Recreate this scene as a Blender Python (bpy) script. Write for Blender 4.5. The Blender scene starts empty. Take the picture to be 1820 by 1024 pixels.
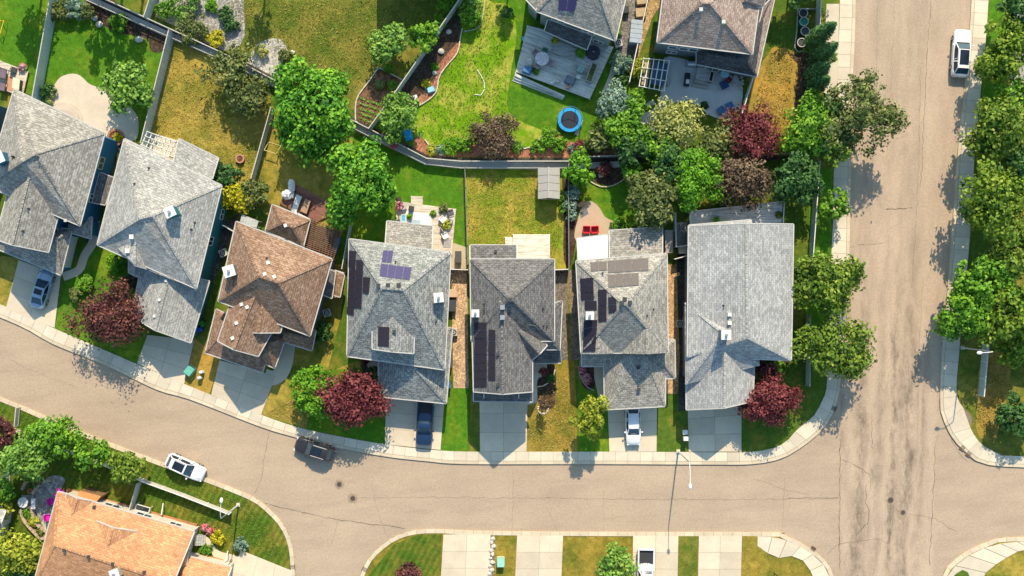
import bpy, math, random
import numpy as np
from mathutils import Vector, geometry
random.seed(7)
SC = bpy.context.scene
COL = SC.collection
# ---------------------------------------------------------------- camera, sky, sun, exposure
H = 118.0            # drone height above the street, metres
S = 15.0             # photo pixels per metre on the ground
cd = bpy.data.cameras.new('camera'); cam = bpy.data.objects.new('camera', cd); COL.objects.link(cam)
cam.location = (0, 0, H); cam.rotation_euler = (0, 0, 0)
cd.sensor_width = 36; cd.lens = 36 * H * S / 1820; cd.clip_start = 1; cd.clip_end = 3000
SC.camera = cam
EL, AZ = 40.5, 7.0   # sun elevation; shadows fall down the picture and a little to the left
world = bpy.data.worlds.new('World'); SC.world = world; world.use_nodes = True
wn = world.node_tree; bg = wn.nodes['Background']
sky = wn.nodes.new('ShaderNodeTexSky'); sky.sky_type = 'NISHITA'; sky.sun_disc = False
sky.sun_elevation = math.radians(EL); sky.sun_rotation = math.radians(AZ)
sky.air_density = 1.0; sky.dust_density = 1.0; sky.ozone_density = 1.0
tint = wn.nodes.new('ShaderNodeMix'); tint.data_type = 'RGBA'; tint.blend_type = 'MULTIPLY'; tint.inputs[0].default_value = 1.0; tint.inputs[7].default_value = (0.92, 1.12, 1.10, 1)
wn.links.new(sky.outputs[0], tint.inputs[6]); wn.links.new(tint.outputs[2], bg.inputs[0]); bg.inputs[1].default_value = 0.15
sd = bpy.data.lights.new('sun', 'SUN'); sun = bpy.data.objects.new('sun', sd); COL.objects.link(sun)
sd.energy = 4.5; sd.angle = math.radians(0.5); sd.color = (1.0, 0.85, 0.63)
dirs = Vector((math.sin(math.radians(AZ)) * math.cos(math.radians(EL)), math.cos(math.radians(AZ)) * math.cos(math.radians(EL)), math.sin(math.radians(EL))))
sun.rotation_euler = dirs.to_track_quat('Z', 'Y').to_euler(); sun.location = dirs * 200
SC.view_settings.view_transform = 'Standard'; SC.view_settings.look = 'None'
SC.view_settings.exposure = 0.47; SC.view_settings.gamma = 1.0
SC.view_settings.use_curve_mapping = False

def P(u, v, z=0.0):
    """metres from a measured pixel and a height"""
    k = (1 - z / H) / S
    return Vector(((u - 910) * k, (512 - v) * k, z))

# ---------------------------------------------------------------- materials
class N:
    def __init__(s, name):
        s.m = bpy.data.materials.new(name); s.m.use_nodes = True
        s.t = s.m.node_tree; s.b = s.t.nodes['Principled BSDF']
    def n(s, typ, **kw):
        x = s.t.nodes.new('ShaderNode' + typ)
        for k, val in kw.items():
            if k in x.inputs: x.inputs[k].default_value = val
            else: setattr(x, k, val)
        return x
    def l(s, a, b): s.t.links.new(a, b)
    def ramp(s, fac, stops):
        r = s.n('ValToRGB'); e = r.color_ramp.elements
        while len(e) < len(stops): e.new(0.5)
        for el, (p, c) in zip(e, stops):
            el.position = p; el.color = (c[0], c[1], c[2], 1) if not isinstance(c, float) else (c, c, c, 1)
        s.l(fac, r.inputs[0]); return r.outputs[0]
    def noise(s, vec, scale, det=3, rough=0.6):
        x = s.n('TexNoise'); x.inputs['Scale'].default_value = scale; x.inputs['Detail'].default_value = det
        x.inputs['Roughness'].default_value = rough; s.l(vec, x.inputs['Vector']); return x.outputs[0]
    def mix(s, fac, a, b, mode='MIX'):
        x = s.n('Mix'); x.data_type = 'RGBA'; x.blend_type = mode
        for sock, val in ((0, fac), (6, a), (7, b)):
            if isinstance(val, (int, float)): x.inputs[sock].default_value = val
            elif isinstance(val, tuple): x.inputs[sock].default_value = (*val, 1)
            else: s.l(val, x.inputs[sock])
        return x.outputs[2]
    def bump(s, h, strength, dist):
        x = s.n('Bump'); x.inputs['Strength'].default_value = strength; x.inputs['Distance'].default_value = dist
        s.l(h, x.inputs['Height']); s.l(x.outputs[0], s.b.inputs['Normal'])
    def pos(s): return s.n('NewGeometry').outputs['Position']
    def uv(s): return s.n('TexCoord').outputs['UV']
    def objc(s): return s.n('TexCoord').outputs['Object']
    def mapv(s, vec, sc, rot=(0, 0, 0)):
        x = s.n('Mapping'); x.inputs['Scale'].default_value = sc; x.inputs['Rotation'].default_value = rot
        s.l(vec, x.inputs['Vector']); return x.outputs[0]
    def out(s, col, rough=0.9, metal=0.0, spec=0.3):
        if isinstance(col, tuple): s.b.inputs['Base Color'].default_value = (*col, 1)
        else: s.l(col, s.b.inputs['Base Color'])
        s.b.inputs['Roughness'].default_value = rough; s.b.inputs['Metallic'].default_value = metal
        s.b.inputs['Specular IOR Level'].default_value = spec
        return s.m
def mul(c, k): return tuple(min(1, x * k) for x in c)

_pl = {}
def plain(c, rough=0.7, metal=0.0, var=0.12, scale=3.0, spec=0.3):
    key = (c, rough, metal, var, scale)
    if key in _pl: return _pl[key]
    n = N('painted'); f = n.noise(n.pos(), scale, 4)
    m = n.out(n.ramp(f, [(0.3, mul(c, 1 - var)), (0.7, mul(c, 1 + var))]), rough, metal, spec)
    _pl[key] = m; return m

def shingle(name, dark, mid, light, fleck=0.5):
    n = N(name); uv = n.uv()
    br = n.n('TexBrick'); n.l(uv, br.inputs['Vector'])
    br.inputs['Scale'].default_value = 1; br.inputs['Brick Width'].default_value = 0.5; br.inputs['Row Height'].default_value = 0.26
    br.inputs['Mortar Size'].default_value = 0.03; br.inputs['Mortar Smooth'].default_value = 0.3; br.inputs['Bias'].default_value = 0.0
    br.inputs['Color1'].default_value = (*mul(mid, 0.76), 1); br.inputs['Color2'].default_value = (*mul(mid, 1.24), 1)
    br.inputs['Mortar'].default_value = (*dark, 1); br.offset_frequency = 2
    vo = n.n('TexVoronoi'); n.l(n.mapv(uv, (3.0, 5.2, 1)), vo.inputs['Vector']); vo.inputs['Scale'].default_value = 1.0; vo.inputs['Randomness'].default_value = 0.75
    sp = n.n('SeparateColor'); n.l(vo.outputs['Color'], sp.inputs[0])
    c = n.mix(n.ramp(sp.outputs[0], [(0.62, 0.0), (0.72, fleck)]), br.outputs['Color'], light)
    c = n.mix(n.ramp(sp.outputs[1], [(0.68, 0.0), (0.8, 0.5)]), c, dark)
    f4 = n.noise(uv, 7.0, 3, 0.8); c = n.mix(1.0, c, n.ramp(f4, [(0.3, 0.72), (0.7, 1.28)]), 'MULTIPLY')
    f3 = n.noise(n.pos(), 0.22, 4)
    c = n.mix(1.0, c, n.ramp(f3, [(0.3, 0.86), (0.7, 1.12)]), 'MULTIPLY')
    n.bump(br.outputs['Fac'], 0.5, -0.02)
    return n.out(c, 0.95, 0, 0.15)

def siding(name, c):
    n = N(name); uv = n.uv()
    w = n.n('TexWave', wave_type='BANDS', bands_direction='Y', wave_profile='SAW'); n.l(uv, w.inputs['Vector']); w.inputs['Scale'].default_value = 1.6; w.inputs['Distortion'].default_value = 0
    col = n.mix(1.0, c, n.ramp(w.outputs[1], [(0.0, 0.72), (0.12, 1.0)]), 'MULTIPLY')
    f = n.noise(n.pos(), 0.7, 4); col = n.mix(1.0, col, n.ramp(f, [(0.3, 0.9), (0.7, 1.08)]), 'MULTIPLY')
    n.bump(w.outputs[1], 0.6, 0.02)
    return n.out(col, 0.6)

def lawn(name, green, dry, lo, hi, seed=0.0, stripes=None):
    """lo..hi: noise thresholds between green and dry"""
    n = N(name); p = n.pos(); pm = n.n('Mapping'); pm.inputs['Location'].default_value = (seed, seed * 1.7, 0); n.l(p, pm.inputs['Vector']); q = pm.outputs[0]
    big = n.noise(q, 0.28, 6, 0.68)
    c = n.mix(n.ramp(big, [(lo, 0.0), (hi, 1.0)]), green, dry)
    med = n.noise(q, 1.7, 5, 0.75)
    c = n.mix(1.0, c, n.ramp(med, [(0.28, 0.62), (0.5, 0.98), (0.72, 1.3)]), 'MULTIPLY')
    fine = n.noise(q, 9.0, 4, 0.8)
    c = n.mix(1.0, c, n.ramp(fine, [(0.3, 0.62), (0.5, 1.0), (0.7, 1.38)]), 'MULTIPLY')
    straw = n.noise(n.mapv(q, (1, 1, 1), (0, 0, 0.6)), 5.0, 3, 0.7)
    c = n.mix(n.ramp(straw, [(0.6, 0.0), (0.72, 0.45)]), c, dry)
    if stripes:
        w = n.n('TexWave', wave_type='BANDS', bands_direction='X'); n.l(n.mapv(q, (1, 1, 1), (0, 0, stripes)), w.inputs['Vector']); w.inputs['Scale'].default_value = 0.45; w.inputs['Distortion'].default_value = 1.0
        c = n.mix(1.0, c, n.ramp(w.outputs[1], [(0.3, 0.85), (0.7, 1.12)]), 'MULTIPLY')
    n.bump(fine, 1.0, 0.08)
    return n.out(c, 0.95, 0, 0.1)

def concrete(name, c, var=0.1, fine=0.1):
    n = N(name); p = n.pos()
    a = n.noise(p, 0.45, 6, 0.7); b = n.noise(p, 12, 3, 0.8); d = n.noise(p, 2.2, 5, 0.7)
    col = n.mix(1.0, c, n.ramp(a, [(0.3, 1 - var), (0.7, 1 + var)]), 'MULTIPLY')
    col = n.mix(1.0, col, n.ramp(b, [(0.3, 1 - fine), (0.7, 1 + fine)]), 'MULTIPLY')
    col = n.mix(n.ramp(d, [(0.58, 0.0), (0.75, 0.45)]), col, mul(c, 0.6))
    rnd = n.n('ObjectInfo').outputs['Random']
    col = n.mix(1.0, col, n.ramp(rnd, [(0.0, 0.86), (1.0, 1.07)]), 'MULTIPLY')
    n.bump(b, 0.3, 0.01)
    return n.out(col, 0.9, 0, 0.2)

def asphalt(name, c, rot, tracks=None, streak=1.0):
    n = N(name); p = n.pos()
    st = n.noise(n.mapv(n.mapv(p, (1, 1, 1), (0, 0, rot)), (0.1, 0.5, 1)), 1.0, 6, 0.7)
    a = n.noise(p, 0.12, 5, 0.65); b = n.noise(p, 9, 4, 0.85); d = n.noise(p, 1.3, 6, 0.75)
    col = n.mix(1.0, c, n.ramp(st, [(0.3, 1 - 0.2 * streak), (0.5, 1.0), (0.7, 1 + 0.12 * streak)]), 'MULTIPLY')
    col = n.mix(1.0, col, n.ramp(a, [(0.3, 0.9), (0.7, 1.07)]), 'MULTIPLY')
    b2 = n.noise(p, 4.0, 5, 0.85)
    col = n.mix(1.0, col, n.ramp(b, [(0.3, 0.78), (0.7, 1.2)]), 'MULTIPLY'); col = n.mix(1.0, col, n.ramp(b2, [(0.3, 0.8), (0.7, 1.16)]), 'MULTIPLY')
    col = n.mix(n.ramp(d, [(0.58, 0.0), (0.75, 0.32)]), col, mul(c, 0.62))
    e = n.noise(n.mapv(p, (1, 1, 1), (0, 0, rot + 0.2)), 0.5, 6, 0.75); col = n.mix(n.ramp(e, [(0.56, 0.0), (0.72, 0.22)]), col, mul(c, 0.6))
    if tracks:   # oil and tyre wear in lanes: (x0, halfwidth, strength) in metres, fading with y
        sep = n.n('SeparateXYZ'); n.l(p, sep.inputs[0])
        wob = n.noise(n.mapv(p, (0.3, 0.12, 1)), 1.0, 4, 0.7)
        addn = n.n('MapRange'); addn.inputs[1].default_value = 0; addn.inputs[2].default_value = 1; addn.inputs[3].default_value = -2.0; addn.inputs[4].default_value = 2.0; n.l(wob, addn.inputs[0])
        sh = n.n('Math', operation='MULTIPLY'); n.l(sep.outputs[1], sh.inputs[0]); sh.inputs[1].default_value = -0.04
        sx = n.n('Math', operation='ADD'); n.l(sep.outputs[0], sx.inputs[0]); n.l(addn.outputs[0], sx.inputs[1])
        sx2 = n.n('Math', operation='ADD'); n.l(sx.outputs[0], sx2.inputs[0]); n.l(sh.outputs[0], sx2.inputs[1])
        ym = n.n('MapRange'); ym.inputs[1].default_value = 8; ym.inputs[2].default_value = -16; ym.inputs[3].default_value = 0.25; ym.inputs[4].default_value = 1.0; n.l(sep.outputs[1], ym.inputs[0])
        for (x0, hw, k) in tracks:
            df = n.n('Math', operation='SUBTRACT'); n.l(sx2.outputs[0], df.inputs[0]); df.inputs[1].default_value = x0
            ab = n.n('Math', operation='ABSOLUTE'); n.l(df.outputs[0], ab.inputs[0])
            mr = n.n('MapRange', interpolation_type='SMOOTHSTEP'); mr.inputs[1].default_value = hw; mr.inputs[2].default_value = 0; mr.inputs[3].default_value = 0; mr.inputs[4].default_value = k; n.l(ab.outputs[0], mr.inputs[0])
            m2 = n.n('Math', operation='MULTIPLY'); n.l(mr.outputs[0], m2.inputs[0]); n.l(ym.outputs[0], m2.inputs[1])
            m3 = n.n('Math', operation='MULTIPLY'); n.l(m2.outputs[0], m3.inputs[0]); n.l(n.ramp(n.noise(n.mapv(p, (1, 0.35, 1)), 0.6, 6, 0.8), [(0.38, 0.0), (0.62, 1.0)]), m3.inputs[1])
            col = n.mix(m3.outputs[0], col, (0.10, 0.075, 0.055))
    n.bump(b, 0.35, 0.01)
    return n.out(col, 0.92, 0, 0.2)

def foliage(name, c1, c2, c3, trans=0.22):
    n = N(name); r = n.n('NewGeometry').outputs['Random Per Island']
    big = n.noise(n.pos(), 0.55, 3, 0.6)
    f = n.n('Math', operation='ADD'); n.l(r, f.inputs[0]); n.l(n.ramp(big, [(0.3, 0.0), (0.7, 1.0)]), f.inputs[1])
    hv = n.n('Math', operation='MULTIPLY'); n.l(f.outputs[0], hv.inputs[0]); hv.inputs[1].default_value = 0.5
    col = n.ramp(hv.outputs[0], [(0.1, c1), (0.5, c2), (0.95, c3)])
    n.out(col, 0.6, 0, 0.25)
    tr = n.n('BsdfTranslucent'); n.l(n.mix(1.0, col, (1.0, 1.0, 0.55), 'MULTIPLY'), tr.inputs[0])
    mx = n.n('MixShader'); mx.inputs[0].default_value = trans
    o = [x for x in n.t.nodes if x.type == 'OUTPUT_MATERIAL'][0]
    n.l(n.b.outputs[0], mx.inputs[1]); n.l(tr.outputs[0], mx.inputs[2]); n.l(mx.outputs[0], o.inputs[0])
    return n.m

def boards(name, c, w=0.14, rot=0.0, gap=0.35):
    n = N(name); p = n.mapv(n.pos(), (1, 1, 1), (0, 0, rot))
    f = n.noise(n.mapv(p, (0.35, 4.5, 1)), 1.0, 4, 0.75)
    a = n.noise(n.pos(), 0.9, 5, 0.7)
    col = n.mix(1.0, c, n.ramp(f, [(0.3, 0.5), (0.5, 1.0), (0.7, 1.3)]), 'MULTIPLY')
    col = n.mix(1.0, col, n.ramp(a, [(0.3, 0.85), (0.7, 1.12)]), 'MULTIPLY')
    return n.out(col, 0.75)

def gravel(name, c, scale=6.0):
    n = N(name); p = n.pos()
    v = n.n('TexVoronoi'); v.inputs['Scale'].default_value = scale; n.l(p, v.inputs['Vector'])
    col = n.mix(1.0, c, n.ramp(v.outputs['Color'], [(0.0, 0.45), (0.6, 1.1), (1.0, 1.8)]), 'MULTIPLY')
    b = n.noise(p, 0.8, 4); col = n.mix(1.0, col, n.ramp(b, [(0.3, 0.75), (0.7, 1.15)]), 'MULTIPLY')
    n.bump(v.outputs['Distance'], 0.8, -0.05)
    return n.out(col, 0.95, 0, 0.1)

def glassy(name, c, rough=0.08): 
    n = N(name); f = n.noise(n.pos(), 1.2, 2)
    m = n.out(n.ramp(f, [(0.3, mul(c, 0.8)), (0.7, mul(c, 1.2))]), rough, 0, 0.6); return m

def paint(name, c, metal=0.0):
    n = N(name); f = n.noise(n.objc(), 5, 4)
    n.out(n.ramp(f, [(0.3, mul(c, 0.94)), (0.7, mul(c, 1.05))]), 0.28, metal, 0.5)
    n.b.inputs['Coat Weight'].default_value = 0.6; n.b.inputs['Coat Roughness'].default_value = 0.08
    return n.m

WHITE = plain((0.72, 0.70, 0.66), 0.5, var=0.05)
GUT = plain((0.52, 0.50, 0.46), 0.5, var=0.08)
BLACK = plain((0.02, 0.02, 0.022), 0.5)
DARK = plain((0.05, 0.055, 0.06), 0.7)
STEEL = plain((0.45, 0.46, 0.47), 0.4, 0.6)
RUBBER = plain((0.025, 0.025, 0.025), 0.85)
PANE = glassy('window_glass', (0.02, 0.03, 0.04))
CONC = concrete('concrete', (0.62, 0.525, 0.39))
CONC2 = concrete('concrete_walk', (0.64, 0.555, 0.425))
CURBM = concrete('concrete_curb', (0.60, 0.50, 0.36))
PATIO = concrete('patio_concrete', (0.36, 0.34, 0.30), 0.14)
JOINT = plain((0.22, 0.18, 0.13), 0.95)
WOOD = plain((0.20, 0.12, 0.06), 0.8, var=0.25)
WOODL = plain((0.45, 0.34, 0.20), 0.8, var=0.2)
GREYW = boards('grey_boards', (0.42, 0.42, 0.40))
FENCEM = plain((0.40, 0.41, 0.37), 0.75, var=0.15)
FENCEW = plain((0.52, 0.49, 0.42), 0.7, var=0.12)
FENCED = plain((0.20, 0.19, 0.17), 0.8, var=0.2)
BARK = plain((0.12, 0.085, 0.06), 0.95, var=0.35, scale=8)
SOIL = gravel('soil', (0.075, 0.05, 0.035), 5)
MULCH = gravel('mulch', (0.17, 0.08, 0.045), 8)
REDM = gravel('red_mulch', (0.34, 0.15, 0.09), 8)
ROCKM = plain((0.55, 0.50, 0.43), 0.85, var=0.3, scale=5)

# ---------------------------------------------------------------- mesh helpers
WL = {}
class MB:
    def __init__(s): s.v = []; s.f = []
    def add(s, vs, fs):
        o = len(s.v); s.v += [tuple(x) for x in vs]; s.f += [tuple(i + o for i in f) for f in fs]; return s
    def box(s, c, d, rz=0.0, taper=1.0):
        ca, sa = math.cos(rz), math.sin(rz); hx, hy, hz = d[0] / 2, d[1] / 2, d[2] / 2; vs = []
        for z, k in ((-hz, 1), (hz, taper)):
            for x, y in ((-hx, -hy), (hx, -hy), (hx, hy), (-hx, hy)):
                x *= k; y *= k; vs.append((c[0] + x * ca - y * sa, c[1] + x * sa + y * ca, c[2] + z))
        return s.add(vs, [(0, 3, 2, 1), (4, 5, 6, 7), (0, 1, 5, 4), (1, 2, 6, 5), (2, 3, 7, 6), (3, 0, 4, 7)])
    def beam(s, p, q, w, h, up=Vector((0, 0, 1))):
        p, q = Vector(p), Vector(q); d = (q - p)
        if d.length < 1e-5: return s
        d.normalize(); sd_ = d.cross(up)
        if sd_.length < 1e-3: sd_ = d.cross(Vector((1, 0, 0)))
        sd_.normalize(); u2 = sd_.cross(d)
        vs = []
        for e in (p, q):
            for a, b in ((-1, -1), (1, -1), (1, 1), (-1, 1)): vs.append(e + sd_ * a * w / 2 + u2 * b * h / 2)
        return s.add(vs, [(0, 1, 2, 3), (7, 6, 5, 4), (0, 4, 5, 1), (1, 5, 6, 2), (2, 6, 7, 3), (3, 7, 4, 0)])
    def tube(s, pts, r, n=8, r2=None, cap=True):
        pts = [Vector(p) for p in pts]; r2 = r if r2 is None else r2; vs = []; fs = []
        for i, p in enumerate(pts):
            d = (pts[min(i + 1, len(pts) - 1)] - pts[max(i - 1, 0)]).normalized()
            a = d.cross(Vector((0, 0, 1)))
            if a.length < 1e-3: a = Vector((1, 0, 0))
            a.normalize(); b = d.cross(a); rr = r + (r2 - r) * i / max(1, len(pts) - 1)
            for k in range(n):
                t = 2 * math.pi * k / n; vs.append(p + (a * math.cos(t) + b * math.sin(t)) * rr)
        for i in range(len(pts) - 1):
            for k in range(n):
                fs.append((i * n + k, i * n + (k + 1) % n, (i + 1) * n + (k + 1) % n, (i + 1) * n + k))
        if cap: fs.append(tuple(range(n))); fs.append(tuple((len(pts) - 1) * n + k for k in reversed(range(n))))
        return s.add(vs, fs)
    def cyl(s, c, r, h, n=16, r2=None): return s.tube([c, (c[0], c[1], c[2] + h)], r, n, r2)
    def ring(s, c, r0, r1, h, n=20):
        vs = []; fs = []
        for k in range(n):
            t = 2 * math.pi * k / n; x, y = math.cos(t), math.sin(t)
            vs += [(c[0] + x * r0, c[1] + y * r0, c[2]), (c[0] + x * r1, c[1] + y * r1, c[2]), (c[0] + x * r1, c[1] + y * r1, c[2] + h), (c[0] + x * r0, c[1] + y * r0, c[2] + h)]
        for k in range(n):
            a, b = k * 4, ((k + 1) % n) * 4
            for i in range(4): fs.append((a + i, b + i, b + (i + 1) % 4, a + (i + 1) % 4))
        return s.add(vs, fs)
    def prism(s, poly, z0, z1=None):
        """poly: Vectors (x,y) or (x,y,z top)"""
        n = len(poly); A = sum(poly[i][0] * poly[(i + 1) % n][1] - poly[(i + 1) % n][0] * poly[i][1] for i in range(n))
        if A < 0: poly = poly[::-1]
        top = [(p[0], p[1], z1 if z1 is not None else p[2]) for p in poly]; bot = [(p[0], p[1], z0) for p in poly]
        return s.add(bot + top, [tuple(range(n, 2 * n)), tuple(reversed(range(n)))] + [(i, (i + 1) % n, n + (i + 1) % n, n + i) for i in range(n)])
    def ball(s, c, rx, ry, rz, n=8, m=5, jit=0.0):
        vs = []; fs = []
        for i in range(m + 1):
            ph = math.pi * i / m
            for k in range(n):
                t = 2 * math.pi * k / n; j = 1 + random.uniform(-jit, jit)
                vs.append((c[0] + rx * math.sin(ph) * math.cos(t) * j, c[1] + ry * math.sin(ph) * math.sin(t) * j, c[2] + rz * math.cos(ph) * j))
        for i in range(m):
            for k in range(n): fs.append((i * n + k, (i + 1) * n + k, (i + 1) * n + (k + 1) % n, i * n + (k + 1) % n))
        return s.add(vs, fs)
    def build(s, name, mat, parent=None, smooth=False, uv=False):
        return mkobj(name, s.v, s.f, mat, parent, smooth, uv)

def mkobj(name, v, f, mat, parent=None, smooth=False, uv=False):
    a = np.array([tuple(x) for x in v], dtype=float); c = (a.min(0) + a.max(0)) / 2; c[2] = a[:, 2].min()
    me = bpy.data.meshes.new(name); me.from_pydata([tuple(x) for x in (a - c)], [], f); me.update()
    if uv:
        ul = me.uv_layers.new(name='uv'); data = np.zeros((len(me.loops), 2)); Z = Vector((0, 0, 1))
        for p in me.polygons:
            n = p.normal; h = Z.cross(n)
            h = Vector((1, 0, 0)) if h.length < 0.02 else h.normalized()
            up = n.cross(h)
            for li in p.loop_indices:
                co = Vector(a[me.loops[li].vertex_index]); data[li] = (co.dot(h), co.dot(up))
        ul.data.foreach_set('uv', data.ravel())
    if smooth: me.polygons.foreach_set('use_smooth', [True] * len(me.polygons))
    if mat: me.materials.append(mat)
    o = bpy.data.objects.new(name, me); COL.objects.link(o)
    if parent is not None:
        o.parent = parent; pl = WL.get(parent.name, Vector((0, 0, 0))); o.location = Vector(c) - pl
    else: o.location = c
    WL[o.name] = Vector(c)
    return o

def tag(o, label=None, cat=None, group=None, kind=None):
    if label: o['label'] = label
    if cat: o['category'] = cat
    if group: o['group'] = group
    if kind: o['kind'] = kind
    return o
def empty(name, loc, label=None, cat=None, group=None, kind=None, rz=0.0):
    o = bpy.data.objects.new(name, None); COL.objects.link(o); o.location = loc; o.rotation_euler = (0, 0, rz); o.empty_display_size = 0.3
    WL[o.name] = Vector(loc); tag(o, label, cat, group, kind); return o
def copy_tree(o, parent=None):
    c = o.copy(); COL.objects.link(c); c.parent = parent
    for ch in list(o.children): copy_tree(ch, c)
    return c
def place(root, u, v, z=0.12, rz=0.0):
    root.location = P(u, v, z); root.rotation_euler = (0, 0, rz); return root
def smooth_poly(pts, n=6, closed=True):
    out = []; m = len(pts)
    for i in range(m if closed else m - 1):
        g = lambda k: pts[k % m] if closed else pts[max(0, min(m - 1, k))]
        p0, p1, p2, p3 = g(i - 1), g(i), g(i + 1), g(i + 2)
        for j in range(n):
            t = j / n
            out.append(tuple(0.5 * (2 * p1[k] + (p2[k] - p0[k]) * t + (2 * p0[k] - 5 * p1[k] + 4 * p2[k] - p3[k]) * t * t + (3 * p1[k] - p0[k] - 3 * p2[k] + p3[k]) * t ** 3) for k in range(2)))
    if not closed: out.append(pts[-1])
    return out
LZ = [0.101]
def nextz(): LZ[0] += 0.001; return LZ[0]
def sheet(name, uvs, mat, sm=False, kind='structure', z=None, parent=None, jag=0.0):
    """flat ground patch from measured outline, a thin slab of its own height"""
    if sm: uvs = smooth_poly(uvs)
    if jag:
        o2 = []
        for i, p in enumerate(uvs):
            q = uvs[(i + 1) % len(uvs)]; L = math.hypot(q[0] - p[0], q[1] - p[1]); k = max(1, int(L / 8))
            for j in range(k):
                t = j / k; o2.append((p[0] + (q[0] - p[0]) * t + random.uniform(-jag, jag), p[1] + (q[1] - p[1]) * t + random.uniform(-jag, jag)))
        uvs = o2
    z = nextz() if z is None else z
    o = MB().prism([P(u, v, z) for u, v in uvs], 0.02, z).build(name, mat, parent)
    if parent is None: o['kind'] = kind
    return o
def tri_area(uvs): return abs(sum(uvs[i][0] * uvs[(i + 1) % len(uvs)][1] - uvs[(i + 1) % len(uvs)][0] * uvs[i][1] for i in range(len(uvs)))) / 2
def bil(q, s, t):
    return tuple((q[0][k] * (1 - s) + q[1][k] * s) * (1 - t) + (q[3][k] * (1 - s) + q[2][k] * s) * t for k in range(2))
def slabs(root, q, nx, ny, z, mat=None, gap=0.45, name='slab', thick=0.03):
    """grid of concrete slabs with open joints; q = 4 measured corners"""
    w = (math.dist(q[0], q[1]) + math.dist(q[3], q[2])) / 2 / nx; h = (math.dist(q[0], q[3]) + math.dist(q[1], q[2])) / 2 / ny
    gs, gt = gap / 2 / w / nx, gap / 2 / h / ny
    for i in range(nx):
        for j in range(ny):
            c = [bil(q, i / nx + gs, j / ny + gt), bil(q, (i + 1) / nx - gs, j / ny + gt), bil(q, (i + 1) / nx - gs, (j + 1) / ny - gt), bil(q, i / nx + gs, (j + 1) / ny - gt)]
            zz = z + random.uniform(0, 0.006)
            MB().prism([P(a, b, zz) for a, b in c], z - thick, zz).build(name, mat or CONC, root)
def nearest(p, pts):
    best = None; bd = 1e18
    for a, b in zip(pts, pts[1:]):
        dx, dy = b[0] - a[0], b[1] - a[1]; t = max(0, min(1, ((p[0] - a[0]) * dx + (p[1] - a[1]) * dy) / (dx * dx + dy * dy or 1)))
        q = (a[0] + dx * t, a[1] + dy * t); d = math.dist(p, q)
        if d < bd: bd = d; best = q
    return best
def resample(pts, n):
    d = [0.0]
    for a, b in zip(pts, pts[1:]): d.append(d[-1] + math.dist(a, b))
    out = []
    for i in range(n + 1):
        t = d[-1] * i / n; k = 0
        while k < len(d) - 2 and d[k + 1] < t: k += 1
        f = (t - d[k]) / max(1e-9, d[k + 1] - d[k]); out.append((pts[k][0] + (pts[k + 1][0] - pts[k][0]) * f, pts[k][1] + (pts[k + 1][1] - pts[k][1]) * f))
    return out
# ================================================================ THE SETTING
GRASS_G = (0.085, 0.165, 0.018); GRASS_V = (0.115, 0.24, 0.012); GRASS_D = (0.36, 0.235, 0.055); GRASS_O = (0.155, 0.17, 0.025)
L_VIV = lawn('lawn_vivid', (0.075, 0.20, 0.012), (0.22, 0.27, 0.02), 0.48, 0.72, 3)
L_LIME = lawn('lawn_lime', (0.15, 0.30, 0.008), (0.42, 0.40, 0.07), 0.46, 0.64, 11)
L_GOLD = lawn('lawn_golden', (0.14, 0.165, 0.02), (0.38, 0.285, 0.055), 0.36, 0.56, 21)
L_DRY = lawn('lawn_dry', (0.24, 0.20, 0.035), (0.44, 0.27, 0.055), 0.36, 0.58, 31)
L_OLIV = lawn('lawn_olive', (0.10, 0.145, 0.018), (0.27, 0.22, 0.045), 0.42, 0.66, 41)
L_MID = lawn('lawn_mid', (0.085, 0.15, 0.018), (0.26, 0.215, 0.035), 0.5, 0.7, 51)
L_SW = lawn('lawn_boulevard', (0.075, 0.14, 0.014), (0.22, 0.19, 0.03), 0.46, 0.68, 61, 0.5)
L_YARD = lawn('lawn_center', (0.19, 0.26, 0.018), (0.42, 0.325, 0.055), 0.44, 0.6, 71)
L_PARK = lawn('lawn_bottom', (0.15, 0.155, 0.02), (0.36, 0.25, 0.045), 0.38, 0.6, 81)
M_ROAD = asphalt('road_asphalt', (0.43, 0.328, 0.236), math.radians(-6), streak=0.6)
M_ROADW = asphalt('road_asphalt_west', (0.385, 0.293, 0.205), math.radians(20), streak=0.9)
M_AVE = asphalt('avenue_asphalt', (0.455, 0.346, 0.25), math.radians(92), tracks=[(39.6, 0.9, 0.45), (42.0, 1.5, 0.8), (44.2, 0.8, 0.5), (45.8, 0.7, 0.9), (47.4, 1.6, 0.85), (49.4, 0.8, 0.4)], streak=0.75)

g = MB().add([(-1500, -1500, -0.06), (1500, -1500, -0.06), (1500, 1500, -0.06), (-1500, 1500, -0.06)], [(0, 1, 2, 3)]).build('ground', L_OLIV); g['kind'] = 'structure'
r = MB().prism([P(-900, -700), P(2700, -700), P(2700, 1700), P(-900, 1700)], -0.05, 0.0).build('road', M_ROAD); r['kind'] = 'structure'
road_root = r
def flat(name, uvs, mat, z, parent=None):
    o = MB().prism([P(u, v, z) for u, v in uvs], z - 0.003, z).build(name, mat, parent)
    if parent is None: o['kind'] = 'structure'
    return o
0 and flat('road_west', [(-900, 200), (300, 700), (640, 800), (640, 935), (520, 900), (300, 860), (-900, 900)], M_ROADW, 0.004)
ave = flat('avenue', [(1493, 1500), (1493, 780), (1496, 640), (1500, 300), (1500, -600), (1780, -600), (1735, 0), (1700, 300), (1672, 620), (1662, 790), (1650, 1500)], M_AVE, 0.008)

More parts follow.
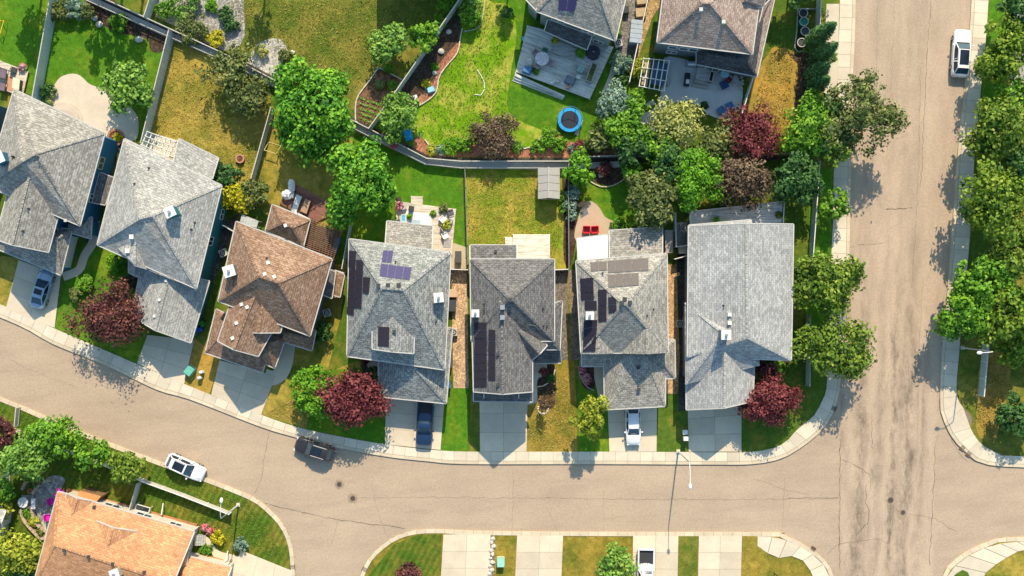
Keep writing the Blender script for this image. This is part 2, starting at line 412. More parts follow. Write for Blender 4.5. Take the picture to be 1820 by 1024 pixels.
# block outlines: kerb (road side) and pavement inner edge
A_out = [(-300, 462), (0, 564), (94, 612), (187, 649), (278, 693), (340, 711), (463, 759), (527, 778), (589, 794), (687, 812), (760, 820), (827, 825), (1060, 825), (1272, 826), (1340, 825), (1390, 815), (1429, 792), (1460, 766), (1482, 732), (1493, 690), (1497, 640), (1503, 560), (1510, 446), (1511, 358), (1513, 315), (1514, 176), (1517, 117), (1521, 0), (1524, -300)]
A_in = [(-300, 440), (0, 541), (94, 583), (187, 623), (278, 662), (340, 688), (463, 737), (527, 759), (589, 773), (684, 790), (760, 799), (833, 803), (1060, 803), (1270, 804), (1320, 804), (1366, 799), (1398, 785), (1422, 757), (1447, 739), (1463, 708), (1470, 682), (1474, 560), (1478, 446), (1481, 388), (1482, 309), (1488, 176), (1489, 117), (1493, 0), (1496, -300)]
C_out = [(-300, 585), (0, 706), (44, 724), (140, 766), (293, 824), (369, 851), (446, 882), (476, 903), (505, 935), (520, 973), (524, 1024), (525, 1060), (526, 1130), (526, 1400)]
D_out = [(634, 1400), (635, 1150), (636, 1075), (639, 1030), (646, 1008), (663, 983), (699, 955), (737, 943), (781, 941), (845, 944), (1060, 946), (1366, 947), (1392, 950), (1438, 973), (1467, 996), (1482, 1024), (1486, 1060), (1488, 1130), (1490, 1400)]
E_out = [(1668, 1400), (1669, 1130), (1671, 1060), (1676, 1024), (1687, 1005), (1722, 979), (1766, 961), (1820, 955), (2200, 950)]
B_out = [(1745, -400), (1727, 0), (1715, 152), (1703, 264), (1700, 300), (1690, 446), (1680, 560), (1675, 612), (1671, 711), (1675, 741), (1693, 779), (1719, 806), (1743, 822), (1820, 831), (2200, 838)]
B_in = [(1775, -400), (1757, 0), (1744, 152), (1733, 264), (1731, 300), (1722, 446), (1710, 560), (1705, 626), (1701, 705), (1727, 741), (1725, 761), (1746, 791), (1781, 807), (1820, 811), (2200, 816)]

def offs(pts, w):
    out = []
    for i, p in enumerate(pts):
        a = pts[max(0, i - 1)]; b = pts[min(len(pts) - 1, i + 1)]; dx, dy = b[0] - a[0], b[1] - a[1]; L = math.hypot(dx, dy) or 1.0
        out.append((p[0] - dy / L * w, p[1] + dx / L * w))
    return out
A_out = smooth_poly(A_out, 3, False); A_in = smooth_poly(A_in, 3, False)
C_out, D_out, E_out, B_out, B_in = [smooth_poly(q, 4, False) for q in (C_out, D_out, E_out, B_out, B_in)]
def land(name, poly, mat):
    o = MB().prism([P(u, v, 0.1) for u, v in poly], -0.04, 0.1).build(name, mat); o['kind'] = 'structure'; return o
land('lawn_ground', A_out + [(1524, -600), (-700, -600), (-700, 300)], L_MID)
land('lawn_ground', C_out + [(526, 1600), (-900, 1600), (-900, 400)], L_SW)
land('lawn_ground', D_out + [(1490, 1600), (634, 1600)], L_PARK)
land('lawn_ground', E_out + [(2400, 950), (2400, 1600), (1668, 1600)], L_GOLD)
land('lawn_ground', B_out + [(2400, 838), (2400, -600), (1745, -600)], L_OLIV)

def kerb(pts, w, name='kerb', seg=17, z=0.165):
    root = empty(name, P(*pts[len(pts) // 2]), kind='structure')
    n = max(4, int(sum(math.dist(a, b) for a, b in zip(pts, pts[1:])) / seg))
    a = resample(pts, n); b = offs(a, w)
    for i in range(n):
        if max(a[i][0], a[i + 1][0]) < -40 or min(a[i][0], a[i + 1][0]) > 1860 or min(a[i][1], a[i + 1][1]) > 1060 or max(a[i][1], a[i + 1][1]) < -40: continue
        g = 0.012; k = [bil((a[i], a[i + 1], b[i + 1], b[i]), s, t) for s, t in ((g, 0), (1 - g, 0), (1 - g, 1), (g, 1))]
        MB().prism([P(x, y, z) for x, y in k], -0.02, z).build('kerb_stone', CURBM, root)
    return root
def walk(inner, outer, name, step=22, cw=5.5):
    """kerb stones and pavement slabs between the kerb and the lawns"""
    L = sum(math.dist(a, b) for a, b in zip(outer, outer[1:])); n = int(L / step)
    a = resample(outer, n); b = [nearest(p, inner) for p in a]
    # pair inner points by nearest progress
    root = empty(name, P(*outer[len(outer) // 2]), kind='structure'); kroot = empty('kerb', P(*outer[len(outer) // 2]), kind='structure')
    for i in range(n):
        m = a[i]
        if m[0] < -40 or m[0] > 1860 or m[1] > 1060 or m[1] < -40: continue
        w = (math.dist(a[i], b[i]) + math.dist(a[i + 1], b[i + 1])) / 2; c = cw / w
        q = (a[i], a[i + 1], b[i + 1], b[i]); g = 0.22 / step
        z = 0.18 + random.uniform(0, 0.008)
        MB().prism([P(*bil(q, s, t), z) for s, t in ((g, c + 0.02), (1 - g, c + 0.02), (1 - g, 1), (g, 1))], 0.02, z).build('slab', CONC2, root)
        MB().prism([P(*bil(q, s, t), 0.16) for s, t in ((g * 0.6, 0), (1 - g * 0.6, 0), (1 - g * 0.6, c), (g * 0.6, c))], -0.02, 0.16).build('kerb_stone', CURBM, kroot)
    o = MB().prism([P(x, y, 0.15) for x, y in outer + inner[::-1]], 0.0, 0.15).build('joint_bed', JOINT, root)
# A split in two so that slabs stay square round the corner
def cutk(pts, cond): return [p for p in pts if cond(p)]
walk(A_in, A_out, 'sidewalk')
walk(B_in, B_out, 'sidewalk')
kerb(C_out, 7); kerb(D_out, 7); kerb(E_out, 7)
# pavement at the lower corners
c1 = [(1346, 954), (1366, 954), (1390, 957.5), (1412, 966), (1435, 979), (1452, 991), (1462, 1001), (1470, 1014), (1475, 1026), (1481, 1080)]; c2 = smooth_poly([(1346, 970), (1372, 988), (1390, 992), (1420, 990), (1448, 1030), (1452, 1080)], 4, False)
def plainwalk(a, b, n, name):
    root = empty(name, P(*a[0]), kind='structure'); a = resample(a, n); b = [nearest(p, b) for p in a] if n < 0 else resample(b, n)
    for i in range(n):
        q = (a[i], a[i + 1], b[i + 1], b[i]); g = 0.02
        z = 0.182 + random.uniform(0, 0.008)
        MB().prism([P(*bil(q, s, t), z) for s, t in ((g, 0), (1 - g, 0), (1 - g, 1), (g, 1))], 0.02, z).build('slab', CONC2, root)
plainwalk(c1, c2, 8, 'corner_sidewalk')
e1 = [(1679, 1060), (1681, 1028), (1691, 1012), (1706, 999), (1725, 986), (1745, 976), (1768, 968), (1822, 962), (1900, 958)]; e2 = smooth_poly([(1735, 1060), (1748, 1024), (1764, 1008), (1782, 996), (1820, 977), (1900, 972)], 4, False)
plainwalk(e1, e2, 9, 'corner_sidewalk')
sheet('lawn', [(1696, 1023), (1702, 1018), (1711, 1013), (1720, 1017), (1724, 1026), (1718, 1060), (1694, 1060)], L_MID, z=0.2)

# ---------------- lawns and beds of the north block, back to front
sheet('lawn', [(-100, -100), (92, -100), (92, 0), (60, 170), (30, 160), (-100, 60)], L_VIV)
sheet('lawn', [(96, -60), (170, 0), (298, 62), (260, 250), (70, 190), (72, 150)], L_VIV)
sheet('lawn', [(302, 60), (390, 100), (480, 150), (482, 200), (446, 330), (330, 330), (250, 250)], L_GOLD)
sheet('lawn', [(395, -60), (780, -60), (800, 10), (740, 110), (655, 200), (560, 190), (480, 145), (400, 95), (372, 60)], L_OLIV)
sheet('lawn', [(820, -60), (945, -60), (1110, 60), (1120, 160), (1110, 270), (760, 272), (665, 225), (800, 60)], L_VIV)
sheet('lawn', smooth_poly([(856, -60), (868, 0), (905, 10), (918, 60), (908, 130), (905, 200), (970, 235), (980, 250), (940, 262), (900, 245), (850, 255), (800, 262), (760, 262), (735, 235), (748, 190), (775, 160), (798, 120), (822, 60)], 4), L_LIME)
sheet('lawn', [(1325, 40), (1400, -60), (1480, -60), (1462, 120), (1440, 200), (1400, 270), (1330, 240)], L_MID)
sheet('lawn', smooth_poly([(1324, 205), (1340, 145), (1362, 96), (1385, 84), (1412, 92), (1420, 110), (1412, 190), (1395, 266), (1345, 266)], 4), L_DRY, jag=2.5)
sheet('lawn', [(482, 190), (640, 230), (650, 420), (500, 420), (440, 340)], L_GOLD)
sheet('lawn', [(630, 235), (750, 285), (822, 302), (826, 470), (600, 480), (600, 400)], L_VIV)
sheet('lawn', [(826, 300), (1000, 300), (1006, 480), (832, 470)], L_YARD)
sheet('lawn', smooth_poly([(1030, 330), (1065, 325), (1125, 330), (1130, 400), (1060, 400), (1040, 370)], 4), L_VIV)
sheet('lawn', [(1230, 290), (1440, 290), (1432, 470), (1415, 470), (1410, 395), (1230, 395)], L_MID)
# front lawns
sheet('lawn', [(-100, 440), (40, 460), (14, 548), (-100, 505)], L_GOLD)
sheet('lawn', [(155, 430), (258, 470), (262, 600), (243, 646), (97, 583), (118, 500)], L_VIV)
sheet('lawn', [(345, 600), (392, 640), (372, 702), (327, 683)], L_DRY)
sheet('lawn', [(500, 640), (560, 470), (625, 470), (620, 640), (690, 650), (686, 790), (545, 763), (465, 737)], L_GOLD)
sheet('lawn', [(620, 450), (640, 640), (600, 655), (580, 670), (606, 560)], L_MID)
sheet('lawn', [(556, 660), (690, 650), (686, 790), (545, 764)], L_VIV)
sheet('lawn', [(786, 690), (832, 690), (833, 803), (783, 801)], L_VIV)
sheet('lawn', [(836, 700), (856, 700), (856, 803), (836, 803)], L_OLIV)
sheet('lawn', [(936, 640), (1010, 480), (1024, 700), (1027, 803), (936, 803)], L_PARK)
sheet('lawn', [(1027, 640), (1085, 640), (1083, 803), (1027, 803)], L_VIV)
sheet('lawn', [(1166, 700), (1222, 690), (1224, 803), (1166, 803)], L_MID)
sheet('lawn', [(1316, 600), (1410, 600), (1440, 600), (1470, 682), (1463, 708), (1447, 739), (1422, 757), (1398, 785), (1366, 799), (1318, 803)], L_MID)
sheet('lawn', [(1440, 300), (1482, 300), (1478, 446), (1472, 600), (1430, 600)], L_VIV)
sheet('lawn', [(1462, 176), (1488, 176), (1484, 300), (1450, 300)], L_OLIV)
# right block
sheet('lawn', [(1738, 300), (1800, 300), (1800, 560), (1765, 600), (1712, 600)], L_MID)
sheet('lawn', [(1705, 626), (1750, 620), (1748, 760), (1724, 745), (1701, 700)], L_OLIV)
sheet('lawn', smooth_poly([(1745, 640), (1790, 625), (1795, 680), (1775, 760), (1765, 790), (1740, 775), (1735, 740)], 4), L_DRY)
sheet('lawn', [(1752, 0), (1790, 0), (1785, 190), (1745, 190)], L_VIV)
sheet('path', [(1800, -60), (1850, -60), (1840, 200), (1795, 190)], PATIO)
# beds
sheet('mulch_bed', smooth_poly([(250, 30), (300, 55), (290, 90), (268, 90), (262, 70), (235, 62), (200, 55), (160, 20), (150, -20), (200, 0)], 3), SOIL)
sheet('gravel_bed', [(280, -60), (430, -60), (436, 62), (425, 84), (390, 92), (340, 60), (276, 30)], gravel('pale_gravel', (0.33, 0.31, 0.28), 7))
sheet('gravel_patio', smooth_poly([(452, 85), (470, 72), (495, 69), (509, 84), (512, 98), (500, 112), (492, 150), (440, 122)], 4), gravel('grey_gravel', (0.45, 0.42, 0.37), 9))
sheet('garden_soil', [(672, 120), (714, 142), (662, 224), (630, 214), (633, 176), (655, 148)], gravel('tilled_soil', (0.17, 0.095, 0.055), 4))
sheet('mulch_bed', smooth_poly([(822, 10), (818, 50), (816, 68), (812, 92), (790, 118), (778, 140), (774, 165), (750, 184), (735, 190), (720, 185), (705, 175), (722, 145), (750, 105), (780, 65), (805, 25)], 3), SOIL)
sheet('mulch_bed', smooth_poly([(816, 75), (812, 96), (790, 120), (778, 140), (774, 165), (750, 184), (742, 178), (760, 150), (776, 120), (800, 90)], 3), REDM)
sheet('mulch_bed', smooth_poly([(745, 240), (765, 262), (800, 265), (850, 255), (880, 235), (905, 240), (925, 262), (950, 258), (970, 238), (990, 230), (1010, 252), (1060, 250), (1110, 255), (1110, 278), (760, 278), (735, 262)], 3), REDM)
sheet('mulch_bed', [(1400, 95), (1450, 95), (1440, 200), (1430, 280), (1404, 280), (1412, 190), (1420, 115)], SOIL, jag=2)
sheet('mulch_bed', smooth_poly([(1046, 290), (1100, 290), (1112, 315), (1090, 328), (1060, 326), (1048, 310)], 3), SOIL)
sheet('mulch_bed', smooth_poly([(1000, 300), (1022, 300), (1026, 400), (1015, 470), (1002, 460), (1002, 380)], 3), SOIL)
sheet('gravel_path', [(802, 478), (830, 478), (833, 690), (806, 690), (804, 580)], gravel('tan_gravel', (0.52, 0.36, 0.22), 7))
sheet('gravel_path', [(1186, 470), (1202, 470), (1208, 640), (1204, 700), (1183, 700)], gravel('orange_gravel', (0.50, 0.32, 0.17), 7))
sheet('mulch_bed', [(1203, 440), (1222, 440), (1222, 730), (1206, 730), (1208, 640)], gravel('dark_gravel', (0.07, 0.065, 0.06), 6))
sheet('gravel_path', [(985, 478), (1008, 478), (1010, 640), (998, 640), (985, 560)], gravel('grey_side_gravel', (0.19, 0.165, 0.14), 7))
sheet('gravel_path', [(1010, 480), (1026, 480), (1032, 640), (1016, 640)], gravel('dim_gravel', (0.22, 0.18, 0.14), 7))
sheet('garden_bed', smooth_poly([(700, 640), (760, 650), (680, 700), (640, 690)], 3), SOIL)
sheet('mulch_bed', [(640, 648), (675, 640), (676, 690), (655, 690)], SOIL)
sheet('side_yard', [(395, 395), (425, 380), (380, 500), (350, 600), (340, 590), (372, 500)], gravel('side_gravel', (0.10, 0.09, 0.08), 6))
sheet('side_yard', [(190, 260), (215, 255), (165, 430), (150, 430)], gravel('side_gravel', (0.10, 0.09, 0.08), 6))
sheet('planting_bed', smooth_poly([(965, 655), (986, 650), (988, 690), (984, 724), (962, 722), (952, 690)], 3), SOIL)
sheet('mulch_bed', smooth_poly([(1032, 655), (1056, 652), (1056, 690), (1042, 692), (1032, 678)], 3), SOIL)
sheet('mulch_bed', [(1342, 640), (1400, 632), (1402, 648), (1342, 660)], SOIL)
sheet('service_strip', [(1118, 150), (1160, 30), (1180, 0), (1150, -40), (1118, 100)], gravel('straw_gravel', (0.42, 0.29, 0.14), 5))
sheet('service_strip', [(1098, 88), (1120, -40), (1150, -40), (1128, 90), (1110, 140)], gravel('grey_strip', (0.20, 0.185, 0.165), 6))

# drain swale behind the north fences, light concrete
def ribbon(name, pts, w, mat, z=None, parent=None):
    a = offs(pts, w / 2); b = offs(pts, -w / 2); return sheet(name, a + b[::-1], mat, z=z, parent=parent)
ribbon('drainage_swale', [(150, -6), (300, 62), (400, 104), (480, 146), (560, 190), (655, 238), (757, 288), (820, 294), (1010, 296), (1100, 292)], 11, concrete('swale_concrete', (0.52, 0.52, 0.49), 0.06), z=0.16)
ribbon('gravel_gap', [(150, -14), (300, 54), (400, 96), (480, 138), (560, 180), (655, 228), (760, 281), (820, 286), (1010, 286), (1440, 279)], 9, gravel('gap_gravel', (0.06, 0.055, 0.05), 6), z=0.15)

# patios, walks, driveways
root = sheet('patio', smooth_poly([(96, 152), (108, 137), (128, 131), (143, 135), (160, 150), (185, 158), (205, 168), (240, 200), (246, 226), (238, 250), (192, 250), (150, 220), (85, 185), (84, 175)], 4), concrete('tan_patio', (0.60, 0.50, 0.39), 0.1))
for k, rr in enumerate((30, 24, 18)):   # curved steps
    m = MB(); c = P(112, 215, 0); 
    pts = []
    for i in range(15):
        t = math.radians(-20 + i * 10); pts.append((112 + rr * 1.15 * math.cos(t), 212 - rr * math.sin(t)))
    o = MB().prism([P(x, y, 0.25 + 0.14 * k) for x, y in pts + [(90, 205), (112, 222)]], 0.1, 0.25 + 0.14 * k)
    o = o.build('step', concrete('step_concrete', (0.55, 0.46, 0.37)), root)
patio9 = sheet('patio', smooth_poly([(1190, 100), (1290, 130), (1318, 150), (1317, 190), (1305, 205), (1285, 212), (1262, 205), (1245, 192), (1228, 182), (1208, 181), (1190, 188), (1178, 205), (1170, 225), (1156, 245), (1140, 232), (1138, 205), (1158, 196), (1172, 178), (1178, 130)], 4), concrete('stamped_patio', (0.58, 0.59, 0.57), 0.12))
sheet('patio', smooth_poly([(1025, 430), (1030, 380), (1040, 360), (1052, 358), (1066, 370), (1075, 385), (1092, 394), (1106, 402), (1100, 420)], 4), concrete('tan_patio_b', (0.56, 0.42, 0.29), 0.08))
sheet('paved_strip', [(1469, 7), (1492, 7), (1488, 176), (1463, 176)], CONC2)
def drive(q, nx, ny, mat=None):
    root = sheet('driveway', q, JOINT); root.data.materials[0] = JOINT
    slabs(root, q, nx, ny, LZ[0] + 0.025, mat or CONC, 0.4)
    return root
drive([(33, 462), (108, 490), (97, 583), (10, 549)], 2, 3)
drive([(262, 595), (345, 605), (327, 684), (243, 646)], 2, 3)
drive([(390, 640), (490, 668), (464, 738), (375, 702)], 2, 3)
drive([(686, 705), (790, 712), (783, 800), (684, 790)], 2, 3)
drive([(852, 700), (938, 700), (936, 803), (853, 803)], 2, 3)
drive([(1080, 725), (1168, 720), (1167, 803), (1083, 803)], 2, 3)
drive([(1222, 715), (1318, 705), (1318, 803), (1224, 803)], 2, 3)
drive([(788, 950), (872, 950), (868, 1100), (779, 1100)], 2, 5)
drive([(919, 952), (1001, 952), (995, 1100), (912, 1100)], 2, 5)
drive([(1125, 952), (1206, 953), (1203, 1100), (1123, 1100)], 2, 5)
drive([(1242, 953), (1319, 953), (1315, 1100), (1239, 1100)], 2, 5)
drive([(428, 978), (520, 1015), (520, 1100), (380, 1100)], 3, 3)
def pathway(pts, w, mat=CONC2): return ribbon('walkway', pts, w, mat)
pathway(smooth_poly([(170, 392), (165, 430), (150, 455), (140, 480), (112, 492)], 4, False), 15, CONC)
pathway(smooth_poly([(512, 608), (508, 640), (500, 662), (486, 672), (470, 668)], 4, False), 26, CONC)
sheet('walkway', smooth_poly([(945, 640), (968, 640), (972, 655), (966, 668), (955, 676), (955, 712), (948, 718), (930, 718), (930, 700), (944, 690)], 4), CONC2)
sheet('walkway', [(1056, 645), (1075, 645), (1075, 725), (1068, 725), (1056, 670)], CONC)
sheet('walkway', smooth_poly([(650, 630), (676, 640), (676, 665), (655, 655)], 3), CONC)
sheet('walkway', smooth_poly([(362, 955), (372, 958), (384, 975), (395, 982), (424, 990), (430, 1008), (410, 1030), (380, 990)], 3), CONC)
pathway([(1100, 90), (1085, 140), (1072, 170)], 9, CONC)
sheet('patio', [(800, 430), (830, 440), (830, 478), (800, 478)], concrete('side_pad', (0.55, 0.45, 0.30)))
sheet('patio', [(1200, 395), (1222, 395), (1222, 440), (1200, 440)], PATIO)
sheet('patio', smooth_poly([(98, 845), (115, 852), (108, 872), (92, 925), (92, 952), (80, 940), (68, 920), (58, 895), (60, 870), (78, 853)], 4), gravel('paver_patio', (0.33, 0.32, 0.30), 3.2))
sheet('patio', [(38, 880), (62, 880), (62, 905), (38, 905)], gravel('paver_patio', (0.33, 0.32, 0.30), 3.2))
# lawns of block D strips are the ground itself; rock strip and greener patches
sheet('lawn', [(655, 1024), (700, 968), (745, 950), (785, 950), (778, 1060), (650, 1060)], L_SW)
sheet('lawn', [(1205, 953), (1241, 953), (1238, 1060), (1203, 1060)], L_OLIV)
sheet('lawn', [(1319, 953), (1346, 953), (1346, 970), (1372, 990), (1420, 995), (1446, 1030), (1450, 1060), (1316, 1060)], L_PARK)
sheet('rock_strip', [(872, 952), (880, 952), (876, 1060), (867, 1060)], gravel('rock_bed', (0.25, 0.2, 0.14), 5))

# cracks, tar seams, manholes in the roads
SEAM = plain((0.15, 0.115, 0.08), 0.9, var=0.4, scale=2)
PATCH = plain((0.31, 0.235, 0.16), 0.9, var=0.2, scale=6)
def wob(pts, a=1.6, step=7):
    out = [pts[0]]
    for p, q in zip(pts, pts[1:]):
        k = max(1, int(math.dist(p, q) / step))
        for i in range(1, k + 1):
            t = i / k; out.append((p[0] + (q[0] - p[0]) * t + random.uniform(-a, a), p[1] + (q[1] - p[1]) * t + random.uniform(-a, a)))
    return out
def crack(pts, w=1.0, a=1.4, mat=SEAM):
    p = wob(pts, a); vs = []; fs = []
    for i, q in enumerate(p):
        ww = w * random.uniform(0.25, 0.85) / 2; n = offs([p[max(0, i - 1)], q, p[min(len(p) - 1, i + 1)]], ww)[1]; m = offs([p[max(0, i - 1)], q, p[min(len(p) - 1, i + 1)]], -ww)[1]
        vs += [P(*n, 0.012), P(*m, 0.012)]
    for i in range(len(p) - 1): fs.append((2 * i, 2 * i + 1, 2 * i + 3, 2 * i + 2))
    return MB().add(vs, fs).build('crack_seam', mat, road_root)
for pts, w in [([(1493, 780), (1492, 1012)], 1.6), ([(1662, 790), (1658, 900), (1652, 1004)], 1.5), ([(1636, 120), (1633, 300), (1622, 500)], 0.8), ([(1590, 0), (1584, 150), (1577, 280)], 0.7),
               ([(1655, 0), (1648, 90), (1642, 230), (1636, 330)], 1.2), ([(1400, 886), (1493, 885)], 0.9), ([(1497, 817), (1520, 826), (1545, 843), (1549, 870)], 1.4), ([(1540, 862), (1538, 893), (1545, 905), (1543, 930), (1522, 950)], 1.6),
               ([(1543, 930), (1543, 960)], 1), ([(1616, 913), (1660, 922), (1700, 945)], 1.0), ([(1600, 878), (1585, 874), (1570, 885), (1590, 905), (1604, 912)], 0.9), ([(1470, 985), (1493, 966), (1540, 960), (1568, 958)], 1.0),
               ([(1568, 930), (1568, 960), (1588, 978), (1588, 1004)], 0.7), ([(478, 770), (468, 820), (465, 850), (452, 878)], 0.9), ([(471, 895), (540, 912), (600, 924), (720, 939)], 1.5), ([(970, 885), (1080, 887), (1330, 888), (1490, 886)], 0.6),
               ([(640, 885), (800, 884), (970, 886)], 0.6), ([(911, 840), (912, 870), (911, 940)], 0.6), ([(1073, 870), (1072, 945)], 0.5), ([(972, 900), (985, 935), (1003, 968)], 0.5), ([(1525, 436), (1568, 434)], 1.2), ([(1575, 372), (1622, 370)], 2.2),
               ([(1640, 500), (1634, 600), (1630, 800)], 0.5), ([(1550, 740), (1550, 800)], 1.2), ([(1395, 850), (1392, 900), (1390, 945)], 0.5), ([(600, 926), (590, 970)], 0.5), ([(660, 860), (672, 910), (690, 960)], 0.5), ([(1520, 437), (1500, 441)], 0.8), ([(1690, 780), (1702, 802), (1722, 822)], 1.0),
               ([(1440, 880), (1400, 872), (1340, 850)], 0.4), ([(20, 640), (60, 660), (140, 690)], 0.4), ([(1560, 0), (1556, 200), (1545, 420)], 0.5), ([(1600, 520), (1590, 600), (1575, 700)], 0.5), ([(1640, 795), (1628, 850), (1600, 900)], 0.6)]:
    crack(pts, w)
def spot(uvc, r, mat=PATCH, z=0.0105):
    pts = [(uvc[0] + r * math.cos(t) * random.uniform(0.8, 1.15), uvc[1] + r * math.sin(t) * random.uniform(0.8, 1.15)) for t in [i * math.pi / 8 for i in range(16)]]
    MB().prism([P(u, v, z) for u, v in pts], 0.009, z).build('asphalt_patch', mat, road_root)
for c, r in [((603, 861), 9), ((627, 886), 9), ((1603, 915), 10), ((1583, 893), 6)]: spot(c, r)
IRON = plain((0.10, 0.075, 0.06), 0.6, 0.3, 0.3, 12)
for i, (u, v, r, lb) in enumerate([(603, 861, 5, 'round iron manhole cover in the street, nearer the parked black car'), (627, 886, 5, 'round iron manhole cover in the street, nearer the side street than its twin'), (1583, 889, 5.5, 'round dark manhole cover ringed by cracks in the middle of the crossing'), (1605, 911, 4.5, 'worn manhole cover in the broken asphalt just below the crossing cover')]):
    o = empty('manhole_cover', P(u, v, 0.012), lb, 'manhole cover', 'manhole covers in the street')
    MB().ring(P(u, v, 0.012), r / 15 * 0.82, r / 15, 0.02, 20).build('rim', plain((0.2, 0.16, 0.12), 0.8), o); MB().cyl(P(u, v, 0.012), r / 15 * 0.78, 0.022, 18).build('lid', IRON, o)
def basin(u, v, rz, lb):
    o = empty('catch_basin', P(u, v, 0.125), lb, 'storm drain', 'storm drain grates along the kerbs')
    c = P(u, v, 0.13); MB().box(c, (0.62, 0.62, 0.03), rz).build('frame', plain((0.22, 0.14, 0.10), 0.8), o)
    m = MB()
    for k in range(5):
        d = (k - 2) * 0.11; m.box((c[0] + d * math.cos(rz), c[1] + d * math.sin(rz), c[2] + 0.03), (0.05, 0.5, 0.03), rz)
    m.build('grate', plain((0.05, 0.03, 0.025), 0.7, 0.2), o)
basin(1482, 726, 1.1, 'dark storm drain grate in the kerb under the corner tree'); basin(1711, 796, -0.6, 'upper of two rusty drain grates on the curved east corner')
basin(1722, 807, -0.6, 'lower of two rusty drain grates on the curved east corner'); basin(1445, 976, -0.55, 'brown drain grate in the kerb at the lower crossing corner')
basin(520, 1008, 0.05, 'dark drain grate where the bottom-left lawn kerb meets the side street'); basin(648, 1012, -0.5, 'dark drain grate at the lower end of the curved kerb across the side street')
# ================================================================ HOUSES
SH_TAN = shingle('shingles_tan_grey', (0.17, 0.16, 0.14), (0.32, 0.30, 0.265), (0.50, 0.47, 0.41), 0.45)
SH_LIGHT = shingle('shingles_light_grey', (0.21, 0.205, 0.19), (0.365, 0.355, 0.33), (0.52, 0.505, 0.46), 0.4)
SH_BRN = shingle('shingles_brown', (0.15, 0.085, 0.055), (0.29, 0.18, 0.12), (0.46, 0.34, 0.26), 0.35)
SH_GREY = shingle('shingles_grey', (0.11, 0.12, 0.12), (0.28, 0.285, 0.27), (0.44, 0.43, 0.39), 0.5)
SH_DARK = shingle('shingles_charcoal', (0.075, 0.073, 0.074), (0.165, 0.157, 0.152), (0.26, 0.25, 0.24), 0.4)
SH_PALE = shingle('shingles_pale', (0.24, 0.24, 0.235), (0.375, 0.37, 0.355), (0.51, 0.50, 0.475), 0.35)
SH_ROSE = shingle('shingles_rose_tan', (0.22, 0.15, 0.12), (0.38, 0.29, 0.24), (0.53, 0.43, 0.36), 0.35)
SH_OR = shingle('shingles_orange', (0.42, 0.20, 0.10), (0.55, 0.285, 0.145), (0.62, 0.37, 0.21), 0.25)
SH_SLATE = shingle('shingles_slate', (0.04, 0.04, 0.045), (0.10, 0.10, 0.105), (0.16, 0.16, 0.16), 0.3)
SH_PENT = shingle('shingles_pent', (0.05, 0.05, 0.055), (0.12, 0.12, 0.125), (0.2, 0.2, 0.2), 0.3)

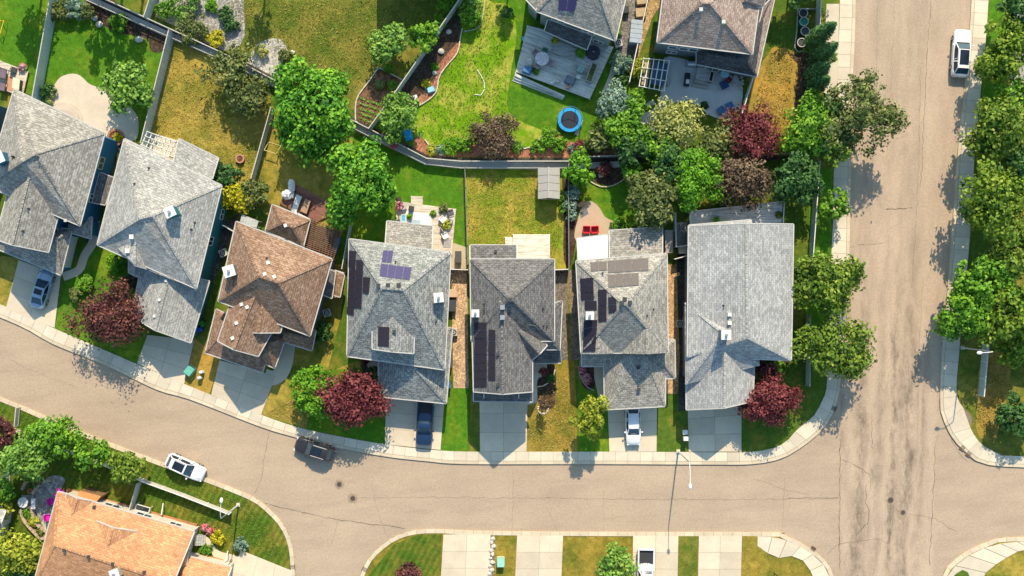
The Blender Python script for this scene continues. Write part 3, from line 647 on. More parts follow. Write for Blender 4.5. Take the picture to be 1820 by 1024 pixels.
def inset(q, d):
    n = len(q); out = []; c = sum(q, Vector((0, 0))) / n
    A = sum(q[i].x * q[(i + 1) % n].y - q[(i + 1) % n].x * q[i].y for i in range(n)); sg = 1 if A > 0 else -1
    for i in range(n):
        p0, p1, p2 = q[i - 1], q[i], q[(i + 1) % n]
        d1 = (p1 - p0).normalized(); d2 = (p2 - p1).normalized(); n1 = Vector((-d1.y, d1.x)) * sg; n2 = Vector((-d2.y, d2.x)) * sg
        b = (n1 + n2); out.append(p1 + b * (d / max(0.3, 1 + n1.dot(n2))))
    return out
class House:
    def __init__(s, label, cu, cv, wall, roof, name='house', cat='house'):
        s.r = empty(name, P(cu, cv, 0.1), label, cat); s.wall = wall; s.roof = roof; s.faces = []; s.blocks = []
    def block(s, q, ze, zr, r1=None, r2=None, walls=True, roof=None, wall=None, over=0.45, gut=True, z0=0.05, cap=True):
        """q: four measured eave corners (ridge runs along q0-q1); r1/r2: measured hip ridge ends, None = gable"""
        A, B, C, D = [P(u, v, ze) for u, v in q]
        m1 = (D + A) / 2; m2 = (B + C) / 2
        R1 = P(r1[0], r1[1], zr) if r1 else Vector((m1.x, m1.y, zr)); R2 = P(r2[0], r2[1], zr) if r2 else Vector((m2.x, m2.y, zr))
        fs = [(A, B, R2, R1), (C, D, R1, R2)]
        if r2: fs.append((B, C, R2))
        if r1: fs.append((D, A, R1))
        bound = [A, B] + ([] if r2 else [R2]) + [C, D] + ([] if r1 else [R1])
        m = MB(); th = 0.2
        def tri(face):
            p = list(face); nn = (p[1] - p[0]).cross(p[2] - p[0])
            if nn.z < 0: p.reverse()
            return p
        for f in fs:
            p = tri(f); m.add(p, [tuple(range(len(p)))]); b = [x - Vector((0, 0, th)) for x in p][::-1]; m.add(b, [tuple(range(len(b)))])
            s.faces.append((p, ze))
        for i in range(len(bound)):
            a, b = bound[i], bound[(i + 1) % len(bound)]; dn = Vector((0, 0, th)); m.add([a, b, b - dn, a - dn], [(0, 1, 2, 3)])
        ro = m.build('roof', roof or s.roof, s.r, uv=True)
        if gut:
            m = MB()
            for i in range(len(bound)):
                a, b = bound[i], bound[(i + 1) % len(bound)]; d = (b - a); 
                if d.length < 0.05: continue
                ctr = (A + B + C + D) / 4; nrm = Vector((d.y, -d.x, 0)).normalized()
                if nrm.dot((a + b) / 2 - ctr) < 0: nrm = -nrm
                m.beam(a + nrm * 0.05 + Vector((0, 0, -0.06)), b + nrm * 0.05 + Vector((0, 0, -0.06)), 0.11, 0.16)
            m.build('gutter', GUT, ro)
        if cap:
            m = MB(); ends = [(R1, R2)] + ([(R2, B), (R2, C)] if r2 else []) + ([(R1, A), (R1, D)] if r1 else [])
            for a, b in ends:
                L = (b - a).length; k = max(1, int(L / 0.5))
                for i in range(k):
                    p = a + (b - a) * (i / k); q_ = a + (b - a) * ((i + 0.9) / k); m.beam(p + Vector((0, 0, 0.02)), q_ + Vector((0, 0, 0.035)), 0.26, 0.03)
            m.build('ridge_cap', roof or s.roof, ro, uv=True)
        ins = None
        if walls:
            ins = inset([Vector((p.x, p.y)) for p in (A, B, C, D)], over); zt = ze - 0.2
            a, b, c, d = [Vector((p.x, p.y, zt)) for p in ins]
            k = 0.75
            n1 = (a + d) / 2; n2 = (b + c) / 2; zk = zr - 0.35 - (zr - ze) * 0.08
            e1 = Vector((n1.x, n1.y, zk)) if not r1 else Vector((R1.x, R1.y, zk)); e2 = Vector((n2.x, n2.y, zk)) if not r2 else Vector((R2.x, R2.y, zk))
            f0 = [Vector((p.x, p.y, z0)) for p in ins]
            vs = [a, b, c, d, e1, e2] + f0
            faces = [(0, 1, 5, 4), (2, 3, 4, 5), (1, 2, 5), (3, 0, 4), (6, 7, 1, 0), (7, 8, 2, 1), (8, 9, 3, 2), (9, 6, 0, 3)]
            MB().add(vs, faces).build('wall', wall or s.wall, s.r, uv=True)
        blk = dict(ins=ins, ze=ze, zr=zr); s.blocks.append(blk); return blk
    def shed(s, pts, zs, walls=True, roof=None, wall=None, mat=None, over=0.35):
        """single pitch roof: measured corners with a height each"""
        p = [P(u, v, z) for (u, v), z in zip(pts, zs)]
        if (p[1] - p[0]).cross(p[2] - p[0]).z < 0: p = p[::-1]
        m = MB(); n = len(p); dn = Vector((0, 0, 0.16)); m.add(p, [tuple(range(n))]); m.add([x - dn for x in p][::-1], [tuple(range(n))])
        for i in range(n): m.add([p[i], p[i] - dn, p[(i + 1) % n] - dn, p[(i + 1) % n]], [(0, 1, 2, 3)])
        ro = m.build('roof', roof or s.roof, s.r, uv=True); s.faces.append((p, 0))
        m = MB(); ctr = sum(p, Vector()) / n
        for i in range(n):
            a, b = p[i], p[(i + 1) % n]; d = b - a; nrm = Vector((d.y, -d.x, 0)).normalized()
            if nrm.dot((a + b) / 2 - ctr) < 0: nrm = -nrm
            m.beam(a + nrm * 0.05 - Vector((0, 0, 0.05)), b + nrm * 0.05 - Vector((0, 0, 0.05)), 0.11, 0.14)
        m.build('gutter', GUT, ro)
        if walls:
            ins = inset([Vector((x.x, x.y)) for x in p], over); m = MB()
            m.add([Vector((q.x, q.y, p[i].z - 0.25)) for i, q in enumerate(ins)] + [Vector((q.x, q.y, 0.05)) for q in ins], [tuple(range(n))] + [(i, n + i, n + (i + 1) % n, (i + 1) % n) for i in range(n)])
            m.build('wall', wall or s.wall, s.r, uv=True)
    def hit(s, u, v):
        o = Vector((0, 0, H)); d = (P(u, v, 0) - o).normalized(); best = None
        for p, ze in s.faces:
            for k in range(1, len(p) - 1):
                h = geometry.intersect_ray_tri(p[0], p[k], p[k + 1], d, o, True)
                if h is not None and (best is None or h.z > best[0].z):
                    n = (p[k] - p[0]).cross(p[k + 1] - p[0]).normalized(); best = (h, n if n.z > 0 else -n)
        return best or (P(u, v, 5.5), Vector((0, 0, 1)))
    def vent(s, u, v, mat=None, size=0.42, h=0.32, rz=0.0):
        p, n = s.hit(u, v); o = MB().box((p.x, p.y, p.z + h / 2 - 0.08), (size, size, h), rz, 0.85).build('roof_vent', mat or GUT, s.r)
        MB().box((p.x, p.y, p.z + h - 0.06), (size * 1.15, size * 1.15, 0.05), rz).build('cap', mat or GUT, o)
    def pipe(s, u, v, h=0.4, r=0.07):
        p, n = s.hit(u, v); o = MB().tube([p - Vector((0, 0, 0.1)), p + Vector((0, 0, h))], r, 8).build('vent_pipe', DARK, s.r)
        MB().tube([p - Vector((0, 0, 0.02)), p + Vector((0, 0, 0.06))], r * 2.2, 8, r * 1.3).build('collar', DARK, o)
    def chimney(s, u, v, size=1.2, h=1.7, rz=0.0, mat=WHITE):
        p, n = s.hit(u, v); k = (H - p.z) / (H - p.z - h)   # measured at its top
        p, n = s.hit(910 + (u - 910) * 0.985, 512 + (v - 512) * 0.985)
        q = P(u, v, p.z + h * 0.8); o = MB().box((q.x, q.y, p.z + h / 2 - 0.4), (size, size, h + 0.5), rz).build('chimney', s.wall, s.r)
        top = MB().box((q.x, q.y, p.z + h - 0.1), (size * 1.14, size * 1.14, 0.1), rz).build('chimney_cap', mat, o)
        MB().cyl((q.x, q.y, p.z + h - 0.05), 0.16, 0.35, 10).build('flue', STEEL, o)
    def solar(s, q, nx, ny, mat=None):
        """array of panels on the roof, q = measured corners"""
        mat = mat or PV
        for i in range(nx):
            for j in range(ny):
                g = 0.03; cs = []
                for a, b in ((i + g, j + g), (i + 1 - g, j + g), (i + 1 - g, j + 1 - g), (i + g, j + 1 - g)):
                    uvp = bil(q, a / nx, b / ny); p, n = s.hit(*uvp); cs.append((p, n))
                n = cs[0][1]; c = [p + n * 0.10 for p, _ in cs]
                if (c[1] - c[0]).cross(c[2] - c[0]).z < 0: c = c[::-1]
                lo = [p - n * 0.045 for p in c]
                pn = MB().add(c + lo, [(0, 1, 2, 3), (7, 6, 5, 4), (0, 4, 5, 1), (1, 5, 6, 2), (2, 6, 7, 3), (3, 7, 4, 0)]).build('solar_panel', mat, s.r, uv=True)
                if j == 0 or ny == 1:
                    m = MB(); m.beam(c[0] - n * 0.06, c[1] - n * 0.06, 0.04, 0.04); m.build('rail', STEEL, pn)
    def win(s, b, e, t, z, w=1.4, h=1.2, name='window', frame=WHITE, panes=2, mat=None):
        ins = b['ins'] if isinstance(b, dict) else b; p, q = ins[e], ins[(e + 1) % 4]; d = (q - p); L = d.length; d.normalize()
        ctr = sum(ins, Vector((0, 0))) / 4; n = Vector((d.y, -d.x))
        if n.dot((p + q) / 2 - ctr) < 0: n = -n
        c = p + d * L * t; th = math.atan2(d.y, d.x)
        cc = Vector((c.x + n.x * 0.03, c.y + n.y * 0.03, z))
        w = min(w, L * 0.9)
        m = MB()
        D3 = Vector((d.x, d.y, 0)); U = Vector((0, 0, 1)); fw = 0.09
        for a_, b_ in ((-w / 2, w / 2),):
            m.beam(cc + D3 * a_ + U * h / 2, cc + D3 * b_ + U * h / 2, 0.1, fw); m.beam(cc + D3 * a_ - U * h / 2, cc + D3 * b_ - U * h / 2, 0.16, fw)
            for k in range(panes + 1):
                x = a_ + (b_ - a_) * k / panes; m.beam(cc + D3 * x - U * h / 2, cc + D3 * x + U * h / 2, 0.1, fw, D3)
        f = m.build(name, frame, s.r)
        for k in range(panes):
            x0 = -w / 2 + w * k / panes + 0.045; x1 = -w / 2 + w * (k + 1) / panes - 0.045
            a = cc + D3 * x0 - U * (h / 2 - 0.04); b2 = cc + D3 * x1 - U * (h / 2 - 0.04); n3 = Vector((n.x, n.y, 0)) * 0.015
            MB().add([a + n3, b2 + n3, b2 + n3 + U * (h - 0.08), a + n3 + U * (h - 0.08), a - n3, b2 - n3, b2 - n3 + U * (h - 0.08), a - n3 + U * (h - 0.08)], [(0, 1, 2, 3), (7, 6, 5, 4), (0, 4, 5, 1), (1, 5, 6, 2), (2, 6, 7, 3), (3, 7, 4, 0)]).build('pane', mat or PANE, f)
    def garage(s, b, e, t=0.5, w=4.8, col=WHITE):
        ins = b['ins']; p, q = ins[e], ins[(e + 1) % 4]; d = (q - p); L = d.length; d.normalize(); ctr = sum(ins, Vector((0, 0))) / 4; n = Vector((d.y, -d.x))
        if n.dot((p + q) / 2 - ctr) < 0: n = -n
        w = min(w, L * 0.8); c = p + d * L * t; D3 = Vector((d.x, d.y, 0)); o = Vector((c.x + n.x * 0.04, c.y + n.y * 0.04, 0))
        m = MB(); m.beam(o - D3 * (w / 2 + .06) + Vector((0, 0, 0.1)), o - D3 * (w / 2 + .06) + Vector((0, 0, 2.4)), 0.1, 0.12, D3); m.beam(o + D3 * (w / 2 + .06) + Vector((0, 0, 0.1)), o + D3 * (w / 2 + .06) + Vector((0, 0, 2.4)), 0.1, 0.12, D3); m.beam(o - D3 * w / 2 + Vector((0, 0, 2.4)), o + D3 * w / 2 + Vector((0, 0, 2.4)), 0.1, 0.12)
        g = m.build('garage_door', col, s.r)
        for k in range(4):
            z = 0.15 + k * 0.55; m = MB(); m.beam(o - D3 * w / 2 + Vector((0, 0, z + 0.27)), o + D3 * w / 2 + Vector((0, 0, z + 0.27)), 0.06, 0.53); m.build('door_panel', col, g)
PV = None
def pvmat(name, c, line):
    n = N(name); uv = n.uv(); br = n.n('TexBrick'); n.l(uv, br.inputs['Vector']); br.offset = 0
    br.inputs['Scale'].default_value = 1; br.inputs['Brick Width'].default_value = 0.165; br.inputs['Row Height'].default_value = 0.165; br.inputs['Mortar Size'].default_value = 0.006
    br.inputs['Color1'].default_value = (*c, 1); br.inputs['Color2'].default_value = (*mul(c, 1.25), 1); br.inputs['Mortar'].default_value = (*line, 1)
    return n.out(br.outputs['Color'], 0.5, 0.0, 0.2)
PV = pvmat('solar_black', (0.022, 0.018, 0.028), (0.05, 0.045, 0.055)); PVB = pvmat('solar_blue', (0.04, 0.035, 0.11), (0.12, 0.11, 0.18)); PVG = pvmat('solar_grey', (0.09, 0.075, 0.07), (0.15, 0.13, 0.12))

W_BLUE = siding('siding_blue', (0.035, 0.17, 0.32)); W_TEAL = siding('siding_teal', (0.03, 0.20, 0.235)); W_GB = siding('siding_grey_blue', (0.20, 0.26, 0.30))
W_TAN = siding('siding_tan', (0.40, 0.34, 0.26)); W_SAGE = siding('siding_sage', (0.25, 0.29, 0.27)); W_SLATE = siding('siding_slate', (0.15, 0.19, 0.22)); W_CREAM = siding('siding_cream', (0.55, 0.48, 0.38)); W_GREY = siding('siding_grey', (0.30, 0.31, 0.31))

# 1 ---- far left, blue walls
h = House('blue-sided house with grey-brown hip roof at the far left, grey sedan on its drive', 60, 330, W_BLUE, SH_TAN)
b = h.block([(25, 159), (186, 237), (142, 401), (-24, 330)], 5.6, 8.9, (40, 286), (64, 273))
w = h.block([(20, 320), (-8, 425), (86, 448), (112, 350)], 5.3, 7.5, (58, 290), None)
gb = h.block([(-30, 392), (128, 408), (108, 489), (-30, 432)], 3.1, 4.5, (0, 412), (100, 424), wall=W_BLUE)
p_ = h.block([(122, 400), (163, 386), (161, 424), (127, 414)], 3.0, 3.5, (135, 405), (150, 402), over=0.3)
h.shed([(177, 307), (202, 316), (187, 364), (164, 360)], [3.3, 2.9, 2.9, 3.3], roof=SH_DARK)
h.chimney(-2, 281, 1.1, 1.6, 0.4)
for u, v in ((68, 279), (51, 371), (41, 411)): h.pipe(u, v)
h.vent(118, 392, size=0.3)
h.win(b, 1, 0.3, 3.5); h.win(b, 1, 0.72, 3.5, 1.0, 1.0); h.win(b, 1, 0.5, 1.5, 1.2, 1.0); h.win(w, 2, 0.3, 4.2, 1.2, 1.3); h.garage(gb, 2 if False else 1, 0.5); h.win(w, 1, 0.5, 4.3, 1.8, 1.2)
h.win(b, 0, 0.3, 4.3, 1.6, 1.2); h.win(b, 0, 0.65, 4.3, 1.2, 1.2)
# 2 ---- teal walls
h = House('teal-sided house with pale grey roof beside the dark red tree, satellite-white chimney', 285, 430, W_TEAL, SH_LIGHT)
b = h.block([(221, 247), (394, 330), (349, 513), (173, 435)], 5.7, 8.8, (248, 388), (272, 383))
h.block([(186, 420), (234, 466), (262, 478), (262, 400)], 5.5, 6.8, (240, 410), None, walls=False)
h.block([(250, 480), (262, 480), (349, 513), (345, 480)], 5.55, 5.75, walls=False, gut=False, cap=False)
g2 = h.block([(252, 470), (234, 562), (339, 609), (372, 500)], 3.3, 5.2)
h.block([(229, 458), (229, 484), (262, 497), (268, 460)], 3.2, 4.0, (240, 462), None, over=0.3)
h.shed([(318, 247), (388, 281), (377, 318), (308, 290)], [3.2, 3.1, 3.5, 3.6], over=0.3)
h.chimney(303, 377, 1.0, 1.7, 0.45); h.vent(235, 421, WHITE); h.vent(228, 446, WHITE)
for u, v in ((265, 299), (239, 327), (346, 396), (340, 408)): h.pipe(u, v)
h.vent(296, 499, WHITE, 0.25, 0.25); h.vent(284, 533, WHITE, 0.25, 0.25); h.vent(275, 562, WHITE, 0.25, 0.25)
h.win(b, 1, 0.55, 3.4, 1.0, 1.6); h.win(b, 1, 0.25, 1.6, 1.2, 1.0); h.win(b, 2, 0.7, 4.3, 1.8, 1.2); h.win(b, 0, 0.3, 4.2, 1.6, 1.2); h.win(b, 0, 0.7, 4.2, 1.6, 1.2); h.garage(g2, 1)
# 3 ---- brown roof
h = House('house with brown shingle roof, white chimney box and blue-grey side wall', 480, 510, W_GB, SH_BRN)
b = h.block([(420, 394), (590, 461), (551, 597), (388, 535)], 5.6, 8.9, (461, 491), (495, 502))
w = h.block([(408, 545), (387, 606), (459, 633), (500, 560)], 5.3, 7.0, (458, 512), None)
w2 = h.block([(440, 530), (430, 590), (498, 591), (510, 548)], 5.35, 6.6, (470, 520), None, walls=True)
g3 = h.block([(384, 550), (486, 596), (466, 662), (365, 627)], 3.0, 4.4, (400, 585), (455, 605))
h.block([(468, 585), (508, 600), (488, 654), (455, 640)], 3.0, 4.2, (480, 610), (478, 625))
h.block([(494, 575), (561, 588), (554, 623), (500, 606)], 3.0, 4.0, (510, 592), (540, 600))
rr = h.block([(484, 364), (551, 391), (539, 438), (472, 410)], 3.3, 4.6, (503, 396), (520, 404))
h.shed([(583, 478), (596, 484), (590, 530), (574, 524)], [3.2, 2.9, 2.9, 3.2], roof=SH_DARK, over=0.2)
h.shed([(598, 482), (612, 489), (604, 528), (592, 524)], [2.4, 2.4, 2.4, 2.4], over=0.2)
h.chimney(408, 482, 1.1, 1.6, 0.3)
for u, v in ((471, 487), (488, 492), (508, 401), (430, 541), (440, 546), (421, 574), (414, 601), (477, 467)): h.vent(u, v, WHITE, 0.32, 0.28, 0.35)
h.pipe(474, 459); h.win(b, 1, 0.3, 4.2); h.win(b, 1, 0.7, 4.2, 1.2, 1.2); h.win(w, 1, 0.5, 4.3, 1.6, 1.2); h.win(b, 0, 0.3, 4.3); h.win(w2, 2, 0.4, 4.2, 0.9, 1.2); h.garage(g3, 2)
# 4 ---- grey roof, dormer with one panel
h = House('grey-roofed house with a dormer, blue solar array and a navy pickup out front', 710, 560, W_TAN, SH_GREY)
b = h.block([(621, 425), (801, 449), (790, 657), (617, 633)], 5.6, 9.5, (679, 512), (717, 515))
dm = h.block([(662, 583), (662, 620), (735, 628), (736, 590)], 7.1, 8.0, (698, 552), None)
g4 = h.block([(673, 580), (673, 705), (793, 717), (804, 583)], 3.4, 5.3, (738, 610), (735, 652))
h.block([(619, 600), (619, 634), (680, 641), (680, 600)], 4.0, 5.2, (652, 600), (655, 603), walls=False)
h.shed([(688, 393), (769, 402), (767, 445), (685, 435)], [3.1, 3.1, 3.8, 3.8], roof=SH_TAN)
h.chimney(780, 529, 0.95, 1.7, 0.1)
for u, v in ((673, 508), (690, 507), (709, 507)): h.vent(u, v, DARK, 0.4)
h.vent(701, 589, DARK, 0.35)
for u, v in ((703, 466), (775, 571)): h.pipe(u, v)
h.solar([(621, 445), (634, 446), (629, 561), (616, 559)], 1, 7); h.solar([(634, 461), (647, 462), (643, 549), (630, 547)], 1, 5); h.solar([(646, 492), (659, 493), (656, 523), (645, 521)], 1, 2)
h.solar([(681, 445), (699, 446), (696, 468), (678, 467)], 2, 1, PVB); h.solar([(677, 469), (732, 476), (728, 499), (674, 492)], 4, 1, PVB); h.solar([(672, 579), (693, 580), (692, 617), (671, 615)], 1, 1)
h.win(b, 0, 0.3, 4.3); h.win(b, 0, 0.8, 4.3); h.win(b, 1, 0.4, 4.2, 1.0, 1.2); h.win(dm, 1, 0.5, 4.9, 1.4, 1.0); h.garage(g4, 1, 0.5, 5.0); h.win(b, 3, 0.5, 4.2); h.win(b, 1, 0.2, 1.5, 0.8, 0.8)
# 5 ---- centre, charcoal roof
h = House('charcoal-roofed house in the middle of the row with two columns of black solar panels', 905, 580, W_TAN, SH_DARK)
b = h.block([(836, 461), (985, 461), (985, 606), (838, 606)], 5.8, 8.9, (904, 531), (909, 531))
f = h.block([(838, 536), (842, 696), (946, 696), (946, 536)], 5.75, 8.3)
h.block([(914, 560), (999, 535), (995, 621), (914, 621)], 5.0, 7.0, (940, 576), (952, 578))
h.block([(918, 544), (972, 614), (945, 640), (880, 580)], 5.6, 7.0, walls=False)
h.shed([(842, 693), (946, 693), (946, 714), (842, 713)], [3.9, 3.9, 3.1, 3.1], walls=False, roof=SH_PENT)
h.shed([(947, 618), (995, 618), (997, 645), (946, 645)], [4.3, 4.3, 3.1, 3.1], walls=False, roof=SH_PENT)
h.shed([(836, 436), (918, 436), (918, 464), (836, 464)], [3.1, 3.1, 3.7, 3.7])
h.chimney(845, 557, 0.75, 1.5, 0)
h.vent(881, 447, DARK, 0.3)
for u, v in ((893, 546), (893, 564)): h.vent(u, v, STEEL, 0.45, 0.7)
h.vent(907, 533, DARK, 0.35); h.vent(885, 629, DARK, 0.3); h.vent(885, 684, DARK, 0.3)
for u, v in ((861, 540), (861, 551), (965, 548), (966, 579), (972, 580)): h.pipe(u, v)
h.solar([(843, 573), (866, 573), (866, 688), (843, 688)], 1, 8); h.solar([(869, 585), (881, 586), (881, 677), (868, 676)], 1, 4)
for u in (860, 922):
    p = P(u, 700, 3.8); MB().beam(p, p + Vector((0, -0.5, -0.3)), 0.08, 0.1).build('bracket', WHITE, h.r)
h.win(f, 1, 0.5, 4.6, 1.8, 1.3); h.garage(f, 1, 0.5, 5.0); h.win(b, 1, 0.3, 4.2); h.win(b, 1, 0.6, 1.6, 1.0, 1.0); h.win(b, 0, 0.25, 4.3); h.win(b, 0, 0.7, 1.6, 2.0, 2.0); h.win(b, 0, 0.7, 4.3, 1.4, 1.2)
# 6 ---- solar on two slopes
h = House('pale grey hip-roofed house with grey and black solar arrays, white car on its drive', 1110, 580, W_GREY, SH_TAN)
b = h.block([(1024, 464), (1185, 451), (1187, 626), (1033, 628)], 5.6, 9.0, (1108, 541), (1114, 541))
h.block([(1105, 575), (1103, 629), (1187, 627), (1187, 575)], 5.57, 7.45, gut=False)
h.block([(1033, 590), (1033, 629), (1092, 628), (1092, 590)], 5.57, 6.75, gut=False)
g6 = h.block([(1072, 560), (1075, 728), (1182, 722), (1184, 560)], 3.4, 5.0, (1108, 633), (1148, 633))
h.block([(1160, 602), (1199, 604), (1200, 672), (1160, 674)], 3.3, 4.6, (1165, 630), (1172, 636), over=0.3)
h.shed([(1034, 620), (1100, 620), (1080, 651), (1034, 651)], [4.4, 4.4, 3.2, 3.2], walls=False)
h.shed([(1083, 410), (1177, 404), (1177, 455), (1084, 460)], [3.1, 3.1, 3.8, 3.8])
h.shed([(1026, 424), (1082, 417), (1084, 460), (1028, 464)], [2.8, 2.8, 3.2, 3.2], walls=False, roof=plain((0.72, 0.72, 0.72), 0.4, var=0.04))
for u, v in ((1028, 428), (1079, 422)): MB().tube([P(u, v, 0.1), P(u, v, 2.7)], 0.07, 8).build('patio_post', WHITE, h.r)
h.chimney(1048, 561, 0.8, 1.5, 0)
for u, v in ((1110, 532), (1105, 539), (1119, 538)): h.vent(u, v, DARK, 0.4)
h.vent(1137, 439, DARK, 0.3); h.vent(1134, 653, DARK, 0.35); h.vent(1135, 692, DARK, 0.35)
for u, v in ((1161, 550), (1150, 561), (1071, 486)): h.pipe(u, v)
h.solar([(1049, 467), (1079, 465), (1079, 481), (1050, 483)], 2, 1, PVG); h.solar([(1080, 464), (1152, 459), (1153, 482), (1080, 486)], 5, 1, PVG); h.solar([(1080, 489), (1135, 485), (1136, 508), (1081, 512)], 4, 1, PVG)
h.solar([(1031, 495), (1055, 493), (1057, 533), (1033, 534)], 1, 3); h.solar([(1063, 515), (1079, 514), (1079, 572), (1064, 572)], 1, 4); h.solar([(1081, 528), (1096, 527), (1097, 556), (1082, 557)], 1, 2)
h.solar([(1039, 535), (1061, 534), (1062, 551), (1040, 552)], 1, 1); h.solar([(1038, 570), (1063, 568), (1059, 625), (1036, 625)], 1, 4)
h.win(b, 1, 0.3, 4.3); h.win(b, 1, 0.5, 1.6, 1, 1); h.win(b, 0, 0.7, 4.3); h.win(b, 2, 0.3, 4.5, 1.6, 1.2); h.garage(g6, 1, 0.5, 5.0)
# 7 ---- pale gable roof near the corner
h = House('largest pale grey gable-roofed house, last of the row before the avenue', 1315, 560, W_GREY, SH_PALE)
b = h.block([(1224, 402), (1222, 634), (1406, 640), (1410, 399)], 5.2, 7.6, None, (1328, 600))
h.block([(1224, 401), (1224, 440), (1335, 440), (1335, 391)], 5.25, 6.6, (1330, 430), (1331, 431), walls=False, cap=False)
h.block([(1217, 538), (1218, 684), (1350, 650), (1346, 540)], 4.7, 7.1, (1284, 592), (1284, 596), over=0.5, gut=False)
g7 = h.block([(1220, 600), (1220, 728), (1338, 713), (1342, 600)], 3.7, 6.1)
h.chimney(1290, 595, 0.95, 1.6, 0)
for u, v in ((1296, 559), (1296, 574)): h.vent(u, v, WHITE, 0.35, 0.35)
h.pipe(1286, 543)
h.win(b, 3, 0.3, 1.6, 2.0, 2.0); h.win(b, 3, 0.7, 4.0); h.win(b, 2, 0.4, 4.0); h.win(b, 1, 0.75, 3.9, 2.0, 1.3); h.garage(g7, 1, 0.5, 5.2); h.win(b, 0, 0.3, 3.9, 1.0, 1.0)
# 8 ---- upper middle, sage walls, cut by the picture's top
h = House('sage-sided house with grey roof above the big grey deck with trampoline lawn', 1030, 0, W_SAGE, SH_TAN)
b = h.block([(954, 20), (1094, 72), (1130, -80), (990, -140)], 6.6, 9.0, (1010, -40), (1062, -20))
c8 = h.block([(930, -50), (934, -2), (957, 22), (990, -50)], 6.5, 7.4, (950, -40), (955, -38))
h.shed([(974, 35), (1052, 64), (1043, 88), (968, 55)], [4.1, 4.1, 3.2, 3.2], walls=False, roof=SH_SLATE)
h.solar([(994, -14), (1028, -10), (1021, 22), (992, 18)], 2, 1, PVB)
for u, v in ((970, 56), (1040, 88)): MB().tube([P(u, v, 0.1), P(u, v, 3.1)], 0.08, 8).build('patio_post', WHITE, h.r)
h.win(b, 0, 0.25, 4.6, 1.6, 1.0); h.win(b, 0, 0.68, 4.6, 1.6, 1.0); h.win(b, 0, 0.42, 2.2, 2.6, 2.0); h.win(b, 0, 0.85, 1.8, 1.2, 1.0); h.win(c8, 1, 0.5, 4.2, 1.6, 1.3)
# 9 ---- upper right, rose tan roof
h = House('slate-walled house with rose-tan roof at the top beside the golden lawn', 1270, 20, W_SLATE, SH_ROSE)
b = h.block([(1168, 75), (1337, 96), (1362, -90), (1192, -110)], 6.8, 9.6, (1248, 5), (1262, 5))
h.block([(1300, 8), (1357, 12), (1362, -60), (1310, -60)], 6.9, 8.2, (1326, 0), None, walls=False)
l9 = h.block([(1238, 114), (1345, 136), (1380, -30), (1240, 0)], 3.3, 5.0, (1262, 96), (1325, 105), over=0.4, roof=SH_SLATE)
h.shed([(1338, 92), (1345, 136), (1378, -10), (1357, 12)], [4.2, 3.35, 3.35, 4.2], walls=False)
for u, v in ((1245, 18), (1285, 40)): h.vent(u, v, GUT, 0.35, 0.4)
h.win(b, 0, 0.18, 3.7, 1.0, 1.0, panes=1); h.win(b, 0, 0.31, 3.7, 1.0, 1.0, panes=1); h.win(b, 0, 0.42, 3.7, 1.0, 1.0, panes=1); h.win(b, 0, 0.2, 1.6, 1.2, 1.0); h.win(l9, 0, 0.3, 1.5, 1.6, 2.0, panes=2)
# 10 ---- bottom left, orange roof
h = House('house with orange shingle roof at the bottom left, round paver patio beside it', 220, 960, W_CREAM, SH_OR)
b = h.block([(103, 874), (345, 945), (292, 1110), (58, 1045)], 3.9, 6.0, (97, 969), None)
h.block([(164, 891), (150, 935), (105, 922), (119, 878)], 3.98, 4.65, walls=False)
h.block([(243, 945), (230, 990), (157, 971), (170, 926)], 4.55, 5.45, walls=False)
e10 = h.block([(318, 985), (411, 1008), (395, 1075), (285, 1070)], 3.3, 5.0, (330, 1030), None)
h.block([(295, 968), (334, 980), (331, 1006), (300, 1030)], 4.0, 5.0, (310, 985), (320, 1000), walls=False)
h.chimney(204, 1020, 0.9, 1.2, 0.3, WHITE)
for u, v in ((115, 978), (158, 989), (201, 1002), (257, 1017), (168, 901)): h.vent(u, v, DARK, 0.3, 0.25)
h.win(b, 0, 0.35, 2.0, 1.8, 1.2); h.win(b, 0, 0.6, 2.0, 1.8, 1.2); h.win(b, 0, 0.85, 2.0, 1.4, 1.2); h.win(b, 1, 0.3, 2.0)
# 0 ---- slivers at the edges
h = House('grey-walled house mostly cut off at the left edge beside a furnished deck', -60, 230, W_SLATE, SH_TAN)
h.block([(-160, 120), (-8, 178), (-60, 330), (-220, 260)], 5.6, 7.6, (-120, 210), (-90, 230))
h = House('small pale house corner at the lower left edge behind the grey fence', -30, 930, WHITE, SH_LIGHT)
h.block([(-90, 900), (10, 908), (6, 944), (-90, 960)], 2.6, 3.4, None, None)
h = House('corner of a pale grey roof at the right edge behind the street lamp', 1850, 610, W_GREY, SH_PALE)
h.block([(1806, 616), (1806, 632), (1900, 650), (1900, 590)], 3.0, 4.0, (1840, 620), (1870, 622))

h = House('house just above the top edge whose shade falls on the olive lawn', 760, -110, W_GREY, SH_TAN)
h.block([(672, -60), (850, -50), (850, -170), (672, -180)], 5.8, 8.2, (730, -115), (790, -112))
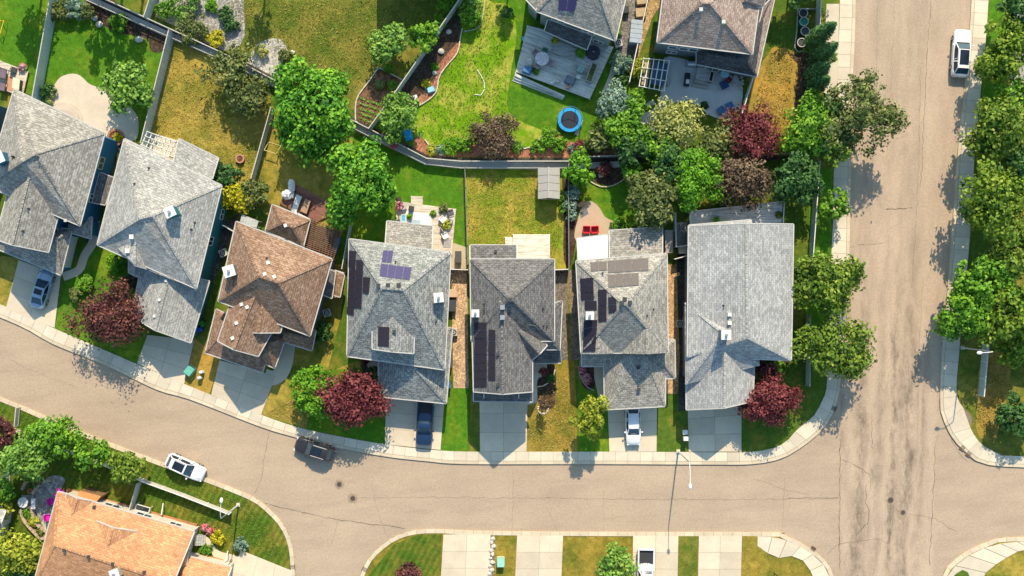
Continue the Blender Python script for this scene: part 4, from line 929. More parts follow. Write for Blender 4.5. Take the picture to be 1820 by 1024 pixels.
# ================================================================ TREES AND PLANTS
RNG = np.random.default_rng(11)
F_GREEN = foliage('leaves_green', (0.041, 0.117, 0.009), (0.129, 0.316, 0.021), (0.320, 0.517, 0.043))
F_LIGHT = foliage('leaves_light_green', (0.054, 0.135, 0.018), (0.176, 0.351, 0.047), (0.406, 0.566, 0.135))
F_MAPLE = foliage('leaves_maple', (0.027, 0.108, 0.013), (0.105, 0.316, 0.021), (0.344, 0.590, 0.049))
F_ASH = foliage('leaves_ash', (0.04, 0.10, 0.012), (0.14, 0.24, 0.02), (0.36, 0.42, 0.07))
F_ELM = foliage('leaves_boulevard', (0.045, 0.11, 0.012), (0.16, 0.27, 0.02), (0.38, 0.46, 0.06))
F_OLIVE = foliage('leaves_olive', (0.045, 0.072, 0.018), (0.152, 0.199, 0.053), (0.369, 0.381, 0.135))
F_DARK = foliage('leaves_dark', (0.016, 0.054, 0.018), (0.058, 0.152, 0.035), (0.135, 0.258, 0.061))
F_RED = foliage('leaves_red', (0.041, 0.011, 0.016), (0.199, 0.041, 0.049), (0.443, 0.135, 0.123), 0.25)
F_REDD = foliage('leaves_dark_red', (0.032, 0.013, 0.016), (0.129, 0.041, 0.044), (0.320, 0.123, 0.074), 0.2)
F_BRN = foliage('leaves_bronze', (0.036, 0.025, 0.016), (0.140, 0.094, 0.058), (0.320, 0.234, 0.148), 0.2)
F_YEL = foliage('leaves_yellow_green', (0.108, 0.162, 0.013), (0.351, 0.398, 0.035), (0.640, 0.615, 0.098))
F_GOLD = foliage('leaves_golden', (0.25, 0.25, 0.01), (0.48, 0.44, 0.015), (0.68, 0.60, 0.04))
F_PALE = foliage('leaves_pale', (0.18, 0.22, 0.04), (0.44, 0.46, 0.12), (0.66, 0.64, 0.28))
F_SPR = foliage('needles_blue', (0.045, 0.099, 0.063), (0.176, 0.281, 0.199), (0.418, 0.517, 0.394), 0.1)
F_ASP = foliage('leaves_aspen', (0.018, 0.054, 0.018), (0.058, 0.152, 0.041), (0.172, 0.295, 0.086), 0.2)
F_BRT = foliage('leaves_bright', (0.045, 0.16, 0.009), (0.13, 0.34, 0.016), (0.30, 0.50, 0.04))
F_FLOW = foliage('petals_mixed', (0.55, 0.05, 0.05), (0.60, 0.25, 0.30), (0.75, 0.65, 0.62), 0.2)

def leafmesh(name, C, Nn, size, mat, parent=None, aspect=0.62):
    """one small folded leaf face per row of C (centres) and Nn (normals)"""
    n = len(C); Nn = Nn / (np.linalg.norm(Nn, axis=1, keepdims=True) + 1e-9)
    r = RNG.normal(size=(n, 3)); T = np.cross(Nn, r); T /= (np.linalg.norm(T, axis=1, keepdims=True) + 1e-9); B = np.cross(Nn, T)
    s = (size * RNG.uniform(0.55, 1.35, n))[:, None]
    v = np.stack([C - T * s, C - B * s * aspect + Nn * s * 0.12, C + T * s, C + B * s * aspect + Nn * s * 0.12], 1).reshape(-1, 3)
    lo = v.min(0); hi = v.max(0); c = (lo + hi) / 2; c[2] = lo[2]; v = v - c
    me = bpy.data.meshes.new(name); me.vertices.add(4 * n); me.vertices.foreach_set('co', v.ravel()); me.loops.add(4 * n); me.loops.foreach_set('vertex_index', np.arange(4 * n, dtype=np.int32))
    me.polygons.add(n); me.polygons.foreach_set('loop_start', np.arange(0, 4 * n, 4, dtype=np.int32)); me.polygons.foreach_set('loop_total', np.full(n, 4, dtype=np.int32)); me.update(calc_edges=True)
    me.materials.append(mat); o = bpy.data.objects.new(name, me); COL.objects.link(o); cv = Vector(c)
    if parent: o.parent = parent; o.location = cv - WL[parent.name]
    else: o.location = cv
    WL[o.name] = cv; return o

def crown(rx, ry, rz, nl, lr, nleaf, size, rough=0.3, low=-0.45, spray=0.0):
    C = []; Nn = []
    d = RNG.normal(size=(nl * 4, 3)); d /= np.linalg.norm(d, axis=1, keepdims=True); d = d[d[:, 2] > low][:nl]
    k = RNG.uniform(1 - rough * 1.6, 1.0, len(d)); k[RNG.random(len(d)) < 0.22] *= 0.6
    ang = np.arctan2(d[:, 1], d[:, 0]); ph = RNG.uniform(0, 6.28, 3)
    k *= 1 + 0.13 * np.sin(3 * ang + ph[0]) + 0.09 * np.sin(5 * ang + ph[1])
    L = d * k[:, None] * np.array([rx - lr * 0.6, ry - lr * 0.6, rz - lr * 0.5])
    per = max(6, nleaf // len(L))
    for c, dd in zip(L, d):
        r = lr * RNG.uniform(0.55, 1.3); m = int(per * (r / lr) ** 1.5 * RNG.uniform(0.7, 1.2)) + 4
        e = RNG.normal(size=(m, 3)); e /= np.linalg.norm(e, axis=1, keepdims=True)
        keep = e @ dd > -0.55; e = e[keep]; m = len(e)
        q = RNG.uniform(0.45, 1.08, m)[:, None] * r
        st = np.array([1, 1, 0.75]) if not spray else np.array([1, 1, 0.75]) * (1 + spray * np.abs(RNG.normal(size=(m, 1)) * 0.5))
        C.append(c + e * q * st); Nn.append(e + np.array([0, 0, 0.35]) + RNG.normal(size=(m, 3)) * 0.42)
    return np.concatenate(C), np.concatenate(Nn), L

TREE_N = [0]
def tree(u, v, r, h, mat, label, cat='tree', name='tree', group=None, ry=None, nl=None, lr=None, dens=1.0, leaf=0.17, rough=0.3, base=0.28, low=-0.5, spray=0.0, lobes=None, trunk=True):
    """u, v: measured crown centre; r: crown radius in photo pixels; h: height in metres"""
    k = (1 - h * 0.6 / H) / S; ks = 1.14 if lobes else 1.26; ry = (ry or r) * ks; r = r * ks; R = r * k; RY = ry * k; leaf = leaf * 1.25
    g = P(u, v, h * 0.6); rz = h * (1 - base) / 2; zc = h - rz
    root = empty(name, (g.x, g.y, 0.1), label, cat, group)
    if mat in (F_RED, F_REDD, F_BRN, F_BRT, F_PALE): leaf *= 0.78
    lr = lr or max(0.28, R * 0.26); nl = nl or int(24 + 10 * R)
    n = int(dens * 520 * R * RY / (leaf / 0.17) ** 2) + 150
    parts = lobes or [(0, 0, 0, 1.0)]
    CC = []; NN = []; LL = []
    for (dx, dy, dz, sc) in parts:
        C, Nn, L = crown(R * sc, RY * sc, rz * sc, max(8, int(nl * sc)), lr * (0.7 + 0.3 * sc), int(n * sc * sc), leaf, rough, low, spray)
        of = np.array([g.x + dx * k, g.y - dy * k, zc + dz]); CC.append(C + of); NN.append(Nn); LL.append(L + of)
    C = np.concatenate(CC); Nn = np.concatenate(NN); L = np.concatenate(LL)
    ok = C[:, 2] > 0.2; C = C[ok]; Nn = Nn[ok]
    leafmesh('crown', C, Nn, leaf, mat, root)
    if trunk:
        m = MB(); tr = max(0.05, h * 0.018); b = Vector((g.x, g.y, 0.05)); top = Vector((g.x + random.uniform(-.2, .2), g.y + random.uniform(-.2, .2), zc + rz * 0.35))
        m.tube([b, (b * 0.6 + top * 0.4) + Vector((random.uniform(-.08, .08), random.uniform(-.08, .08), 0)), top], tr * 1.3, 7, tr * 0.35)
        for i in range(min(len(L), 6 + int(R * 3))):
            e = Vector(L[i * len(L) // (6 + int(R * 3)) % len(L)]); s0 = b + (top - b) * random.uniform(0.3, 0.85)
            if e.z < s0.z: s0.z = max(0.3, e.z - 0.3)
            m.tube([s0, (s0 + e) / 2 + Vector((0, 0, -0.15)), e], tr * 0.5, 5, tr * 0.12)
        m.build('trunk', BARK, root, smooth=True)
    return root
def shrub(u, v, r, h, mat, label, cat='shrub', group=None, name='shrub', **kw):
    kw.setdefault('leaf', 0.11); kw.setdefault('base', 0.05); kw.setdefault('low', -0.2); kw.setdefault('rough', 0.2)
    return tree(u, v, r, h, mat, label, cat, name, group, **kw)

# big trees of the back yards
tree(228, 152, 43, 4.6, F_LIGHT, 'round light green tree over the edge of the tan patio by the left fence', leaf=0.18)
tree(550, 190, 74, 8.5, F_MAPLE, 'largest vivid green tree, upper of the two maples left of the vegetable plot', ry=86, dens=1.1, leaf=0.2, lobes=[(0, 0, 0, 0.82), (-34, -42, -1, 0.5), (32, -36, -1.2, 0.48), (40, 30, -1, 0.5), (-30, 36, -1, 0.45), (10, 66, -1.5, 0.42)], name='maple_tree')
tree(634, 328, 66, 8.0, F_MAPLE, 'dense green maple whose shadow falls on the pergola by the brown roof', ry=72, dens=1.15, leaf=0.19, lobes=[(0, 0, 0, 0.85), (-28, 46, -1, 0.45), (24, -44, -1, 0.5), (40, 5, -1.3, 0.42)], name='maple_tree')
tree(412, 125, 42, 5.0, F_OLIVE, 'straggly olive-green tree over the pale gravel bed', spray=0.6, rough=0.45, dens=0.75)
tree(452, 172, 34, 4.2, F_OLIVE, 'lower olive-green tree between the gravel patio and golden lawn', spray=0.5, rough=0.4, dens=0.8)
tree(693, 80, 38, 5.0, F_LIGHT, 'leafy light green tree above the vegetable plot', lobes=[(0, 0, 0, 0.9), (14, -20, 0, 0.5), (-18, 16, 0, 0.5)])
tree(752, 68, 28, 4.5, F_GREEN, 'darker green tree touching the diagonal fence above the vegetable plot', lobes=[(0, 0, 0, 0.85), (16, -16, 0, 0.5)])
tree(712, 212, 38, 4.6, F_LIGHT, 'pale green tree leaning over the fence corner by the vegetable plot')
tree(418, 349, 34, 3.4, F_GOLD, 'bright yellow-green shrub tree at the corner of the pale roof', ry=20, leaf=0.14, name='golden_tree', dens=1.3)
tree(408, 318, 24, 3.6, F_DARK, 'dark green bush behind the yellow-green shrub tree')
tree(452, 342, 24, 3.4, F_OLIVE, 'olive bush right of the yellow-green shrub tree')
tree(190, 562, 58, 6.0, F_REDD, 'dark red plum tree with wispy crown beside the kerb on the left', spray=0.7, rough=0.4, dens=0.85, ry=50, name='plum_tree')
tree(626, 705, 60, 6.3, F_RED, 'red-leaved tree left of the navy pickup driveway', ry=48, spray=0.35, dens=1.0, name='plum_tree', lobes=[(0, 0, 0, 0.9), (-28, 8, 0, 0.55), (34, 14, -.5, 0.5), (0, 26, -.5, 0.5)])
tree(556, 692, 34, 5.2, F_BRT, 'bright green tree pressed against the red tree at the golden lawn', ry=44, name='tree')
tree(1366, 712, 50, 5.6, F_RED, 'red-leaved tree on the corner lot by the last driveway', ry=44, spray=0.35, name='plum_tree', lobes=[(0, 0, 0, 0.9), (-30, 14, -.3, 0.5), (34, -4, -.5, 0.5), (4, 24, -.5, 0.5)])
tree(1358, 672, 22, 3.8, F_RED, 'smaller dark red tree tucked behind the corner red tree', spray=0.3, name='plum_tree')
tree(1052, 738, 26, 6.6, F_YEL, 'yellow-green street tree left of the white car driveway', ry=40, leaf=0.15, dens=1.2, rough=0.35)
tree(880, 240, 36, 3.6, F_BRN, 'bronze-brown round bush in the red mulch bed above the drainage swale', spray=0.3, leaf=0.14, name='bush', cat='bush')
tree(1089, 184, 30, 4.2, F_SPR, 'silvery blue-green spruce right of the trampoline lawn', spray=0.3, leaf=0.14, name='spruce_tree')
tree(1134, 178, 20, 3.2, F_GREEN, 'green bush beside the pergola hot tub')
tree(1112, 226, 34, 5.2, F_GREEN, 'bushy green tree between trampoline lawn and stamped patio', ry=40)
tree(1070, 246, 24, 3.6, F_OLIVE, 'olive bush at the back fence right of the trampoline')
tree(1118, 262, 26, 5.5, F_DARK, 'tall dark conifer-like tree rising over the back fence', ry=34)
tree(1118, 300, 18, 4.0, F_BRT, 'bright lime tree below the dark tree at the back fence', ry=24)
tree(1032, 300, 24, 3.8, F_BRT, 'vivid green bush at the fence corner right of the shed', ry=30)
tree(1200, 224, 44, 5.4, F_PALE, 'pale straw-yellow tree beside the curving patio', spray=0.5, dens=0.9, ry=40)
tree(1172, 262, 30, 4.8, F_GREEN, 'green tree below the pale straw tree at the fence')
tree(1178, 246, 18, 4.4, F_DARK, 'small dark tree poking up within the pale straw tree')
tree(1335, 240, 44, 5.4, F_RED, 'purple-red tree at the foot of the golden lawn strip', spray=0.35, name='plum_tree')
tree(1284, 250, 34, 4.6, F_OLIVE, 'brownish olive tree between the pale and purple-red trees', spray=0.4)
tree(1236, 318, 42, 7.0, F_BRT, 'bright green tree hanging over the glass-railed deck', spray=0.3, ry=50)
tree(1160, 352, 48, 6.6, F_OLIVE, 'broad olive-green tree above the roof with the small vent', ry=46, dens=1.1)
tree(1192, 292, 34, 6.2, F_DARK, 'dark green tree between the olive and the bright green trees')
tree(1320, 322, 52, 6.2, F_BRN, 'bronze-leaved broad tree behind the glass-railed deck', ry=42, spray=0.3)
tree(1412, 318, 44, 6.4, F_DARK, 'dark green tree right of the bronze tree by the side fence', ry=42)
tree(1440, 226, 52, 6.0, F_GREEN, 'wide green tree left of the avenue pavement', ry=56, lobes=[(0, 0, 0, 0.85), (-26, 18, 0, 0.5), (30, 22, 0, 0.55), (4, -38, 0, 0.45)])
tree(1486, 262, 34, 5.4, F_ASH, 'loose green tree at the pavement under the overhanging elm')
tree(1534, 205, 76, 8.6, F_OLIVE, 'sparse elm with open crown reaching over the avenue', rough=0.6, dens=0.42, spray=1.0, nl=70, lr=0.7, leaf=0.17, name='elm_tree', lobes=[(0, 0, 0, 0.95), (-6, -50, 0, 0.45), (40, 8, 0, 0.45), (-38, 30, -1, 0.5)])
tree(1482, 366, 24, 4.2, F_GREEN, 'small green tree standing on the avenue pavement edge')
tree(1474, 196, 26, 5.4, F_DARK, 'dark tree below the row of columnar aspens')
tree(1470, 500, 64, 8.0, F_ASH, 'upper of the two round street trees beside the avenue', ry=60, dens=1.05, leaf=0.19, lobes=[(0, 0, 0, 0.9), (-40, 14, -1, 0.5), (34, -10, -1, 0.5), (20, 36, -1, 0.45)])
tree(1486, 618, 70, 8.0, F_ASH, 'lower of the two round street trees, its crown above the kerb drain', ry=56, dens=1.05, leaf=0.19, lobes=[(0, 0, 0, 0.9), (-34, -14, -1, 0.5), (30, 24, -1, 0.5)])
# columnar aspens
ASPL = ['uppermost columnar aspen by the bin enclosure', 'second columnar aspen down, beside the paved strip', 'third columnar aspen down, slim and leaning away', 'lowest columnar aspen of the row by the golden lawn']
for (bu, bv, hh), lb in zip([(1437, 80, 9.4), (1444, 110, 8.4), (1438, 138, 6.8), (1440, 158, 6.4)], ASPL):
    g = P(bu, bv, 0); root = empty('columnar_aspen', (g.x, g.y, 0.1), lb, 'tree', 'columnar aspens in a row')
    CC = []; NN = []
    for z in np.arange(0.8, hh, 0.42):
        rr = 0.95 * math.sin(math.pi * min(0.98, 0.22 + 0.76 * z / hh)) ** 0.8 + 0.12
        e = RNG.normal(size=(110, 3)); e /= np.linalg.norm(e, axis=1, keepdims=True); CC.append(e * np.array([rr, rr, 0.45]) * RNG.uniform(0.6, 1.15, (110, 1)) + np.array([g.x, g.y, z])); NN.append(e + RNG.normal(size=(110, 3)) * 0.4 + [0, 0, 0.5])
    leafmesh('crown', np.concatenate(CC), np.concatenate(NN), 0.15, F_ASP, root)
    MB().tube([(g.x, g.y, 0), (g.x, g.y, hh * 0.9)], 0.11, 7, 0.03).build('trunk', BARK, root, smooth=True)
# east boulevard row
EL_ = [(1790, 92, 54, 7.0, 'bright green boulevard tree at the top right, level with the white car'), (1774, 226, 56, 8.4, 'boulevard tree right of the avenue, second from the top'), (1808, 178, 34, 6.0, 'smaller boulevard tree wedged between the top two'),
       (1772, 350, 62, 8.8, 'widest boulevard tree in the middle of the east row'), (1806, 300, 40, 8.0, 'green tree at the right edge behind the east row'), (1804, 440, 52, 8.8, 'right-edge tree at the middle of the east row'),
       (1742, 505, 52, 8.2, 'boulevard tree overhanging the kerb above the right-hand lamp'), (1794, 560, 54, 9.0, 'yellow-green tree at the right edge above the lamp'), (1716, 556, 52, 7.8, 'low green boulevard tree throwing shade over the avenue'), (1800, 618, 30, 5.5, 'small bright tree over the top of the east fence'),
       (1806, 745, 34, 4.2, 'round dark green bush on the dry grass at the lower right edge'), (1812, 20, 30, 6.5, 'dark tree clipped by the top right corner')]
for i, (u, v, r, hh, lb) in enumerate(EL_):
    mt = [F_ELM, F_ASH, F_GREEN, F_ELM, F_DARK, F_ASH, F_GREEN, F_ELM, F_GREEN, F_ELM, F_DARK, F_DARK][i]
    tree(u, v, r, hh, mt, lb, leaf=0.19, dens=1.0, ry=r * 1.05, lobes=[(0, 0, 0, 0.92), (-r * 0.5, r * 0.45, -1, 0.5), (r * 0.4, -r * 0.5, -1, 0.5)] if r > 38 else None, name='boulevard_tree' if i != 10 else 'bush')
# bottom left
tree(46, 812, 52, 6.0, F_LIGHT, 'large light green tree over the lower left fence', ry=46, lobes=[(0, 0, 0, 0.9), (-30, 10, 0, 0.5), (26, -26, 0, 0.5)])
tree(96, 775, 42, 5.6, F_GREEN, 'deep green tree between the left street verge and the fence', ry=32)
tree(164, 802, 30, 4.6, F_GREEN, 'green street-side tree, left of the pair on the lower fence line', ry=26)
tree(228, 830, 31, 4.6, F_ASH, 'olive-green tree, right of the pair on the lower fence line')
tree(4, 768, 26, 3.6, F_REDD, 'dark purple bush at the left edge below the street')
tree(26, 982, 44, 4.6, F_YEL, 'yellow-green tree in the bottom left corner beside the orange roof', ry=34)
tree(8, 872, 20, 3.0, F_GREEN, 'green bush at the left edge beside the grey fence')
tree(4, 905, 18, 2.6, F_YEL, 'yellowish bush at the left edge above the white corner')
tree(50, 1028, 26, 3.4, F_DARK, 'dark bush at the bottom edge left of the orange roof')
tree(1094, 1004, 32, 3.8, F_LIGHT, 'round green tree beside the white pickup at the bottom edge')
tree(728, 1026, 26, 3.0, F_REDD, 'dark red bush on the rounded lawn at the bottom', name='bush', cat='bush')
# shrubs and garden plants
for a in [(210, 39, 14, 1.2, F_BRT, 'bright green round shrub in the dark bed at the upper left'), (383, 68, 14, 1.4, F_GOLD, 'bright yellow shrub on the pale gravel by the fence'),
          (466, 90, 12, 1.2, F_PALE, 'pale yellow shrub on the grey gravel patio'), (84, 160, 13, 1.4, F_DARK, 'dark leafy shrub at the left end of the tan patio'), (86, 173, 9, 0.9, F_PALE, 'small yellow-flecked shrub beside the dark patio shrub'),
          (205, 466, 16, 1.8, F_BRT, 'bright green shrub beneath the corner of the pale roof'), (152, 503, 15, 1.5, F_GREEN, 'green shrub just above the dark red plum tree'), (134, 524, 12, 1.3, F_OLIVE, 'olive shrub at the left flank of the dark red plum tree'),
          (236, 498, 13, 1.4, F_BRN, 'bronze shrub under the teal house eave'), (574, 590, 17, 2.2, F_DARK, 'dark green shrub against the blue-grey side wall'), (428, 968, 12, 1.3, F_SPR, 'round blue-grey shrub on the bottom left lawn'),
          (388, 955, 11, 1.2, F_GOLD, 'round golden shrub by the curved front path'), (108, 18, 18, 1.8, F_OLIVE, 'olive shrub at the top of the left back fence'), (134, 14, 18, 1.8, F_SPR, 'greyish shrub beside the olive shrub at the top left'),
          (155, 20, 14, 1.5, F_OLIVE, 'brownish green shrub next to the dark bed at top left'), (290, 18, 15, 1.6, F_GREEN, 'green shrub left of the pale gravel bed'), (324, 12, 24, 2.0, F_LIGHT, 'spreading light shrub at the top of the pale gravel bed'),
          (340, 48, 26, 2.0, F_OLIVE, 'dry-looking olive shrub in the middle of the pale gravel'), (376, 10, 10, 1.0, F_BRT, 'small bright shrub near the lawn edge at the top'), (400, 28, 14, 1.2, F_DARK, 'dark green shrub along the lawn edge by the gravel, upper one'),
          (412, 46, 12, 1.2, F_DARK, 'dark green shrub along the lawn edge by the gravel, lower one'), (505, 98, 10, 1.2, F_OLIVE, 'small olive shrub at the right rim of the gravel patio'), (793, 8, 16, 1.6, F_BRT, 'bright shrub at the top end of the diagonal fence'),
          (784, 36, 12, 1.2, F_GREEN, 'green shrub left of the diagonal fence near the top'), (836, 26, 18, 2.2, F_GREEN, 'green shrub in the dark bed right of the diagonal fence'), (844, 10, 16, 2.0, F_LIGHT, 'light shrub at the very top of the dark bed'),
          (901, 22, 9, 2.6, F_DARK, 'narrow dark shrub beside the sage wall'), (772, 118, 6, 0.6, F_BRT, 'tiny green plant in the dark bed'), (757, 148, 6, 0.6, F_GOLD, 'tiny yellow plant in the red mulch'),
          (802, 260, 14, 1.2, F_BRT, 'bright green shrub at the left of the back mulch bed'), (826, 256, 14, 1.3, F_GREEN, 'mid green shrub left of the bronze bush'), (783, 266, 8, 0.7, F_SPR, 'small blue-grey plant in the back mulch bed'),
          (768, 268, 9, 0.6, F_YEL, 'yellow groundcover plant at the fence bend'), (918, 262, 9, 0.8, F_LIGHT, 'light shrub right of the bronze bush'), (955, 262, 12, 1.0, F_GREEN, 'low green shrub in the back bed below the lawn point'),
          (978, 245, 16, 1.5, F_BRT, 'lime shrub below the trampoline, left side'), (993, 258, 13, 1.2, F_GREEN, 'green shrub beneath the lime shrub'), (1017, 264, 7, 0.8, F_SPR, 'small silver plant before the red barberry'),
          (1031, 264, 12, 1.0, F_RED, 'low red barberry in the back mulch bed'), (1048, 262, 12, 1.1, F_OLIVE, 'olive shrub right of the red barberry'), (1103, 112, 18, 1.8, F_SPR, 'silvery shrub beside the straight white side fence'),
          (1108, 140, 10, 1.0, F_DARK, 'dark low plant under the silvery shrub'), (1135, 120, 14, 1.6, F_YEL, 'yellow-green shrub left of the pergola hot tub'), (208, 245, 8, 0.7, F_GOLD, 'yellow flowers in the round brick planter'),
          (1016, 384, 8, 1.2, F_SPR, 'lowest silvery shrub of the row beside the curved patio'), (1018, 342, 13, 1.8, F_SPR, 'upper silvery shrub of the row right of the shed'), (1014, 366, 11, 1.5, F_SPR, 'middle silvery shrub of the row right of the shed'),
          (1002, 350, 8, 1.2, F_GREEN, 'small round shrub against the right side of the shed lawn'), (1003, 372, 8, 1.1, F_GREEN, 'second small round shrub below the shed'), (1075, 300, 12, 1.4, F_REDD, 'dark purple shrub in the curved soil bed'),
          (967, 662, 7, 0.5, F_RED, 'low reddish plant in the ringed front bed'), (978, 672, 7, 0.5, F_DARK, 'low dark plant in the ringed front bed'), (1035, 655, 6, 0.6, F_FLOW, 'red flowers at the porch of the solar house'),
          (1042, 672, 8, 0.5, F_FLOW, 'mixed flowers in the curved bed by the solar house'), (650, 640, 7, 0.7, F_RED, 'small red shrub under the grey roof corner'), (665, 662, 10, 1.0, F_DARK, 'dark shrub in the bed behind the red tree'),
          (66, 858, 8, 0.8, F_OLIVE, 'plant at the top of the curved retaining planter'), (48, 912, 8, 0.8, F_GREEN, 'green plant in the curved planter, upper'), (58, 928, 9, 0.8, F_YEL, 'yellow plant in the middle of the curved planter'),
          (72, 946, 8, 0.7, F_OLIVE, 'plant at the lower tip of the curved planter'), (1378, 655, 18, 1.6, F_GREEN, 'green shrub between the corner house and the red trees'), (1100, 400, 12, 1.0, F_GREEN, 'low green shrub above the vented rear roof'),
          (1082, 238, 12, 1.8, F_BRN, 'brownish shrub between olive bush and bushy green tree'), (1345, 262, 12, 1.2, F_DARK, 'dark shrub at the fence under the purple-red tree'), (1385, 258, 20, 2.6, F_ASH, 'green shrub at the lower end of the golden lawn'),
          (690, 122, 8, 0.8, F_GREEN, 'leafy vegetable clump at the top of the soil plot'), (675, 150, 8, 0.7, F_OLIVE, 'straggly vegetable clump in the soil plot'), (697, 152, 7, 0.7, F_GREEN, 'small vegetable clump beside the diagonal fence'),
          (375, 945, 6, 0.8, F_FLOW, 'pink and white flowers by the porch corner'), (364, 938, 6, 0.8, F_FLOW, 'red flowers at the end of the orange roof'), (366, 978, 9, 0.7, F_GREEN, 'green plant in the round front bed'),
          (40, 120, 6, 1.2, F_FLOW, 'pink flowering pot plant at the corner of the left deck'), (1252, 188, 6, 0.5, F_DARK, 'low plant on the rim of the curving patio'), (1470, 100, 14, 3.0, F_BRT, 'bright young bush among the columnar aspens')]:
    shrub(*a)
# crop rows
root = empty('vegetable_rows', P(660, 185, 0.12), 'rows of low green vegetables across the tilled plot', 'vegetables')
for k in range(5):
    C = []; 
    a, b = (638 + k * 0.5, 174 + k * 9), (684 - k * 4, 190 + k * 8)
    for i in range(110):
        t = random.random(); p = P(a[0] + (b[0] - a[0]) * t, a[1] + (b[1] - a[1]) * t, 0.16 + random.random() * 0.15); C.append((p.x + random.gauss(0, .07), p.y + random.gauss(0, .07), p.z))
    leafmesh('crop_row', np.array(C), RNG.normal(size=(110, 3)) * 0.5 + [0, 0, 1], 0.10, F_LIGHT, root)
# thin litter of grass tufts so lawns are not flat: one stuff object per band
def tufts(poly, n, size, mat, name='grass_tufts'):
    us = [p[0] for p in poly]; vs = [p[1] for p in poly]; C = []
    while len(C) < n:
        u, v = random.uniform(min(us), max(us)), random.uniform(min(vs), max(vs)); ins = False; j = len(poly) - 1
        for i in range(len(poly)):
            if (poly[i][1] > v) != (poly[j][1] > v) and u < (poly[j][0] - poly[i][0]) * (v - poly[i][1]) / (poly[j][1] - poly[i][1]) + poly[i][0]: ins = not ins
            j = i
        if ins: p = P(u, v, 0.15 + random.random() * 0.08); C.append((p.x, p.y, p.z))
    o = leafmesh(name, np.array(C), RNG.normal(size=(len(C), 3)) * 0.5 + [0, 0, 0.6], size, mat); o['kind'] = 'stuff'
F_STRAW = foliage('straw', (0.20, 0.13, 0.03), (0.42, 0.29, 0.07), (0.62, 0.48, 0.2), 0.1)
F_TURF = foliage('turf', (0.05, 0.10, 0.01), (0.13, 0.21, 0.02), (0.28, 0.36, 0.04), 0.2)
tufts([(302, 90), (470, 180), (470, 220), (440, 320), (330, 300), (270, 240)], 5000, 0.07, F_STRAW)
tufts([(1330, 210), (1372, 90), (1412, 92), (1395, 262), (1350, 262)], 1500, 0.08, F_STRAW)
tufts([(858, 0), (900, 20), (900, 200), (860, 250), (770, 260), (745, 200), (800, 120)], 2500, 0.08, F_TURF)
tufts([(830, 310), (950, 310), (1000, 410), (980, 475), (832, 430)], 3500, 0.06, F_STRAW)
tufts([(830, 310), (950, 310), (1000, 410), (980, 475), (832, 430)], 2500, 0.06, F_TURF)
tufts([(940, 720), (1020, 650), (1024, 800), (938, 800)], 1800, 0.07, F_STRAW)
tufts([(400, 0), (770, 0), (700, 110), (600, 180), (520, 110), (430, 60)], 5000, 0.07, F_TURF)
tufts([(400, 0), (770, 0), (700, 110), (600, 180), (520, 110), (430, 60)], 2500, 0.07, F_STRAW)
tufts([(470, 735), (555, 690), (545, 760)], 900, 0.07, F_STRAW)
tufts([(1745, 640), (1790, 625), (1795, 680), (1765, 790), (1735, 740)], 2200, 0.08, F_STRAW)
tufts([(0, 720), (290, 830), (440, 890), (515, 1000), (400, 960), (240, 860), (0, 780)], 5000, 0.07, F_TURF)

for u, v, r_, hh, mt, lb in [(40, -52, 34, 8.5, F_GREEN, 'tree just beyond the top edge shading the far left lawn'), (150, -40, 18, 9.0, F_DARK, 'slim tree beyond the top edge above the tan patio yard, left'), (185, -44, 16, 9.5, F_DARK, 'slim tree beyond the top edge above the tan patio yard, middle'), (225, -40, 20, 9.0, F_DARK, 'slim tree beyond the top edge above the tan patio yard, right'), (455, -50, 20, 8.0, F_DARK, 'tree beyond the top edge by the gravel bed'), (1450, -50, 36, 6.0, F_DARK, 'dark tree beyond the top edge above the bin enclosure'), (1415, -20, 30, 5.5, F_DARK, 'dark tree at the top edge left of the bin enclosure'), (905, -30, 14, 5.0, F_DARK, 'narrow tree beyond the top edge left of the sage house')]:
    tree(u, v, r_, hh, mt, lb)
